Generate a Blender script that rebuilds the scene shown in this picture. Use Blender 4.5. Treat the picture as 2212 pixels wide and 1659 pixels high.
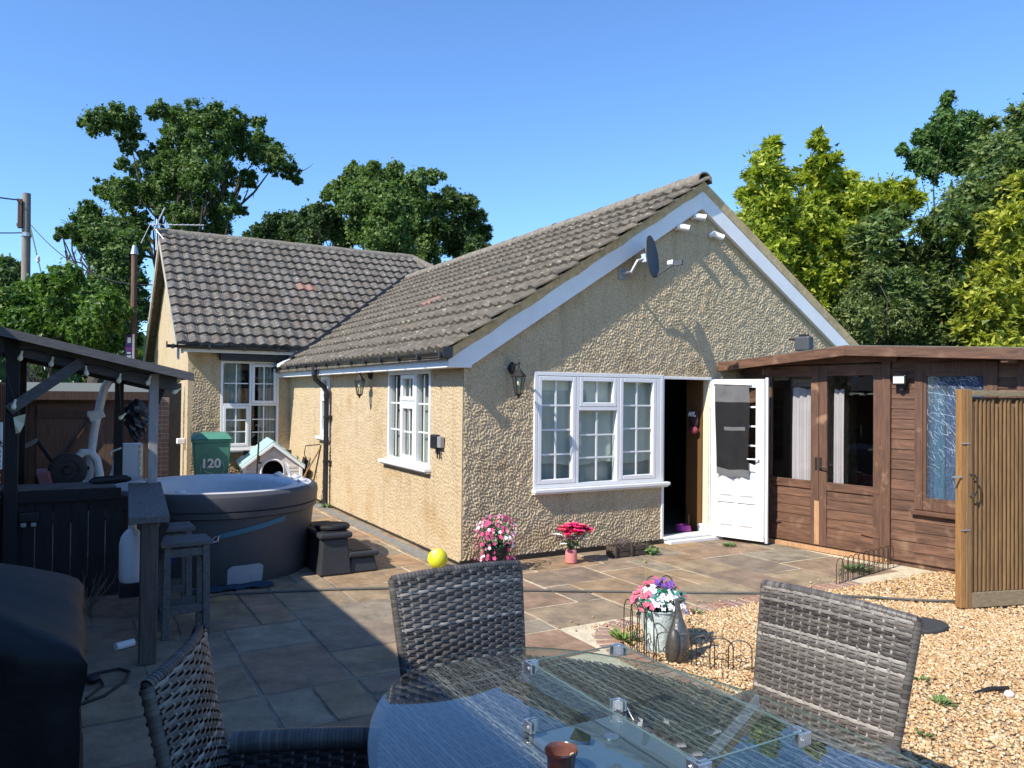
import bpy, bmesh, math, random
import numpy as np
from mathutils import Vector, Matrix
S = bpy.context.scene
for o in list(bpy.data.objects): bpy.data.objects.remove(o)
random.seed(11); RNG = np.random.default_rng(11)
C = S.collection
# ------------------------------------------------------------------ camera
CAM = Vector((-3.7538, -7.7009, 1.9))
yaw, pit, rol = math.radians(60.40), math.radians(0.776), math.radians(0.60)
F = Vector((math.cos(yaw)*math.cos(pit), math.sin(yaw)*math.cos(pit), math.sin(pit)))
r0 = Vector((math.sin(yaw), -math.cos(yaw), 0)); u0 = r0.cross(F)
rr = r0*math.cos(rol)+u0*math.sin(rol); uu = -r0*math.sin(rol)+u0*math.cos(rol)
M = Matrix((rr, uu, -F)).transposed().to_4x4(); M.translation = CAM
cd = bpy.data.cameras.new('camera'); co = bpy.data.objects.new('camera', cd); C.objects.link(co)
co.matrix_world = M; cd.sensor_width = 36; cd.lens = 36*1665/2212; cd.clip_start = .05; cd.clip_end = 600
S.camera = co
# ------------------------------------------------------------------ sky, sun, exposure
LD = Vector((1.0, 0.26, -0.93)).normalized()          # the way the sunlight travels
el = math.asin(-LD.z); az = math.atan2(-LD.x, -LD.y)
W = bpy.data.worlds.new('World'); S.world = W; W.use_nodes = True
nt = W.node_tree; nt.nodes.clear()
sky = nt.nodes.new('ShaderNodeTexSky'); sky.sky_type = 'NISHITA'; sky.sun_disc = False
sky.sun_elevation = el; sky.sun_rotation = az % (2*math.pi); sky.altitude = 50; sky.air_density = 1.0; sky.dust_density = 0; sky.ozone_density = 10
bg = nt.nodes.new('ShaderNodeBackground'); bg.inputs[1].default_value = 0.15
wo = nt.nodes.new('ShaderNodeOutputWorld')
nt.links.new(sky.outputs[0], bg.inputs[0]); nt.links.new(bg.outputs[0], wo.inputs[0])
sl = bpy.data.lights.new('sun', 'SUN'); sl.energy = 4.1; sl.angle = math.radians(.53); sl.color = (1, .94, .84)
so = bpy.data.objects.new('sun', sl); C.objects.link(so); so.rotation_euler = LD.to_track_quat('-Z', 'Y').to_euler(); so.location = (0, 0, 30)
S.view_settings.view_transform = 'Standard'; S.view_settings.look = 'None'; S.view_settings.exposure = .8; S.view_settings.gamma = 1
try: S.view_settings.use_curve_mapping = False
except Exception: pass
S.render.engine = 'CYCLES'
S.cycles.max_bounces = 8; S.cycles.transparent_max_bounces = 16
# ------------------------------------------------------------------ helpers
class MB:
    def __init__(s): s.v = []; s.f = []; s.m = []
    def add(s, vs, fs, mi=0):
        b = len(s.v); s.v += [tuple(p) for p in vs]; s.f += [tuple(i+b for i in f) for f in fs]; s.m += [mi]*len(fs); return s
    def hexa(s, p, mi=0):
        return s.add(p, [(0,3,2,1),(4,5,6,7),(0,1,5,4),(1,2,6,5),(2,3,7,6),(3,0,4,7)], mi)
    def box(s, x0, x1, y0, y1, z0, z1, mi=0):
        return s.hexa([(x0,y0,z0),(x1,y0,z0),(x1,y1,z0),(x0,y1,z0),(x0,y0,z1),(x1,y0,z1),(x1,y1,z1),(x0,y1,z1)], mi)
    def obox(s, c, a, b, d, mi=0):        # centre and three half vectors
        c, a, b, d = Vector(c), Vector(a), Vector(b), Vector(d)
        return s.hexa([c-a-b-d, c+a-b-d, c+a+b-d, c-a+b-d, c-a-b+d, c+a-b+d, c+a+b+d, c-a+b+d], mi)
    def bar(s, p0, p1, w, h, up=(0,0,1), mi=0):    # rectangular bar from p0 to p1
        p0, p1 = Vector(p0), Vector(p1); d = (p1-p0); x = d.normalized().cross(Vector(up)).normalized(); z = x.cross(d.normalized())
        return s.obox((p0+p1)/2, x*w/2, d/2, z*h/2, mi)
    def poly(s, pts, ext, mi=0):
        n = len(pts); e = Vector(ext); a = [Vector(p) for p in pts]; b = [p+e for p in a]
        return s.add(a+b, [tuple(range(n))[::-1], tuple(range(n, 2*n))]+[(i, (i+1) % n, n+(i+1) % n, n+i) for i in range(n)], mi)
    def tube(s, pts, r, n=6, mi=0, cap=True):
        pts = [Vector(p) for p in pts]; rs = r if isinstance(r, (list, tuple)) else [r]*len(pts)
        vs = []; prev = None
        for i, p in enumerate(pts):
            d = (pts[min(i+1, len(pts)-1)]-pts[max(i-1, 0)])
            d = d.normalized() if d.length > 1e-9 else Vector((0,0,1))
            if prev is None:
                a = d.cross(Vector((0,0,1)));
                if a.length < 1e-3: a = d.cross(Vector((1,0,0)))
            else: a = prev-d*prev.dot(d)
            a.normalize(); prev = a; b = d.cross(a)
            vs += [p+(a*math.cos(2*math.pi*k/n)+b*math.sin(2*math.pi*k/n))*rs[i] for k in range(n)]
        fs = [(i*n+k, i*n+(k+1) % n, (i+1)*n+(k+1) % n, (i+1)*n+k) for i in range(len(pts)-1) for k in range(n)]
        if cap: fs += [tuple(range(n))[::-1], tuple(range((len(pts)-1)*n, len(pts)*n))]
        return s.add(vs, fs, mi)
    def cyl(s, p0, p1, r, r1=None, n=12, mi=0): return s.tube([p0, p1], [r, r if r1 is None else r1], n, mi)
    def lathe(s, prof, c=(0,0,0), n=20, mi=0, a=0, closed=False):
        c = Vector(c); vs = [(c.x+r*math.cos(a+2*math.pi*k/n), c.y+r*math.sin(a+2*math.pi*k/n), c.z+z) for r, z in prof for k in range(n)]
        fs = [(i*n+k, i*n+(k+1) % n, (i+1)*n+(k+1) % n, (i+1)*n+k) for i in range(len(prof)-1) for k in range(n)]
        if prof[0][0] > 1e-4 and not closed: fs.append(tuple(range(n))[::-1])
        if prof[-1][0] > 1e-4 and not closed: fs.append(tuple(range((len(prof)-1)*n, len(prof)*n)))
        return s.add(vs, fs, mi)
    def ell(s, c, r, n=12, m=8, mi=0):
        r = r if isinstance(r, (list, tuple)) else (r, r, r); c = Vector(c)
        vs = [(c.x, c.y, c.z-r[2])]+[(c.x+r[0]*math.sin(math.pi*i/m)*math.cos(2*math.pi*k/n), c.y+r[1]*math.sin(math.pi*i/m)*math.sin(2*math.pi*k/n), c.z-r[2]*math.cos(math.pi*i/m)) for i in range(1, m) for k in range(n)]+[(c.x, c.y, c.z+r[2])]
        fs = [(0, 1+(k+1) % n, 1+k) for k in range(n)]
        fs += [(1+i*n+k, 1+i*n+(k+1) % n, 1+(i+1)*n+(k+1) % n, 1+(i+1)*n+k) for i in range(m-2) for k in range(n)]
        L = len(vs)-1; fs += [(L, 1+(m-2)*n+k, 1+(m-2)*n+(k+1) % n) for k in range(n)]
        return s.add(vs, fs, mi)
    def quad(s, a, b, c, d, mi=0): return s.add([a, b, c, d], [(0,1,2,3)], mi)
    def xf(s, mat): s.v = [tuple(mat @ Vector(p)) for p in s.v]; return s
def mesh_np(name, v, f, mats, mi=None, smooth=False):
    me = bpy.data.meshes.new(name); v = np.asarray(v, np.float32); f = np.asarray(f, np.int32); k = f.shape[1]
    me.vertices.add(len(v)); me.vertices.foreach_set('co', v.ravel())
    me.loops.add(f.size); me.loops.foreach_set('vertex_index', f.ravel())
    me.polygons.add(len(f)); me.polygons.foreach_set('loop_start', np.arange(0, f.size, k, dtype=np.int32))
    try: me.polygons.foreach_set('loop_total', np.full(len(f), k, np.int32))
    except Exception: pass
    for m in (mats if isinstance(mats, (list, tuple)) else [mats]): me.materials.append(m)
    if mi is not None: me.polygons.foreach_set('material_index', np.asarray(mi, np.int32))
    if smooth: me.polygons.foreach_set('use_smooth', np.ones(len(f), bool))
    me.update(); me.validate(); return me
def root_loc(p):
    while p is not None and p.parent is not None: p = p.parent
    return p.location.copy() if p is not None else Vector((0,0,0))
def link(name, me, parent=None, kind=None, label=None):
    o = bpy.data.objects.new(name, me); C.objects.link(o)
    if parent is not None: o.parent = parent
    if kind: o['kind'] = kind
    if label: o['label'] = label
    return o
def part(name, mb, mats, parent=None, local=False, smooth=False, bevel=0, seg=2, kind=None, label=None, ang=35):
    off = Vector((0,0,0)) if local else root_loc(parent)
    me = bpy.data.meshes.new(name)
    me.from_pydata([tuple(Vector(p)-off) for p in mb.v], [], mb.f)
    for m in (mats if isinstance(mats, (list, tuple)) else [mats]): me.materials.append(m)
    me.polygons.foreach_set('material_index', np.array(mb.m, np.int32))
    bm = bmesh.new(); bm.from_mesh(me); bmesh.ops.recalc_face_normals(bm, faces=bm.faces); bm.to_mesh(me); bm.free()
    if smooth:
        me.polygons.foreach_set('use_smooth', np.ones(len(me.polygons), bool))
        try: me.set_sharp_from_angle(angle=math.radians(ang))
        except Exception: pass
    me.update()
    o = link(name, me, parent, kind, label)
    if bevel:
        b = o.modifiers.new('bevel', 'BEVEL'); b.width = bevel; b.segments = seg; b.limit_method = 'ANGLE'; b.angle_limit = math.radians(40)
    return o
def tag(o, label, cat, group=None):
    o['label'] = label; o['category'] = cat
    if group: o['group'] = group
    return o
def thing(name, label, cat, loc=(0,0,0), rz=0, group=None):
    o = bpy.data.objects.new(name, None); C.objects.link(o); o.empty_display_size = .1
    o.location = loc; o.rotation_euler = (0, 0, rz); return tag(o, label, cat, group)
def struct(name, mb, mats, **k): return part(name, mb, mats, kind='structure', **k)
def dup(root, loc=None, rz=None, label=None):
    def cp(o, par):
        c = o.copy(); C.objects.link(c)
        if par is not None: c.parent = par
        for ch in list(o.children): cp(ch, c)
        return c
    r = cp(root, root.parent)
    if loc is not None: r.location = loc
    if rz is not None: r.rotation_euler = (0, 0, rz)
    if label: r['label'] = label
    return r
def text_mesh(name, body, size, mat4, mat, parent, depth=.0012, extra=0.0, shear=0):
    cu = bpy.data.curves.new(name, 'FONT'); cu.body = body; cu.size = size; cu.extrude = depth; cu.align_x = 'CENTER'; cu.align_y = 'CENTER'; cu.offset = extra; cu.shear = shear
    t = bpy.data.objects.new(name, cu); C.objects.link(t); bpy.context.view_layer.update()
    me = bpy.data.meshes.new_from_object(t.evaluated_get(bpy.context.evaluated_depsgraph_get()))
    bpy.data.objects.remove(t); me.transform(Matrix.Translation(-root_loc(parent)) @ mat4); me.materials.clear(); me.materials.append(mat); me.name = name
    return link(name, me, parent)
def frame4(o, x, y):           # 4x4 matrix with given origin, x axis and y axis
    x = Vector(x).normalized(); y = Vector(y).normalized(); z = x.cross(y)
    m = Matrix((x, y, z)).transposed().to_4x4(); m.translation = Vector(o); return m
# ------------------------------------------------------------------ materials
def pm(name, col, rough=.7, var=.18, scale=6, bump=0, bscale=60, col2=None, metal=0, rnd=0, isl=0, spec=.4, st=(1,1,1), detail=5, spots=None, bst=None, streak=None, coat=0):
    m = bpy.data.materials.new(name); m.use_nodes = True; n = m.node_tree; N = n.nodes; L = n.links
    b = N['Principled BSDF']; b.inputs['Roughness'].default_value = rough; b.inputs['Metallic'].default_value = metal
    b.inputs['Specular IOR Level'].default_value = spec
    if coat: b.inputs['Coat Weight'].default_value = coat
    g = N.new('ShaderNodeNewGeometry'); mp = N.new('ShaderNodeMapping'); mp.inputs['Scale'].default_value = st; L.new(g.outputs['Position'], mp.inputs[0])
    t = N.new('ShaderNodeTexNoise'); t.inputs['Scale'].default_value = scale; t.inputs['Detail'].default_value = detail; t.inputs['Roughness'].default_value = .62; L.new(mp.outputs[0], t.inputs[0])
    r = N.new('ShaderNodeMapRange'); r.inputs[1].default_value = .28; r.inputs[2].default_value = .72; L.new(t.outputs[0], r.inputs[0])
    mx = N.new('ShaderNodeMix'); mx.data_type = 'RGBA'; L.new(r.outputs[0], mx.inputs[0])
    c2 = col2 if col2 else tuple(min(1, c*(1+var)) for c in col); c1 = col if col2 else tuple(c*(1-var) for c in col)
    mx.inputs[6].default_value = (*c1, 1); mx.inputs[7].default_value = (*c2, 1); out = mx.outputs[2]
    def mul(out, src, lo, hi):
        q = N.new('ShaderNodeMapRange'); q.inputs[3].default_value = lo; q.inputs[4].default_value = hi; L.new(src, q.inputs[0])
        h = N.new('ShaderNodeVectorMath'); h.operation = 'SCALE'; L.new(out, h.inputs[0]); L.new(q.outputs[0], h.inputs['Scale']); return h.outputs[0]
    if rnd:
        oi = N.new('ShaderNodeObjectInfo'); out = mul(out, oi.outputs['Random'], 1-rnd, 1+rnd)
    if isl: out = mul(out, g.outputs['Random Per Island'], 1-isl, 1+isl)
    if spots:                    # (colour, scale, threshold, softness)
        t2 = N.new('ShaderNodeTexNoise'); t2.inputs['Scale'].default_value = spots[1]; t2.inputs['Detail'].default_value = 3; L.new(g.outputs['Position'], t2.inputs[0])
        r2 = N.new('ShaderNodeMapRange'); r2.inputs[1].default_value = spots[2]; r2.inputs[2].default_value = spots[2]+spots[3]; L.new(t2.outputs[0], r2.inputs[0])
        m2 = N.new('ShaderNodeMix'); m2.data_type = 'RGBA'; L.new(r2.outputs[0], m2.inputs[0]); L.new(out, m2.inputs[6]); m2.inputs[7].default_value = (*spots[0], 1); out = m2.outputs[2]
    if streak:                   # rain streaks and dirt running down
        ms = N.new('ShaderNodeMapping'); ms.inputs['Scale'].default_value = (4, 4, .35); L.new(g.outputs['Position'], ms.inputs[0])
        t4 = N.new('ShaderNodeTexNoise'); t4.inputs['Scale'].default_value = 1.6; t4.inputs['Detail'].default_value = 5; L.new(ms.outputs[0], t4.inputs[0])
        r4 = N.new('ShaderNodeMapRange'); r4.inputs[1].default_value = .54; r4.inputs[2].default_value = .72; r4.inputs[4].default_value = .34; L.new(t4.outputs[0], r4.inputs[0])
        m4 = N.new('ShaderNodeMix'); m4.data_type = 'RGBA'; L.new(r4.outputs[0], m4.inputs[0]); L.new(out, m4.inputs[6]); m4.inputs[7].default_value = (*streak, 1); out = m4.outputs[2]
    L.new(out, b.inputs['Base Color'])
    if bump:
        mp2 = N.new('ShaderNodeMapping'); mp2.inputs['Scale'].default_value = bst or st; L.new(g.outputs['Position'], mp2.inputs[0])
        t3 = N.new('ShaderNodeTexNoise'); t3.inputs['Scale'].default_value = bscale; t3.inputs['Detail'].default_value = 6; L.new(mp2.outputs[0], t3.inputs[0])
        bp = N.new('ShaderNodeBump'); bp.inputs['Strength'].default_value = min(1, bump); bp.inputs['Distance'].default_value = .012; L.new(t3.outputs[0], bp.inputs['Height']); L.new(bp.outputs[0], b.inputs['Normal'])
    return m
def two_rand(name, cols, rough=.8, scale=14, var=.25, bump=.5, bscale=70, spots=None, island=False, spec=.35):
    """per-object (or per-island) pick from a colour ramp, with noise on top"""
    m = pm(name, (.5,.5,.5), rough, var, scale, bump, bscale, spec=spec, spots=spots); N = m.node_tree.nodes; L = m.node_tree.links
    mix = [n for n in N if n.type == 'MIX'][0]
    oi = N.new('ShaderNodeObjectInfo'); g = [n for n in N if n.type == 'NEW_GEOMETRY'][0]
    ad = N.new('ShaderNodeMath'); ad.operation = 'ADD'; L.new(oi.outputs['Random'], ad.inputs[0]); L.new(g.outputs['Random Per Island'], ad.inputs[1])
    fr = N.new('ShaderNodeMath'); fr.operation = 'FRACT'; L.new(ad.outputs[0], fr.inputs[0])
    cr = N.new('ShaderNodeValToRGB'); e = cr.color_ramp.elements
    while len(e) < len(cols): e.new(.5)
    for i, c in enumerate(cols): e[i].position = i/(len(cols)-1); e[i].color = (*c, 1)
    L.new(fr.outputs[0], cr.inputs[0])
    for idx, k in ((6, 1-var), (7, 1+var)):
        h = N.new('ShaderNodeVectorMath'); h.operation = 'SCALE'; h.inputs['Scale'].default_value = k; L.new(cr.outputs[0], h.inputs[0]); L.new(h.outputs[0], mix.inputs[idx])
    return m
def glass(name, tint=(.9,.95,.93), ior=1.5, refl=1.0, rough=0.0):
    m = bpy.data.materials.new(name); m.use_nodes = True; N = m.node_tree.nodes; L = m.node_tree.links; N.clear()
    t = N.new('ShaderNodeBsdfTransparent'); t.inputs[0].default_value = (*tint, 1)
    g = N.new('ShaderNodeBsdfGlossy'); g.inputs['Roughness'].default_value = rough; g.inputs[0].default_value = (refl, refl, refl, 1)
    f = N.new('ShaderNodeFresnel'); f.inputs[0].default_value = ior; mx = N.new('ShaderNodeMixShader'); o = N.new('ShaderNodeOutputMaterial')
    gm = N.new('ShaderNodeNewGeometry'); iv = N.new('ShaderNodeMath'); iv.operation = 'SUBTRACT'; iv.inputs[0].default_value = 1; L.new(gm.outputs['Backfacing'], iv.inputs[1])
    pr = N.new('ShaderNodeMath'); pr.operation = 'MULTIPLY'; L.new(f.outputs[0], pr.inputs[0]); L.new(iv.outputs[0], pr.inputs[1])      # mirror only on the way in, plain see-through on the way out
    L.new(pr.outputs[0], mx.inputs[0]); L.new(t.outputs[0], mx.inputs[1]); L.new(g.outputs[0], mx.inputs[2]); L.new(mx.outputs[0], o.inputs[0]); return m
def leafm(name, c1, c2, sub=.35, rough=.55):
    m = bpy.data.materials.new(name); m.use_nodes = True; N = m.node_tree.nodes; L = m.node_tree.links; N.clear()
    g = N.new('ShaderNodeNewGeometry'); cr = N.new('ShaderNodeValToRGB'); cr.color_ramp.elements[0].color = (*c1, 1); cr.color_ramp.elements[1].color = (*c2, 1)
    L.new(g.outputs['Random Per Island'], cr.inputs[0])
    d = N.new('ShaderNodeBsdfPrincipled'); d.inputs['Roughness'].default_value = rough; d.inputs['Specular IOR Level'].default_value = .35; L.new(cr.outputs[0], d.inputs['Base Color'])
    t = N.new('ShaderNodeBsdfTranslucent'); h = N.new('ShaderNodeVectorMath'); h.operation = 'MULTIPLY'; h.inputs[1].default_value = (1.25, 1.3, .6); L.new(cr.outputs[0], h.inputs[0]); L.new(h.outputs[0], t.inputs[0])
    mx = N.new('ShaderNodeMixShader'); mx.inputs[0].default_value = sub; o = N.new('ShaderNodeOutputMaterial')
    L.new(d.outputs[0], mx.inputs[1]); L.new(t.outputs[0], mx.inputs[2]); L.new(mx.outputs[0], o.inputs[0]); return m
WALLC = (.51, .375, .205)
m_render = pm('pebbledash_render', (.41,.31,.185), .9, .14, 42, .7, 120, col2=(.60,.47,.295), spots=((.43,.30,.15), 1.6, .54, .22), detail=3, streak=(.30,.21,.11))
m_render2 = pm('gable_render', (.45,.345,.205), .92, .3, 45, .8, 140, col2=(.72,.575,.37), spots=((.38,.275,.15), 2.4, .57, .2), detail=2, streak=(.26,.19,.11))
m_white = pm('white_upvc', (.74,.74,.73), .35, .03, 3, spec=.5)
m_white2 = pm('white_board', (.78,.78,.77), .5, .06, 4)
m_black = pm('black_plastic', (.018,.018,.019), .4, .2, 8)
m_gutter = pm('gutter_plastic', (.022,.022,.024), .32, .3, 5)
m_glass = glass('window_glass', (.88,.92,.91), 1.6)
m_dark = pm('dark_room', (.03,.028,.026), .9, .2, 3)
m_net = pm('net_curtain', (.42,.44,.42), .95, .12, 2, st=(14,14,.4))
m_blind = pm('pale_blind', (.60,.60,.54), .9, .1, 2, st=(10,10,.5))
m_tile = two_rand('roof_tile_mat', [(0.09, 0.081, 0.069), (0.122, 0.103, 0.08), (0.108, 0.1, 0.088), (0.149, 0.131, 0.108), (0.113, 0.095, 0.075), (0.153, 0.138, 0.12), (0.095, 0.084, 0.067)], .88, 11, .42, .7, 60, spots=((.36,.345,.29), 20, .615, .08))
m_tile2 = two_rand('gable_tile_mat', [(0.106, 0.089, 0.066), (0.133, 0.109, 0.078), (0.12, 0.102, 0.078), (0.143, 0.121, 0.089), (0.11, 0.097, 0.076)], .9, 9, .42, .7, 50, spots=((.34,.32,.25), 13, .63, .07))
m_redtile = pm('red_tile', (.27,.145,.115), .85, .2, 20, .4)
m_ridge = pm('ridge_mortar', (.19,.165,.13), .9, .35, 16, .6, 50, spots=((.40,.39,.34), 25, .62, .08))
m_mortar = pm('verge_mortar', (.52,.39,.21), .95, .3, 14, .5, 60)
m_stone = two_rand('sandstone', [(0.261, 0.197, 0.126), (0.297, 0.189, 0.104), (0.225, 0.189, 0.141), (0.324, 0.21, 0.104), (0.203, 0.164, 0.122), (0.27, 0.168, 0.104), (0.243, 0.21, 0.155), (0.306, 0.218, 0.126)], .82, 4.2, .38, .9, 16, spots=((.17,.135,.10), 2.6, .585, .12))
m_joint = pm('sandy_joint', (.56,.48,.34), .95, .25, 12, .3)
m_joint2 = pm('dark_joint', (.19,.165,.13), .95, .5, 5, .4)  # darker joint colour for the left part of the patio base
m_brick = two_rand('edging_brick', [(.27,.15,.11),(.33,.20,.145),(.24,.155,.125),(.35,.24,.185)], .9, 25, .25, .5)
m_soil = pm('bare_soil', (.12,.09,.06), .95, .3, 3, .5)
m_pebble = two_rand('gravel_pebble', [(0.495, 0.314, 0.14), (0.613, 0.449, 0.257), (0.436, 0.243, 0.093), (0.673, 0.52, 0.326), (0.465, 0.278, 0.117), (0.554, 0.377, 0.194), (0.326, 0.18, 0.078), (0.574, 0.413, 0.233), (0.693, 0.565, 0.404)], .75, 60, .12, 0, island=True)
m_gravelbed = pm('gravel_bed_mat', (.40,.30,.18), .95, .4, 60, .8, 90)
m_shed = pm('stained_wood', (.120,.058,.032), .6, .55, 5, .35, 40, st=(4,.5,7), spec=.45, rnd=.22, spots=((.20,.115,.07), 5, .57, .16))
m_shedv = pm('stained_wood_upright', (.112,.056,.033), .6, .45, 6, .35, 40, st=(7,7,.6), spec=.45, spots=((.28,.165,.10), 5, .60, .12))
m_bare = pm('bare_wood', (.42,.24,.12), .75, .3, 8, .3, st=(6,6,.8))
m_felt = pm('roof_felt', (.13,.14,.12), .95, .2, 30, .3)
m_gate = pm('gate_wood', (.19,.112,.05), .75, .38, 6, .35, 40, st=(9,9,.6), rnd=.18)
m_gatep = pm('gate_post_wood', (.29,.15,.05), .7, .3, 7, .3, st=(9,9,.7))
m_gateg = pm('gate_rail_wood', (.22,.17,.10), .8, .3, 9, .3, st=(2,2,9))
m_oldwood = pm('weathered_wood', (.12,.115,.11), .85, .35, 7, .4, 50, st=(1.2,7,7))
m_oldwoody = pm('weathered_wood_long', (.125,.12,.115), .85, .35, 7, .4, 50, st=(7,1.2,7))
m_barblack = pm('black_stained_wood', (.016,.0155,.016), .7, .4, 8, .3, st=(6,6,.8))
m_fence = pm('brown_fence_wood', (.105,.062,.040), .85, .4, 7, .35, st=(9,9,.7), rnd=.3)
m_tub = pm('tub_shell', (.062,.062,.066), .55, .1, 30, .2, 220)
m_tubin = pm('tub_liner', (.60,.60,.61), .35, .06, 12, .1, 200, spec=.5)
m_bin = pm('bin_green', (.075,.235,.165), .45, .12, 4, spots=((.16,.32,.25), 9, .66, .1))
m_dogw = pm('doghouse_white', (.62,.58,.54), .5, .05, 6)
m_dogt = pm('doghouse_turquoise', (.36,.52,.50), .5, .08, 6)
m_steel = pm('brushed_steel', (.80,.80,.80), .38, .08, 30, metal=1)
m_galv = pm('galvanised', (.50,.52,.53), .4, .15, 12, .1, metal=.8)
m_iron = pm('black_iron', (.02,.018,.016), .5, .3, 20)
m_rubber = pm('rubber', (.015,.015,.016), .6, .2, 20)
m_cover = pm('bbq_cover_cloth', (.010,.0105,.012), .6, .4, 5, .7, 9, spec=.3)
m_wick = two_rand('rattan', [(.035,.028,.025),(.15,.132,.115),(.06,.05,.045),(.36,.33,.29),(.11,.10,.09),(.04,.033,.03),(.19,.17,.15)], .45, 40, .12, .1, island=True, spec=.45)
m_wickv = two_rand('rattan_upright', [(.17,.155,.14),(.24,.225,.20),(.09,.08,.075),(.27,.255,.235)], .45, 40, .12, .1, island=True, spec=.45)
m_wickt = two_rand('rattan_top', [(.05,.046,.043),(.13,.12,.11),(.06,.055,.05),(.24,.225,.205),(.08,.072,.067),(.10,.09,.085),(.19,.18,.165)], .5, 30, .6, .1, island=True)
m_wrap = two_rand('rattan_wrap', [(.06,.052,.047),(.11,.10,.09),(.08,.072,.065),(.15,.138,.125)], .45, 40, .15, .1, island=True)
m_wickd = pm('rattan_core', (.030,.026,.023), .7, .2, 20)
m_tglass = glass('table_glass', (.88,.925,.925), 2.05)
m_pglass = glass('panel_glass', (.93,.962,.957), 1.5)
m_gedge = pm('glass_edge', (.10,.155,.145), .1, .1, 5, spec=.8)
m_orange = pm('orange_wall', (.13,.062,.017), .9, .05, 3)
m_cream = pm('cream_paint', (.72,.66,.45), .7, .04, 3)
m_floorin = pm('indoor_floor', (.16,.13,.10), .6, .15, 6)
m_bulb = pm('bulb_cream', (.85,.82,.60), .3, .06, 10, spec=.5)
m_hose = pm('hose_grey', (.10,.095,.085), .6, .2, 10)
m_pole = pm('pole_wood', (.24,.21,.18), .85, .25, 5, .3, st=(8,8,.5))
m_rust = pm('rusty_pole', (.16,.09,.06), .85, .4, 4, .3, st=(6,6,.8))
m_bark = pm('bark', (.065,.055,.045), .95, .35, 7, .6, 25, st=(4,4,.8))
m_pink = pm('hot_pink', (.62,.06,.20), .5, .2, 10); m_pinkl = pm('pale_pink', (.72,.30,.36), .5, .15, 10); m_wh = pm('white_petal', (.80,.76,.76), .5, .05, 10)
m_red = pm('coral_red', (.80,.04,.20), .5, .2, 10); m_purp = pm('violet_petal', (.22,.10,.42), .5, .2, 10); m_mag = pm('magenta_petal', (.38,.04,.14), .5, .25, 12)
m_stem = pm('stem_green', (.05,.14,.05), .6, .25, 10); m_weed = pm('weed_green', (.09,.16,.04), .6, .3, 10)
m_teal = pm('teal_leaf', (.03,.20,.12), .6, .2, 10)
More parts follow.
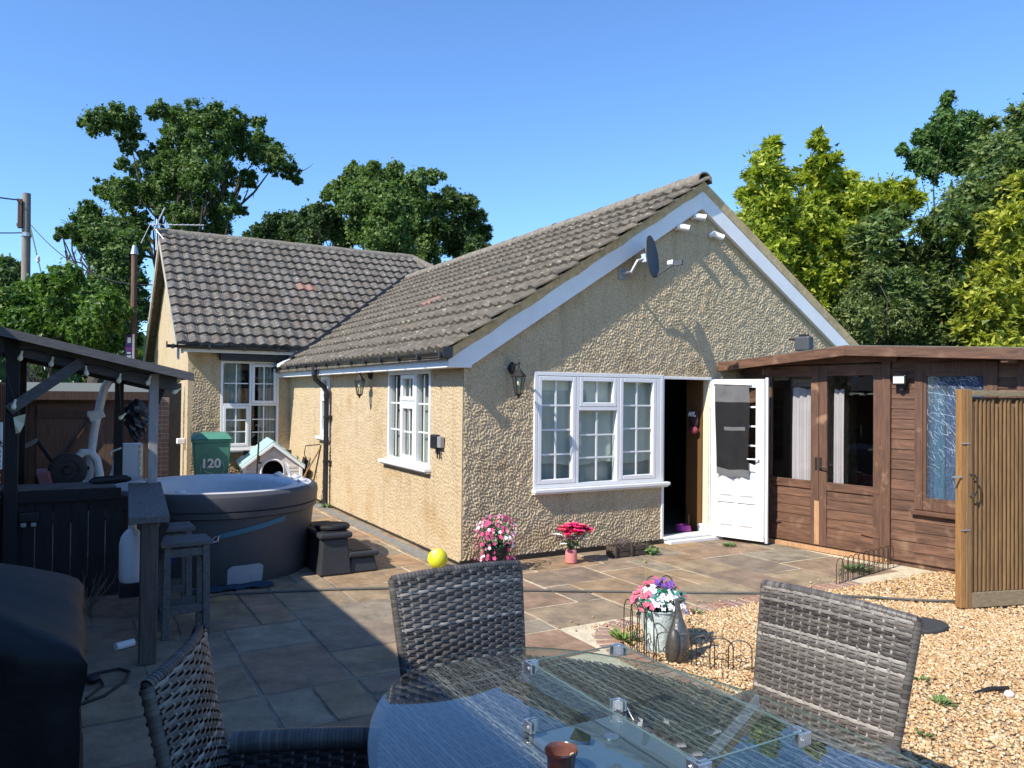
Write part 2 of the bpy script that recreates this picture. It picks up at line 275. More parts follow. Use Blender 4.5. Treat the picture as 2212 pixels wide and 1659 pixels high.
BLOBS={
'OAK':[(-3.2,22.7,11.2,0.52),(-3.5,24.4,11.7,0.31),(-2.5,23.0,11.6,0.55),(-2.6,24.2,12.2,0.28),(-2.1,24.1,11.4,0.52),(-1.4,20.8,11.4,0.31),(-1.6,20.7,11.2,0.21),(-0.5,24.2,12.3,0.52),(-0.3,21.2,11.3,0.66),(0.4,20.6,11.4,0.52),(0.9,24.2,12.9,0.24),(1.1,21.4,11.6,0.52),(2.2,22.7,12.2,0.28),(2.0,20.9,11.7,0.14),(-0.4,23.2,11.1,0.79),(0.1,20.4,10.4,0.83),(1.4,22.1,11.1,0.72),(2.3,22.8,11.2,0.59),(2.5,20.9,10.4,0.55),(3.2,21.6,10.2,0.38),(3.4,21.2,9.8,0.17),(1.6,19.1,10.5,0.24),(2.8,22.0,11.2,0.17),(-1.1,23.3,10.2,0.72),(-0.6,21.6,9.6,0.86),(-0.0,19.9,9.3,0.72),(1.3,23.4,10.2,0.52),(1.6,21.2,9.6,0.35),(-1.5,24.2,10.5,0.45),(-1.9,25.2,10.4,0.31),(-2.7,24.9,9.4,0.52),(-3.1,26.1,9.6,0.21),(-2.3,23.1,8.9,0.59),(-1.5,24.7,9.5,0.66),(-1.0,22.6,9.0,0.79),(0.0,24.4,9.5,0.66),(0.8,23.7,9.4,0.59),(0.8,19.8,8.2,0.41),(1.2,19.8,8.1,0.17),(-2.4,22.2,9.8,0.21),(-2.4,25.9,10.6,0.14),(-2.2,23.2,10.6,0.24),(-3.2,24.7,8.0,0.76),(-2.4,22.7,7.5,0.79),(-1.8,23.3,8.0,0.48),(-3.4,23.6,8.3,0.35),(-0.3,21.7,8.0,0.76),(0.7,22.3,8.1,0.62),(-3.7,24.8,7.6,0.41)],
'SYC':[(4.1,18.5,8.9,0.39),(3.5,17.8,8.5,0.21),(4.3,18.5,9.2,0.26),(4.6,18.0,9.4,0.42),(4.7,18.6,9.9,0.13),(4.8,16.9,9.1,0.44),(4.1,14.8,8.8,0.18),(5.7,17.4,9.5,0.39),(6.0,17.7,9.8,0.18),(6.0,17.5,9.0,0.54),(5.9,15.8,8.8,0.42),(6.6,16.1,9.2,0.26),(6.0,13.9,8.6,0.11),(6.5,16.8,9.5,0.16),(4.6,16.6,8.4,0.6),(3.7,15.6,7.8,0.54),(4.4,14.1,7.5,0.6),(6.4,17.0,8.4,0.54),(7.2,17.2,8.5,0.44),(4.4,14.3,6.9,0.65),(6.2,16.8,7.6,0.65),(4.2,16.0,7.2,0.57),(4.2,14.7,6.5,0.52),(5.0,14.9,6.4,0.54),(6.6,16.5,6.8,0.57),(6.5,17.1,6.5,0.36)],
'FIR':[(7.1,15.7,8.4,0.34),(7.7,17.1,9.1,0.14),(7.5,15.5,8.2,0.34),(8.5,17.0,8.9,0.12),(8.1,16.0,8.0,0.34),(9.0,17.1,8.4,0.1),(9.1,17.4,7.8,0.31),(8.7,16.2,7.7,0.14),(9.3,17.3,7.7,0.11),(7.6,16.2,7.6,0.53),(6.9,16.0,7.5,0.45),(7.9,16.9,7.2,0.53),(7.8,15.3,6.8,0.34),(8.4,15.5,6.9,0.08)],
'YEW':[(3.0,17.9,7.8,0.32),(3.2,18.6,8.2,0.13),(3.1,16.8,7.6,0.43),(2.9,16.5,7.8,0.13),(3.5,19.5,7.6,0.54),(3.7,17.2,7.3,0.49),(4.2,19.4,8.2,0.32),(4.5,19.0,7.3,0.43),(2.9,17.8,6.9,0.43),(2.5,18.4,7.4,0.38),(2.7,18.6,7.0,0.38),(2.3,19.3,7.2,0.38),(1.8,19.3,7.0,0.27),(2.0,19.1,7.7,0.3),(2.5,19.1,7.8,0.35),(3.1,20.0,8.0,0.35),(1.6,19.1,7.3,0.3),(1.3,19.0,6.9,0.32),(1.9,19.8,7.3,0.32)],
'ASH':[(-6.4,32.0,7.1,0.45),(-6.1,32.0,7.0,0.39),(-6.7,34.5,7.6,0.28),(-6.3,32.8,7.4,0.22),(-6.0,32.7,6.8,0.22),(-6.3,31.3,6.6,0.5)],
'LAUREL':[(-4.1,16.3,5.0,0.21),(-4.3,17.0,5.2,0.1),(-3.9,14.5,4.7,0.34),(-4.7,17.4,4.7,0.36),(-4.7,17.5,5.0,0.12),(-4.3,14.9,4.4,0.41),(-5.1,17.7,4.4,0.43),(-5.4,17.2,4.2,0.41),(-4.7,17.7,4.0,0.52),(-4.0,16.0,4.0,0.52),(-3.6,17.2,4.3,0.52),(-3.3,17.1,4.7,0.41),(-3.1,14.1,3.9,0.52),(-3.5,14.5,3.4,0.48),(-3.0,16.7,3.4,0.45),(-2.4,17.6,3.5,0.38),(-5.0,16.1,3.6,0.45),(-5.7,17.4,4.2,0.38),(-4.2,17.1,3.4,0.45)],
'OAKLOW':[(-2.4,19.5,5.4,0.57),(-2.2,19.6,4.6,0.57),(-2.6,19.6,6.1,0.57),(-2.2,19.6,6.6,0.49),(-2.8,20.8,6.7,0.41),(-3.2,19.9,6.7,0.41),(-3.7,20.5,6.9,0.25),(-4.2,22.3,7.2,0.18),(-3.9,19.2,6.8,0.16),(-4.3,21.6,6.9,0.1),(-3.4,21.7,7.5,0.29),(-2.7,19.6,5.6,0.61),(-2.4,19.1,4.2,0.49),(-2.6,21.6,5.2,0.53),(-3.3,19.7,6.1,0.25),(-3.6,19.6,6.3,0.12)],
'GOLD':[(11.0,5.5,8.1,0.15),(11.3,5.9,8.0,0.23),(10.4,5.2,7.3,0.41),(10.4,5.7,6.8,0.18),(11.1,5.3,7.1,0.3),(11.4,6.2,6.9,0.52),(10.8,5.7,6.0,0.52),(11.1,6.3,6.5,0.27),(10.7,5.2,5.2,0.57),(11.2,5.2,6.2,0.59),(11.9,5.5,5.4,0.59),(11.9,6.0,4.5,0.59),(11.8,5.2,4.4,0.48),(10.5,5.4,5.4,0.46),(10.7,5.1,6.6,0.41),(11.5,5.5,5.0,0.57),(10.6,5.3,6.2,0.5),(11.1,6.3,5.3,0.39)],
'GOLDB':[(13.1,5.8,8.8,0.11),(12.2,5.1,8.2,0.18),(12.4,5.1,7.8,0.31),(12.9,5.9,7.7,0.33),(13.1,5.5,7.4,0.47),(13.5,5.6,6.7,0.61),(12.9,5.0,5.7,0.61),(12.2,5.0,4.9,0.61),(13.2,4.7,6.9,0.49),(14.3,5.1,6.6,0.54),(14.0,4.2,6.9,0.42),(14.4,4.1,6.9,0.21),(13.5,4.8,6.0,0.47),(12.8,5.3,4.1,0.57),(13.8,4.6,7.0,0.42),(14.1,5.5,5.6,0.49),(12.1,5.1,5.8,0.57),(11.6,5.0,6.4,0.47),(14.0,5.6,4.8,0.53)],
'MAPLE':[(19.6,6.3,11.2,0.22),(19.7,6.5,10.9,0.23),(18.9,5.6,9.8,0.55),(19.4,6.6,9.9,0.55),(19.0,6.8,10.0,0.28),(17.0,6.1,9.1,0.17),(19.7,5.9,9.3,0.62),(19.1,6.5,9.1,0.5),(20.0,5.6,9.8,0.36),(18.7,5.9,10.1,0.41),(17.6,6.0,8.9,0.35),(19.1,5.3,10.1,0.28)],
'LEYL':[(13.8,2.3,6.5,0.59),(13.1,2.3,5.8,0.59),(13.8,3.2,5.2,0.59),(13.0,2.9,5.8,0.28),(13.7,3.8,5.3,0.43),(11.9,2.9,4.2,0.59),(14.6,3.6,4.4,0.7),(13.0,4.0,3.7,0.49),(14.2,3.8,3.5,0.59),(15.1,3.2,4.9,0.59),(15.0,3.3,3.7,0.59),(15.0,2.4,7.7,0.54),(13.6,1.8,7.9,0.17),(15.9,2.4,8.2,0.49),(14.4,1.8,6.9,0.59),(14.9,1.8,8.4,0.28),(16.2,2.0,7.6,0.65),(15.3,2.2,7.7,0.43),(12.4,3.6,3.0,0.65),(14.1,4.0,3.1,0.65),(14.0,3.2,3.2,0.65),(14.1,2.4,3.2,0.65),(14.3,2.1,4.1,0.76),(16.0,2.6,5.3,0.76),(15.3,2.1,6.0,0.65),(15.4,2.8,6.0,0.65),(13.7,2.6,4.5,0.65),(11.9,3.3,5.5,0.48),(12.8,3.6,6.1,0.39),(13.0,4.2,5.2,0.5),(12.5,2.9,2.6,0.59),(14.5,3.3,2.6,0.59),(15.5,3.1,2.6,0.59)],
'LIME':[(14.5,2.0,6.3,0.43),(14.9,1.8,6.5,0.49),(13.4,1.0,6.5,0.25),(14.3,1.8,5.4,0.63),(14.3,2.3,5.5,0.35),(13.5,1.1,4.5,0.57),(13.5,1.6,4.3,0.53),(13.4,1.6,3.5,0.53),(14.4,1.6,3.6,0.57),(14.7,1.2,5.0,0.71),(13.6,1.9,4.7,0.31),(14.4,2.1,4.9,0.51),(13.2,1.1,5.6,0.51),(12.8,1.5,3.9,0.41),(13.4,1.3,4.0,0.56),(14.1,0.9,3.7,0.71),(13.0,1.4,2.8,0.56),(15.3,2.0,2.8,0.61)],
'IVY':[(11.9,3.7,4.2,0.41),(10.6,2.8,3.5,0.46),(11.7,3.1,4.1,0.41),(10.8,3.2,3.7,0.26),(11.3,2.9,4.6,0.26),(11.8,2.7,3.6,0.46),(11.6,3.4,3.2,0.41)],
}
# ------------------------------------------------------------------ ground
g = MB(); g.quad((-250,-150,-.06),(250,-150,-.06),(250,350,-.06),(-250,350,-.06)); struct('ground', g, pm('rough_grass', (.05,.075,.03), .95, .4, .8, .5, 12))
# ------------------------------------------------------------------ house
house = thing('house', 'tan pebbledash bungalow with brown tiled roofs, white windows and an open white door', 'house', (0,0,0))
def bandnoise(nu, nv, step, lam, seed, ang=0, stretch=1.0):
    rg = np.random.default_rng(seed); n = rg.standard_normal((nv, nu)); fx = np.fft.fftfreq(nu, step)[None, :]; fy = np.fft.fftfreq(nv, step)[:, None]
    a = fx*math.cos(ang)+fy*math.sin(ang); b = (-fx*math.sin(ang)+fy*math.cos(ang))*stretch
    f = np.sqrt(a*a+b*b)*lam; H = np.exp(-((f-1)/.42)**2)+.22*np.exp(-((f-2.1)/.5)**2)
    o = np.real(np.fft.ifft2(np.fft.fft2(n)*H)); return o/o.std()
def relief(name, Wd, Ht, step, lam, amp, seed, P, keep, mat, parent, ang=0, stretch=1.0, flat=None):
    nu, nv = int(Wd/step)+2, int(Ht/step)+2
    u, v = np.meshgrid(np.linspace(0, Wd, nu), np.linspace(0, Ht, nv))
    h = bandnoise(nu, nv, step, lam, seed, ang, stretch); h = amp*np.tanh(h*.9)+amp*.25*bandnoise(nu, nv, step, lam*6, seed+1)
    if flat is not None: h = h*flat(u, v)
    pts = P(u.ravel(), v.ravel(), h.ravel())
    i = np.arange((nv-1)*nu).reshape(nv-1, nu)[:, :-1].ravel(); f = np.stack([i, i+1, i+nu+1, i+nu], 1)
    uc = (u[:-1, :-1]+Wd/(nu-1)/2).ravel(); vc = (v[:-1, :-1]+Ht/(nv-1)/2).ravel(); f = f[keep(uc, vc)]
    used = np.unique(f); mp = np.zeros(len(pts), np.int32); mp[used] = np.arange(len(used))
    return link(name, mesh_np(name, pts[used], mp[f], mat, smooth=True), parent)
GS = .64                                                   # gable roof slope
zg = lambda X: 2.40+GS*(X+.28)                             # gable wing, left slope, tile surface
zb = lambda Y: 2.79+.69*(Y-7.45)                           # back wing, front slope
RX = 3.45; RZ = zg(RX)
def hole(uc, vc, hs):
    k = np.ones(len(uc), bool)
    for a, b, c, d in hs: k &= ~((uc > a) & (uc < b) & (vc > c) & (vc < d))
    return k
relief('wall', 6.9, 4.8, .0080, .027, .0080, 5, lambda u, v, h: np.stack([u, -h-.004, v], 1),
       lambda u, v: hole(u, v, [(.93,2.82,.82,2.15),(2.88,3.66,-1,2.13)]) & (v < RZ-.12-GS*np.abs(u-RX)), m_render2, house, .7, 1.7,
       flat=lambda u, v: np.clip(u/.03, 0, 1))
relief('wall', 7.9, 2.36, .0115, .036, .0062, 8, lambda u, v, h: np.stack([-h-.004, u, v], 1),
       lambda u, v: hole(u, v, [(.89,2.29,1.0,2.17),(5.10,5.6,1.15,2.2)]), m_render, house, .4, 1.4, flat=lambda u, v: np.clip(u/.05, 0, 1))
relief('wall', 2.3, 2.75, .011, .036, .008, 12, lambda u, v, h: np.stack([u-1.9, 7.85-h, v], 1),
       lambda u, v: hole(u, v, [(.6,1.65,.82,2.47)]), m_render, house, .6, 1.6, flat=lambda u, v: np.clip((u-.06)/.05, 0, 1))
relief('wall', 7.1, 5.4, .03, .1, .006, 14, lambda u, v, h: np.stack([-1.9-h*.6, 7.85+u, v], 1),
       lambda u, v: (v < 5.33-.69*np.abs(u-3.55)), m_render, house)
w = MB()                                                    # plain rear walls, never seen from the garden
w.box(6.82,6.9,.02,14.9,0,2.6); w.box(-1.88,6.82,14.9,14.98,0,2.6)
part('wall', w, m_render, house)
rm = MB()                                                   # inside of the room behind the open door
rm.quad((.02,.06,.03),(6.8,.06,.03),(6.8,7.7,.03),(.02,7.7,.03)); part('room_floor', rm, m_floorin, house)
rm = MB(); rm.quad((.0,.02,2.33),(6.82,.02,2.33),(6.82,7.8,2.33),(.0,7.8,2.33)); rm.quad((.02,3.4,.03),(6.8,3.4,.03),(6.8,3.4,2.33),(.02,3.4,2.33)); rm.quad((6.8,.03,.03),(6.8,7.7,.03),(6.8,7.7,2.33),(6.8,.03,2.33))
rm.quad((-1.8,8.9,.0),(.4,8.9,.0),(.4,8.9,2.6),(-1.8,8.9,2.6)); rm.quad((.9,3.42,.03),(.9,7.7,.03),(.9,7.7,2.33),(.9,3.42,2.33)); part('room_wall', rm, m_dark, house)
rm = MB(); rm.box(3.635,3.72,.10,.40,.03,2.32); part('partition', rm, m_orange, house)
rm = MB(); rm.box(3.66,3.74,-.005,.098,.06,2.12); rm.box(2.80,2.862,.0,.098,.06,2.12); part('door_jamb', rm, m_cream, house)
rm = MB(); rm.box(3.60,3.70,.035,.13,.035,.17); rm.box(3.615,3.69,.04,.125,.17,.185); part('skirting', rm, m_white2, house, bevel=.006)
rm = MB(); rm.box(2.855,3.70,-.025,.05,2.12,2.155); rm.box(2.84,2.878,-.02,.05,.06,2.13); rm.box(3.672,3.705,-.022,.02,.06,2.13); part('door_frame', rm, m_white, house, bevel=.004)
rm = MB(); rm.box(2.90,3.82,-.13,.02,-.02,.042); rm.box(2.88,3.70,-.06,.12,.045,.085); part('threshold', rm, m_white, house, bevel=.012)
# --- windows
def window(O, a, n, Wd, Ht, lights, mull, sill=None, curt=None, depth=.012):
    O, a, n = Vector(O), Vector(a), Vector(n); P = lambda u, w_, d: O+a*u+Vector((0,0,w_))+n*d
    def bar(mb, u0, u1, w0, w1, d0, d1): mb.hexa([P(u0,w0,d0),P(u1,w0,d0),P(u1,w0,d1),P(u0,w0,d1),P(u0,w1,d0),P(u1,w1,d0),P(u1,w1,d1),P(u0,w1,d1)])
    fr = MB(); t = .045
    bar(fr,0,t,0,Ht,-.07,depth); bar(fr,Wd-t,Wd,0,Ht,-.07,depth); bar(fr,t,Wd-t,0,t,-.07,depth); bar(fr,t,Wd-t,Ht-t,Ht,-.07,depth)
    for u0, u1, w0, w1 in mull: bar(fr, u0, u1, w0, w1, -.07, depth-.002)
    f = part('window', fr, m_white, house, bevel=.004)
    for (u0, u1, w0, w1, nx, nz, k) in lights:
        s = .058 if k else .02; d = .03 if k else .004
        if k:
            sb = MB(); e = .004
            bar(sb,u0+e,u0+s,w0+e,w1-e,-.03,d); bar(sb,u1-s,u1-e,w0+e,w1-e,-.03,d); bar(sb,u0+s,u1-s,w0+e,w0+s,-.03,d); bar(sb,u0+s,u1-s,w1-s,w1-e,-.03,d)
            part('sash', sb, m_white, f, bevel=.008)
        gl = MB(); bar(gl,u0+s-.004,u1-s+.004,w0+s-.004,w1-s+.004,-.024,-.018); part('pane', gl, m_glass, f)
        gb = MB(); b = .011
        for i in range(1, nx): c = u0+s+(u1-u0-2*s)*i/nx; bar(gb,c-b,c+b,w0+s,w1-s,-.016,-.006)
        for i in range(1, nz): c = w0+s+(w1-w0-2*s)*i/nz; bar(gb,u0+s,u1-s,c-b*.9,c+b*.9,-.0155,-.0065)
        part('glazing_bar', gb, m_white, f)
    if sill:
        sb = MB(); u0, u1, dd, hh = sill; bar(sb,u0,u1,-hh,-.003,-.05,dd); bar(sb,u0+.01,u1-.01,-hh-.022,-hh-.001,-.05,dd-.03); part('sill', sb, m_white, f, bevel=.008)
    if curt:
        for (u0, u1, w0, w1, mat, fold, amp, dd) in curt:
            cb = MB(); N = 40
            tp = [P(u0+(u1-u0)*i/N, w1, -dd+amp*math.sin(i/N*fold*6.283+.6*math.sin(i*1.3))) for i in range(N+1)]; bt = [P(u0+(u1-u0)*i/N, w0+.02*math.sin(i*.35), -dd+1.25*amp*math.sin(i/N*fold*6.283+.8*math.sin(i*1.1+.4))) for i in range(N+1)]
            cb.add(tp+bt, [(i, i+1, N+2+i, N+1+i) for i in range(N)]); part('curtain', cb, mat, f, smooth=True)
    return f
window((.91,0,.80),(1,0,0),(0,-1,0),1.94,1.37,
  [(.045,.59,.045,1.325,2,4,1),(.63,1.20,.955,1.325,2,1,1),(.63,1.20,.045,.915,2,3,0),(1.24,1.83,.045,1.325,2,4,1)],
  [(.59,.63,.045,1.325),(1.20,1.24,.045,1.325),(.63,1.20,.915,.955),(1.83,1.895,.045,1.325)], (-.015,2.02,.09,.045),
  [(.05,1.9,.26,1.36,m_blind,5,.012,.10),(.05,1.9,.0,.34,m_net,3,.01,.16)], depth=.03)
window((0,2.31,1.0),(0,-1,0),(-1,0,0),1.44,1.19,
  [(.045,.46,.045,1.145,2,3,0),(.50,.96,.80,1.145,2,1,1),(.50,.96,.045,.76,2,2,1),(1.0,1.395,.045,1.145,2,3,0)],
  [(.46,.50,.045,1.145),(.96,1.0,.045,1.145),(.50,.96,.76,.80)], (-.15,1.47,.10,.045),
  [(.05,1.4,.0,1.17,pm('striped_curtain',(.40,.38,.31),.9,.5,9,st=(3,9,.25)),16,.035,.13)], depth=.02)
window((0,5.62,1.15),(0,-1,0),(-1,0,0),.54,1.07,[(.045,.495,.70,1.025,2,1,1),(.045,.495,.045,.66,2,2,1)],[(.045,.495,.66,.70)],(-.05,.6,.10,.05),[(.03,.5,0,1.05,m_net,6,.02,.15)], depth=.02)
window((-1.32,7.85,.80),(1,0,0),(0,-1,0),1.09,1.69,
  [(.045,.53,.87,1.645,2,2,0),(.57,1.045,.87,1.645,2,2,1),(.045,.53,.045,.83,2,3,1),(.57,1.045,.045,.83,2,3,0)],
  [(.53,.57,.045,1.645),(.045,.53,.83,.87),(.57,1.045,.83,.87)], (-.06,1.2,.12,.05),
  [(.0,.40,.0,1.68,m_net,6,.03,.14),(.72,1.09,.0,1.68,m_net,5,.03,.14)], depth=.02)
# --- roofs
E_ = MB(); t = .07
def slab(mb, pts, dz): mb.poly(pts, (0,0,-dz))
y0, y1 = -.10, 10.9
slab(E_, [(-.31,y0,zg(-.31)-.055),(RX,y0,RZ-.055),(RX,y1,RZ-.055),(-.31,y1,zg(-.31)-.055)], .05)
slab(E_, [(RX,y0,RZ-.035),(2*RX+.31,y0,zg(-.31)-.035),(2*RX+.31,14.9,zg(-.31)-.035),(RX,14.9,RZ-.035)], .065)
roofA = part('roof', E_, m_tile2, house)
E2 = MB(); rz = zb(11.4)
slab(E2, [(-2.14,7.43,zb(7.43)-.05),(8,7.43,zb(7.43)-.05),(4.0,11.4,rz-.05),(-2.14,11.4,rz-.05)], .05)
slab(E2, [(-2.14,11.4,rz-.05),(4.0,11.4,rz-.05),(8,15.4,zb(7.43)-.05),(-2.14,15.4,zb(7.43)-.05)], .05)
slab(E2, [(4.0,11.4,rz-.05),(8,7.43,zb(7.43)-.05),(8,15.4,zb(7.43)-.05)], .05)
roofB = part('roof', E2, m_tile, house)
TW, TL, TG = .205, .42, .345
def tile_geo(w=TW, L=TL):
    pr = [(0,-.014),(.05,.004),(.16,.005),(.30,.020),(.44,.034),(.58,.034),(.72,.020),(.88,.005),(.965,.004),(1.0,-.014)]
    v = []
    for (yy, zz) in ((0,.046),(0,.008),(L,.0)):
        off = 0
        for x, z in pr: v.append((x*w, yy, z+zz if yy == 0 and zz > .02 else (z*.6-.022 if zz == .008 else z-.006)))
    n = len(pr); v2 = v
    f = [(i, i+1, 2*n+i+1, 2*n+i) for i in range(n-1)]+[(n+i, n+i+1, i+1, i) for i in range(n-1)]
    return np.array(v2), f
tv, tf = tile_geo()
tme = bpy.data.meshes.new('roof_tile'); tme.from_pydata([tuple(p) for p in tv], [], tf); tme.materials.append(m_tile)
tmeA = tme.copy(); tmeA.materials.clear(); tmeA.materials.append(m_tile2); tmeR = tme.copy(); tmeR.materials.clear(); tmeR.materials.append(m_redtile)
for q in (tme, tmeA, tmeR): q.polygons.foreach_set('use_smooth', np.ones(len(q.polygons), bool)); q.set_sharp_from_angle(angle=math.radians(50))
pl = []
def place_tiles(which):
    if which == 'B':
        up = Vector((0,1,.69)).normalized(); ac = Vector((1,0,0)); nc, nr = 31, 14
    else:
        up = Vector((1,0,GS)).normalized(); ac = Vector((0,-1,0)); nc, nr = 54, 13
    nrm = ac.cross(up)
    for r in range(nr):
        for c in range(nc):
            s = r*TG; jit = random.uniform(-.004,.004)
            if which == 'B': o = Vector((-2.15+c*TW, 7.43, zb(7.43)-.02))+up*(s+jit)
            else: o = Vector((-.33, 10.88-c*TW, zg(-.33)-.02))+up*(s+jit)
            ctr = o+ac*TW/2+up*TG/2
            if which == 'B':
                if ctr.y > 11.3 or (ctr.x > -.2 and zg(ctr.x) > zb(ctr.y)+.14) or ctr.x > 4.0+(11.4-ctr.y)*1.0-.1: continue
            else:
                if ctr.x > RX-.05 or (zb(ctr.y) > zg(ctr.x)+.14): continue
            d = CAM-ctr; vis = abs(d.normalized().dot(nrm))/d.length_squared
            rot = Matrix((ac, up, nrm)).transposed() @ Matrix.Rotation(random.uniform(-.008,.008), 3, 'Z') @ Matrix.Rotation(random.uniform(-.006,.006), 3, 'X')
            pl.append((vis, which, o+nrm*random.uniform(-.004,.006), rot, r, c))
place_tiles('B'); place_tiles('A'); pl.sort(key=lambda t: -t[0])
rest = {'A': [], 'B': []}
for i, (vis, wh, o, rot, r, c) in enumerate(pl):
    red = wh == 'B' and r == 7 and c in (13, 14) or wh == 'A' and r == 5 and c in (34, 35)
    if i < 296 or red:
        ob = bpy.data.objects.new('roof_tile', tmeR if red else (tme if wh == 'B' else tmeA)); C.objects.link(ob); ob.parent = roofB if wh == 'B' else roofA
        ob.matrix_local = Matrix.Translation(o) @ rot.to_4x4()
        if red: ob['label'] = 'reddish replacement roof tile'
    else: rest[wh].append((o, rot))
for wh, par, mt in (('A', roofA, m_tile2), ('B', roofB, m_tile)):
    V = []; Fq = []; tfa = np.array(tf)
    for k, (o, rot) in enumerate(rest[wh]): V.append(tv @ np.array(rot).T+np.array(o)); Fq.append(tfa+k*len(tv))
    if V:
        me = mesh_np('roof_tiles', np.concatenate(V), np.concatenate(Fq), mt, smooth=True); me.set_sharp_from_angle(angle=math.radians(50)); link('roof_tiles', me, par, 'stuff')
def ridge_tile(p0, p1, r=.12, par=None, end=False):
    p0, p1 = Vector(p0), Vector(p1); d = (p1-p0).normalized(); s = d.cross(Vector((0,0,1))).normalized(); u = s.cross(d); mb = MB(); n = 9; vs = []
    for p, k in ((p0, 1.0), (p1, .96)):
        for rad in (r*k, r*k-.02): vs += [p+(s*math.cos(math.pi*(i/n*1.1-.05))+u*math.sin(math.pi*(i/n*1.1-.05)))*rad for i in range(n+1)]
    m = n+1; fs = []
    for i in range(n): fs += [(i, i+1, 2*m+i+1, 2*m+i), (m+i, 3*m+i, 3*m+i+1, m+i+1), (i, m+i, m+i+1, i+1), (2*m+i, 2*m+i+1, 3*m+i+1, 3*m+i)]
    mb.add(vs, fs); part('ridge_tile', mb, m_ridge, par, smooth=True, ang=50)
for i in range(24): ridge_tile((RX, -.13+i*.45, RZ-.045+random.uniform(-.006,.006)), (RX, -.13+i*.45+.46, RZ-.045+random.uniform(-.006,.006)), .125, roofA)
for i in range(14): ridge_tile((-2.16+i*.44, 11.4, rz-.05+random.uniform(-.008,.008)), (-2.16+i*.44+.45, 11.4, rz-.05+random.uniform(-.008,.008)), .12, roofB)
for i in range(7):
    q = lambda k: (4.0+k*.36, 11.4-k*.36, rz-.05-k*.36*.69); ridge_tile(q(i), q(i+1.03), .115, roofB)
# mortar bedding, barge boards, fascias
mb = MB()
for i in range(22):
    xa, xb = -.20+i*(RX+.20)/22, -.20+(i+1)*(RX+.20)/22; ja, jb = (math.sin(i*1.7)*.012, math.sin((i+1)*1.7)*.012)
    mb.hexa([(xa,-.095,zg(xa)-.165+ja),(xb,-.095,zg(xb)-.165+jb),(xb,-.02,zg(xb)-.165+jb),(xa,-.02,zg(xa)-.165+ja),(xa,-.112,zg(xa)-.045),(xb,-.112,zg(xb)-.045),(xb,-.02,zg(xb)-.045),(xa,-.02,zg(xa)-.045)])
for i in range(22):
    xa, xb = RX+i*(RX+.2)/22, RX+(i+1)*(RX+.2)/22; q = lambda x: zg(2*RX-x)
    mb.hexa([(xa,-.10,q(xa)-.165),(xb,-.10,q(xb)-.165),(xb,-.02,q(xb)-.165),(xa,-.02,q(xa)-.165),(xa,-.112,q(xa)-.04),(xb,-.112,q(xb)-.04),(xb,-.02,q(xb)-.04),(xa,-.02,q(xa)-.04)])
part('verge_mortar', mb, m_mortar, roofA)
for sgn in (1, -1):
    b = MB(); Xf = lambda x: x if sgn == 1 else 2*RX-x
    pts = [(Xf(-.23),-.09,zg(-.23)-.16),(Xf(RX),-.09,RZ-.16),(Xf(RX),-.09,RZ-.40),(Xf(.06),-.09,zg(.06)-.40),(Xf(.06),-.09,2.19),(Xf(-.23),-.09,2.19)]
    b.poly(pts, (0,.03,0)); part('barge_board', b, m_white2, roofA, bevel=.004)
    b = MB(); b.poly([(Xf(.0),-.058,zg(0)-.36),(Xf(RX),-.058,RZ-.36),(Xf(RX),-.058,RZ-.38),(Xf(.0),-.058,zg(0)-.38)], (0,.06,0)); part('soffit', b, m_white2, roofA)
b = MB(); b.box(-.23,-.205,-.06,7.9,2.19,2.36); b.box(-.205,0,-.055,7.8,2.19,2.205); part('fascia', b, m_white2, roofA)
b = MB(); b.box(-2.02,-.02,7.50,7.525,2.62,2.75); b.box(-2.0,.1,7.526,7.85,2.66,2.675); b.box(-2.04,-2.02,7.5,7.8,2.60,2.72); part('fascia', b, m_white2, roofB)
b = MB(); b.box(-1.36,-.1,7.60,7.86,2.50,2.63); part('lintel', b, m_black, house)
b = MB()
for s0, s1 in ((7.42,11.4),(15.42,11.4)):
    b.hexa([(-2.14,s0,zb(7.42)-.30),(-2.10,s0,zb(7.42)-.30),(-2.10,s1,rz-.30),(-2.14,s1,rz-.30),(-2.14,s0,zb(7.42)-.09),(-2.10,s0,zb(7.42)-.09),(-2.10,s1,rz-.09),(-2.14,s1,rz-.09)])
part('barge_board', b, pm('weathered_barge', (.42,.38,.32), .8, .25, 5, st=(1,1,.4)), roofB)
b = MB(); b.poly([(-2.12,7.40,zb(7.40)-.09),(-2.12,11.4,rz-.09),(-2.12,11.4,rz-.02),(-2.12,7.40,zb(7.40)-.02)], (.11,0,0)); part('verge_mortar', b, m_mortar, roofB)
# lead valley and flashing
b = MB(); pts = []
for k in range(9):
    X = -.1+k*.46; Y = 7.45+(zg(X)-2.79)/.69; pts.append((X, max(Y, 7.32), zg(X)+.03))
b2 = MB(); b2.tube([Vector(p)+Vector((-.05,-.03,.0)) for p in pts], .05, 5); part('valley_gutter', b2, m_black, roofB)
b = MB(); b.hexa([(-.40,7.30,2.36),(.22,7.72,2.62),(.30,7.6,2.66),(-.30,7.16,2.40),(-.40,7.30,2.43),(.22,7.72,2.74),(.30,7.6,2.75),(-.30,7.16,2.47)]); part('flashing', b, pm('lead_paint',(.62,.63,.60),.6,.2,9), roofA, bevel=.015)
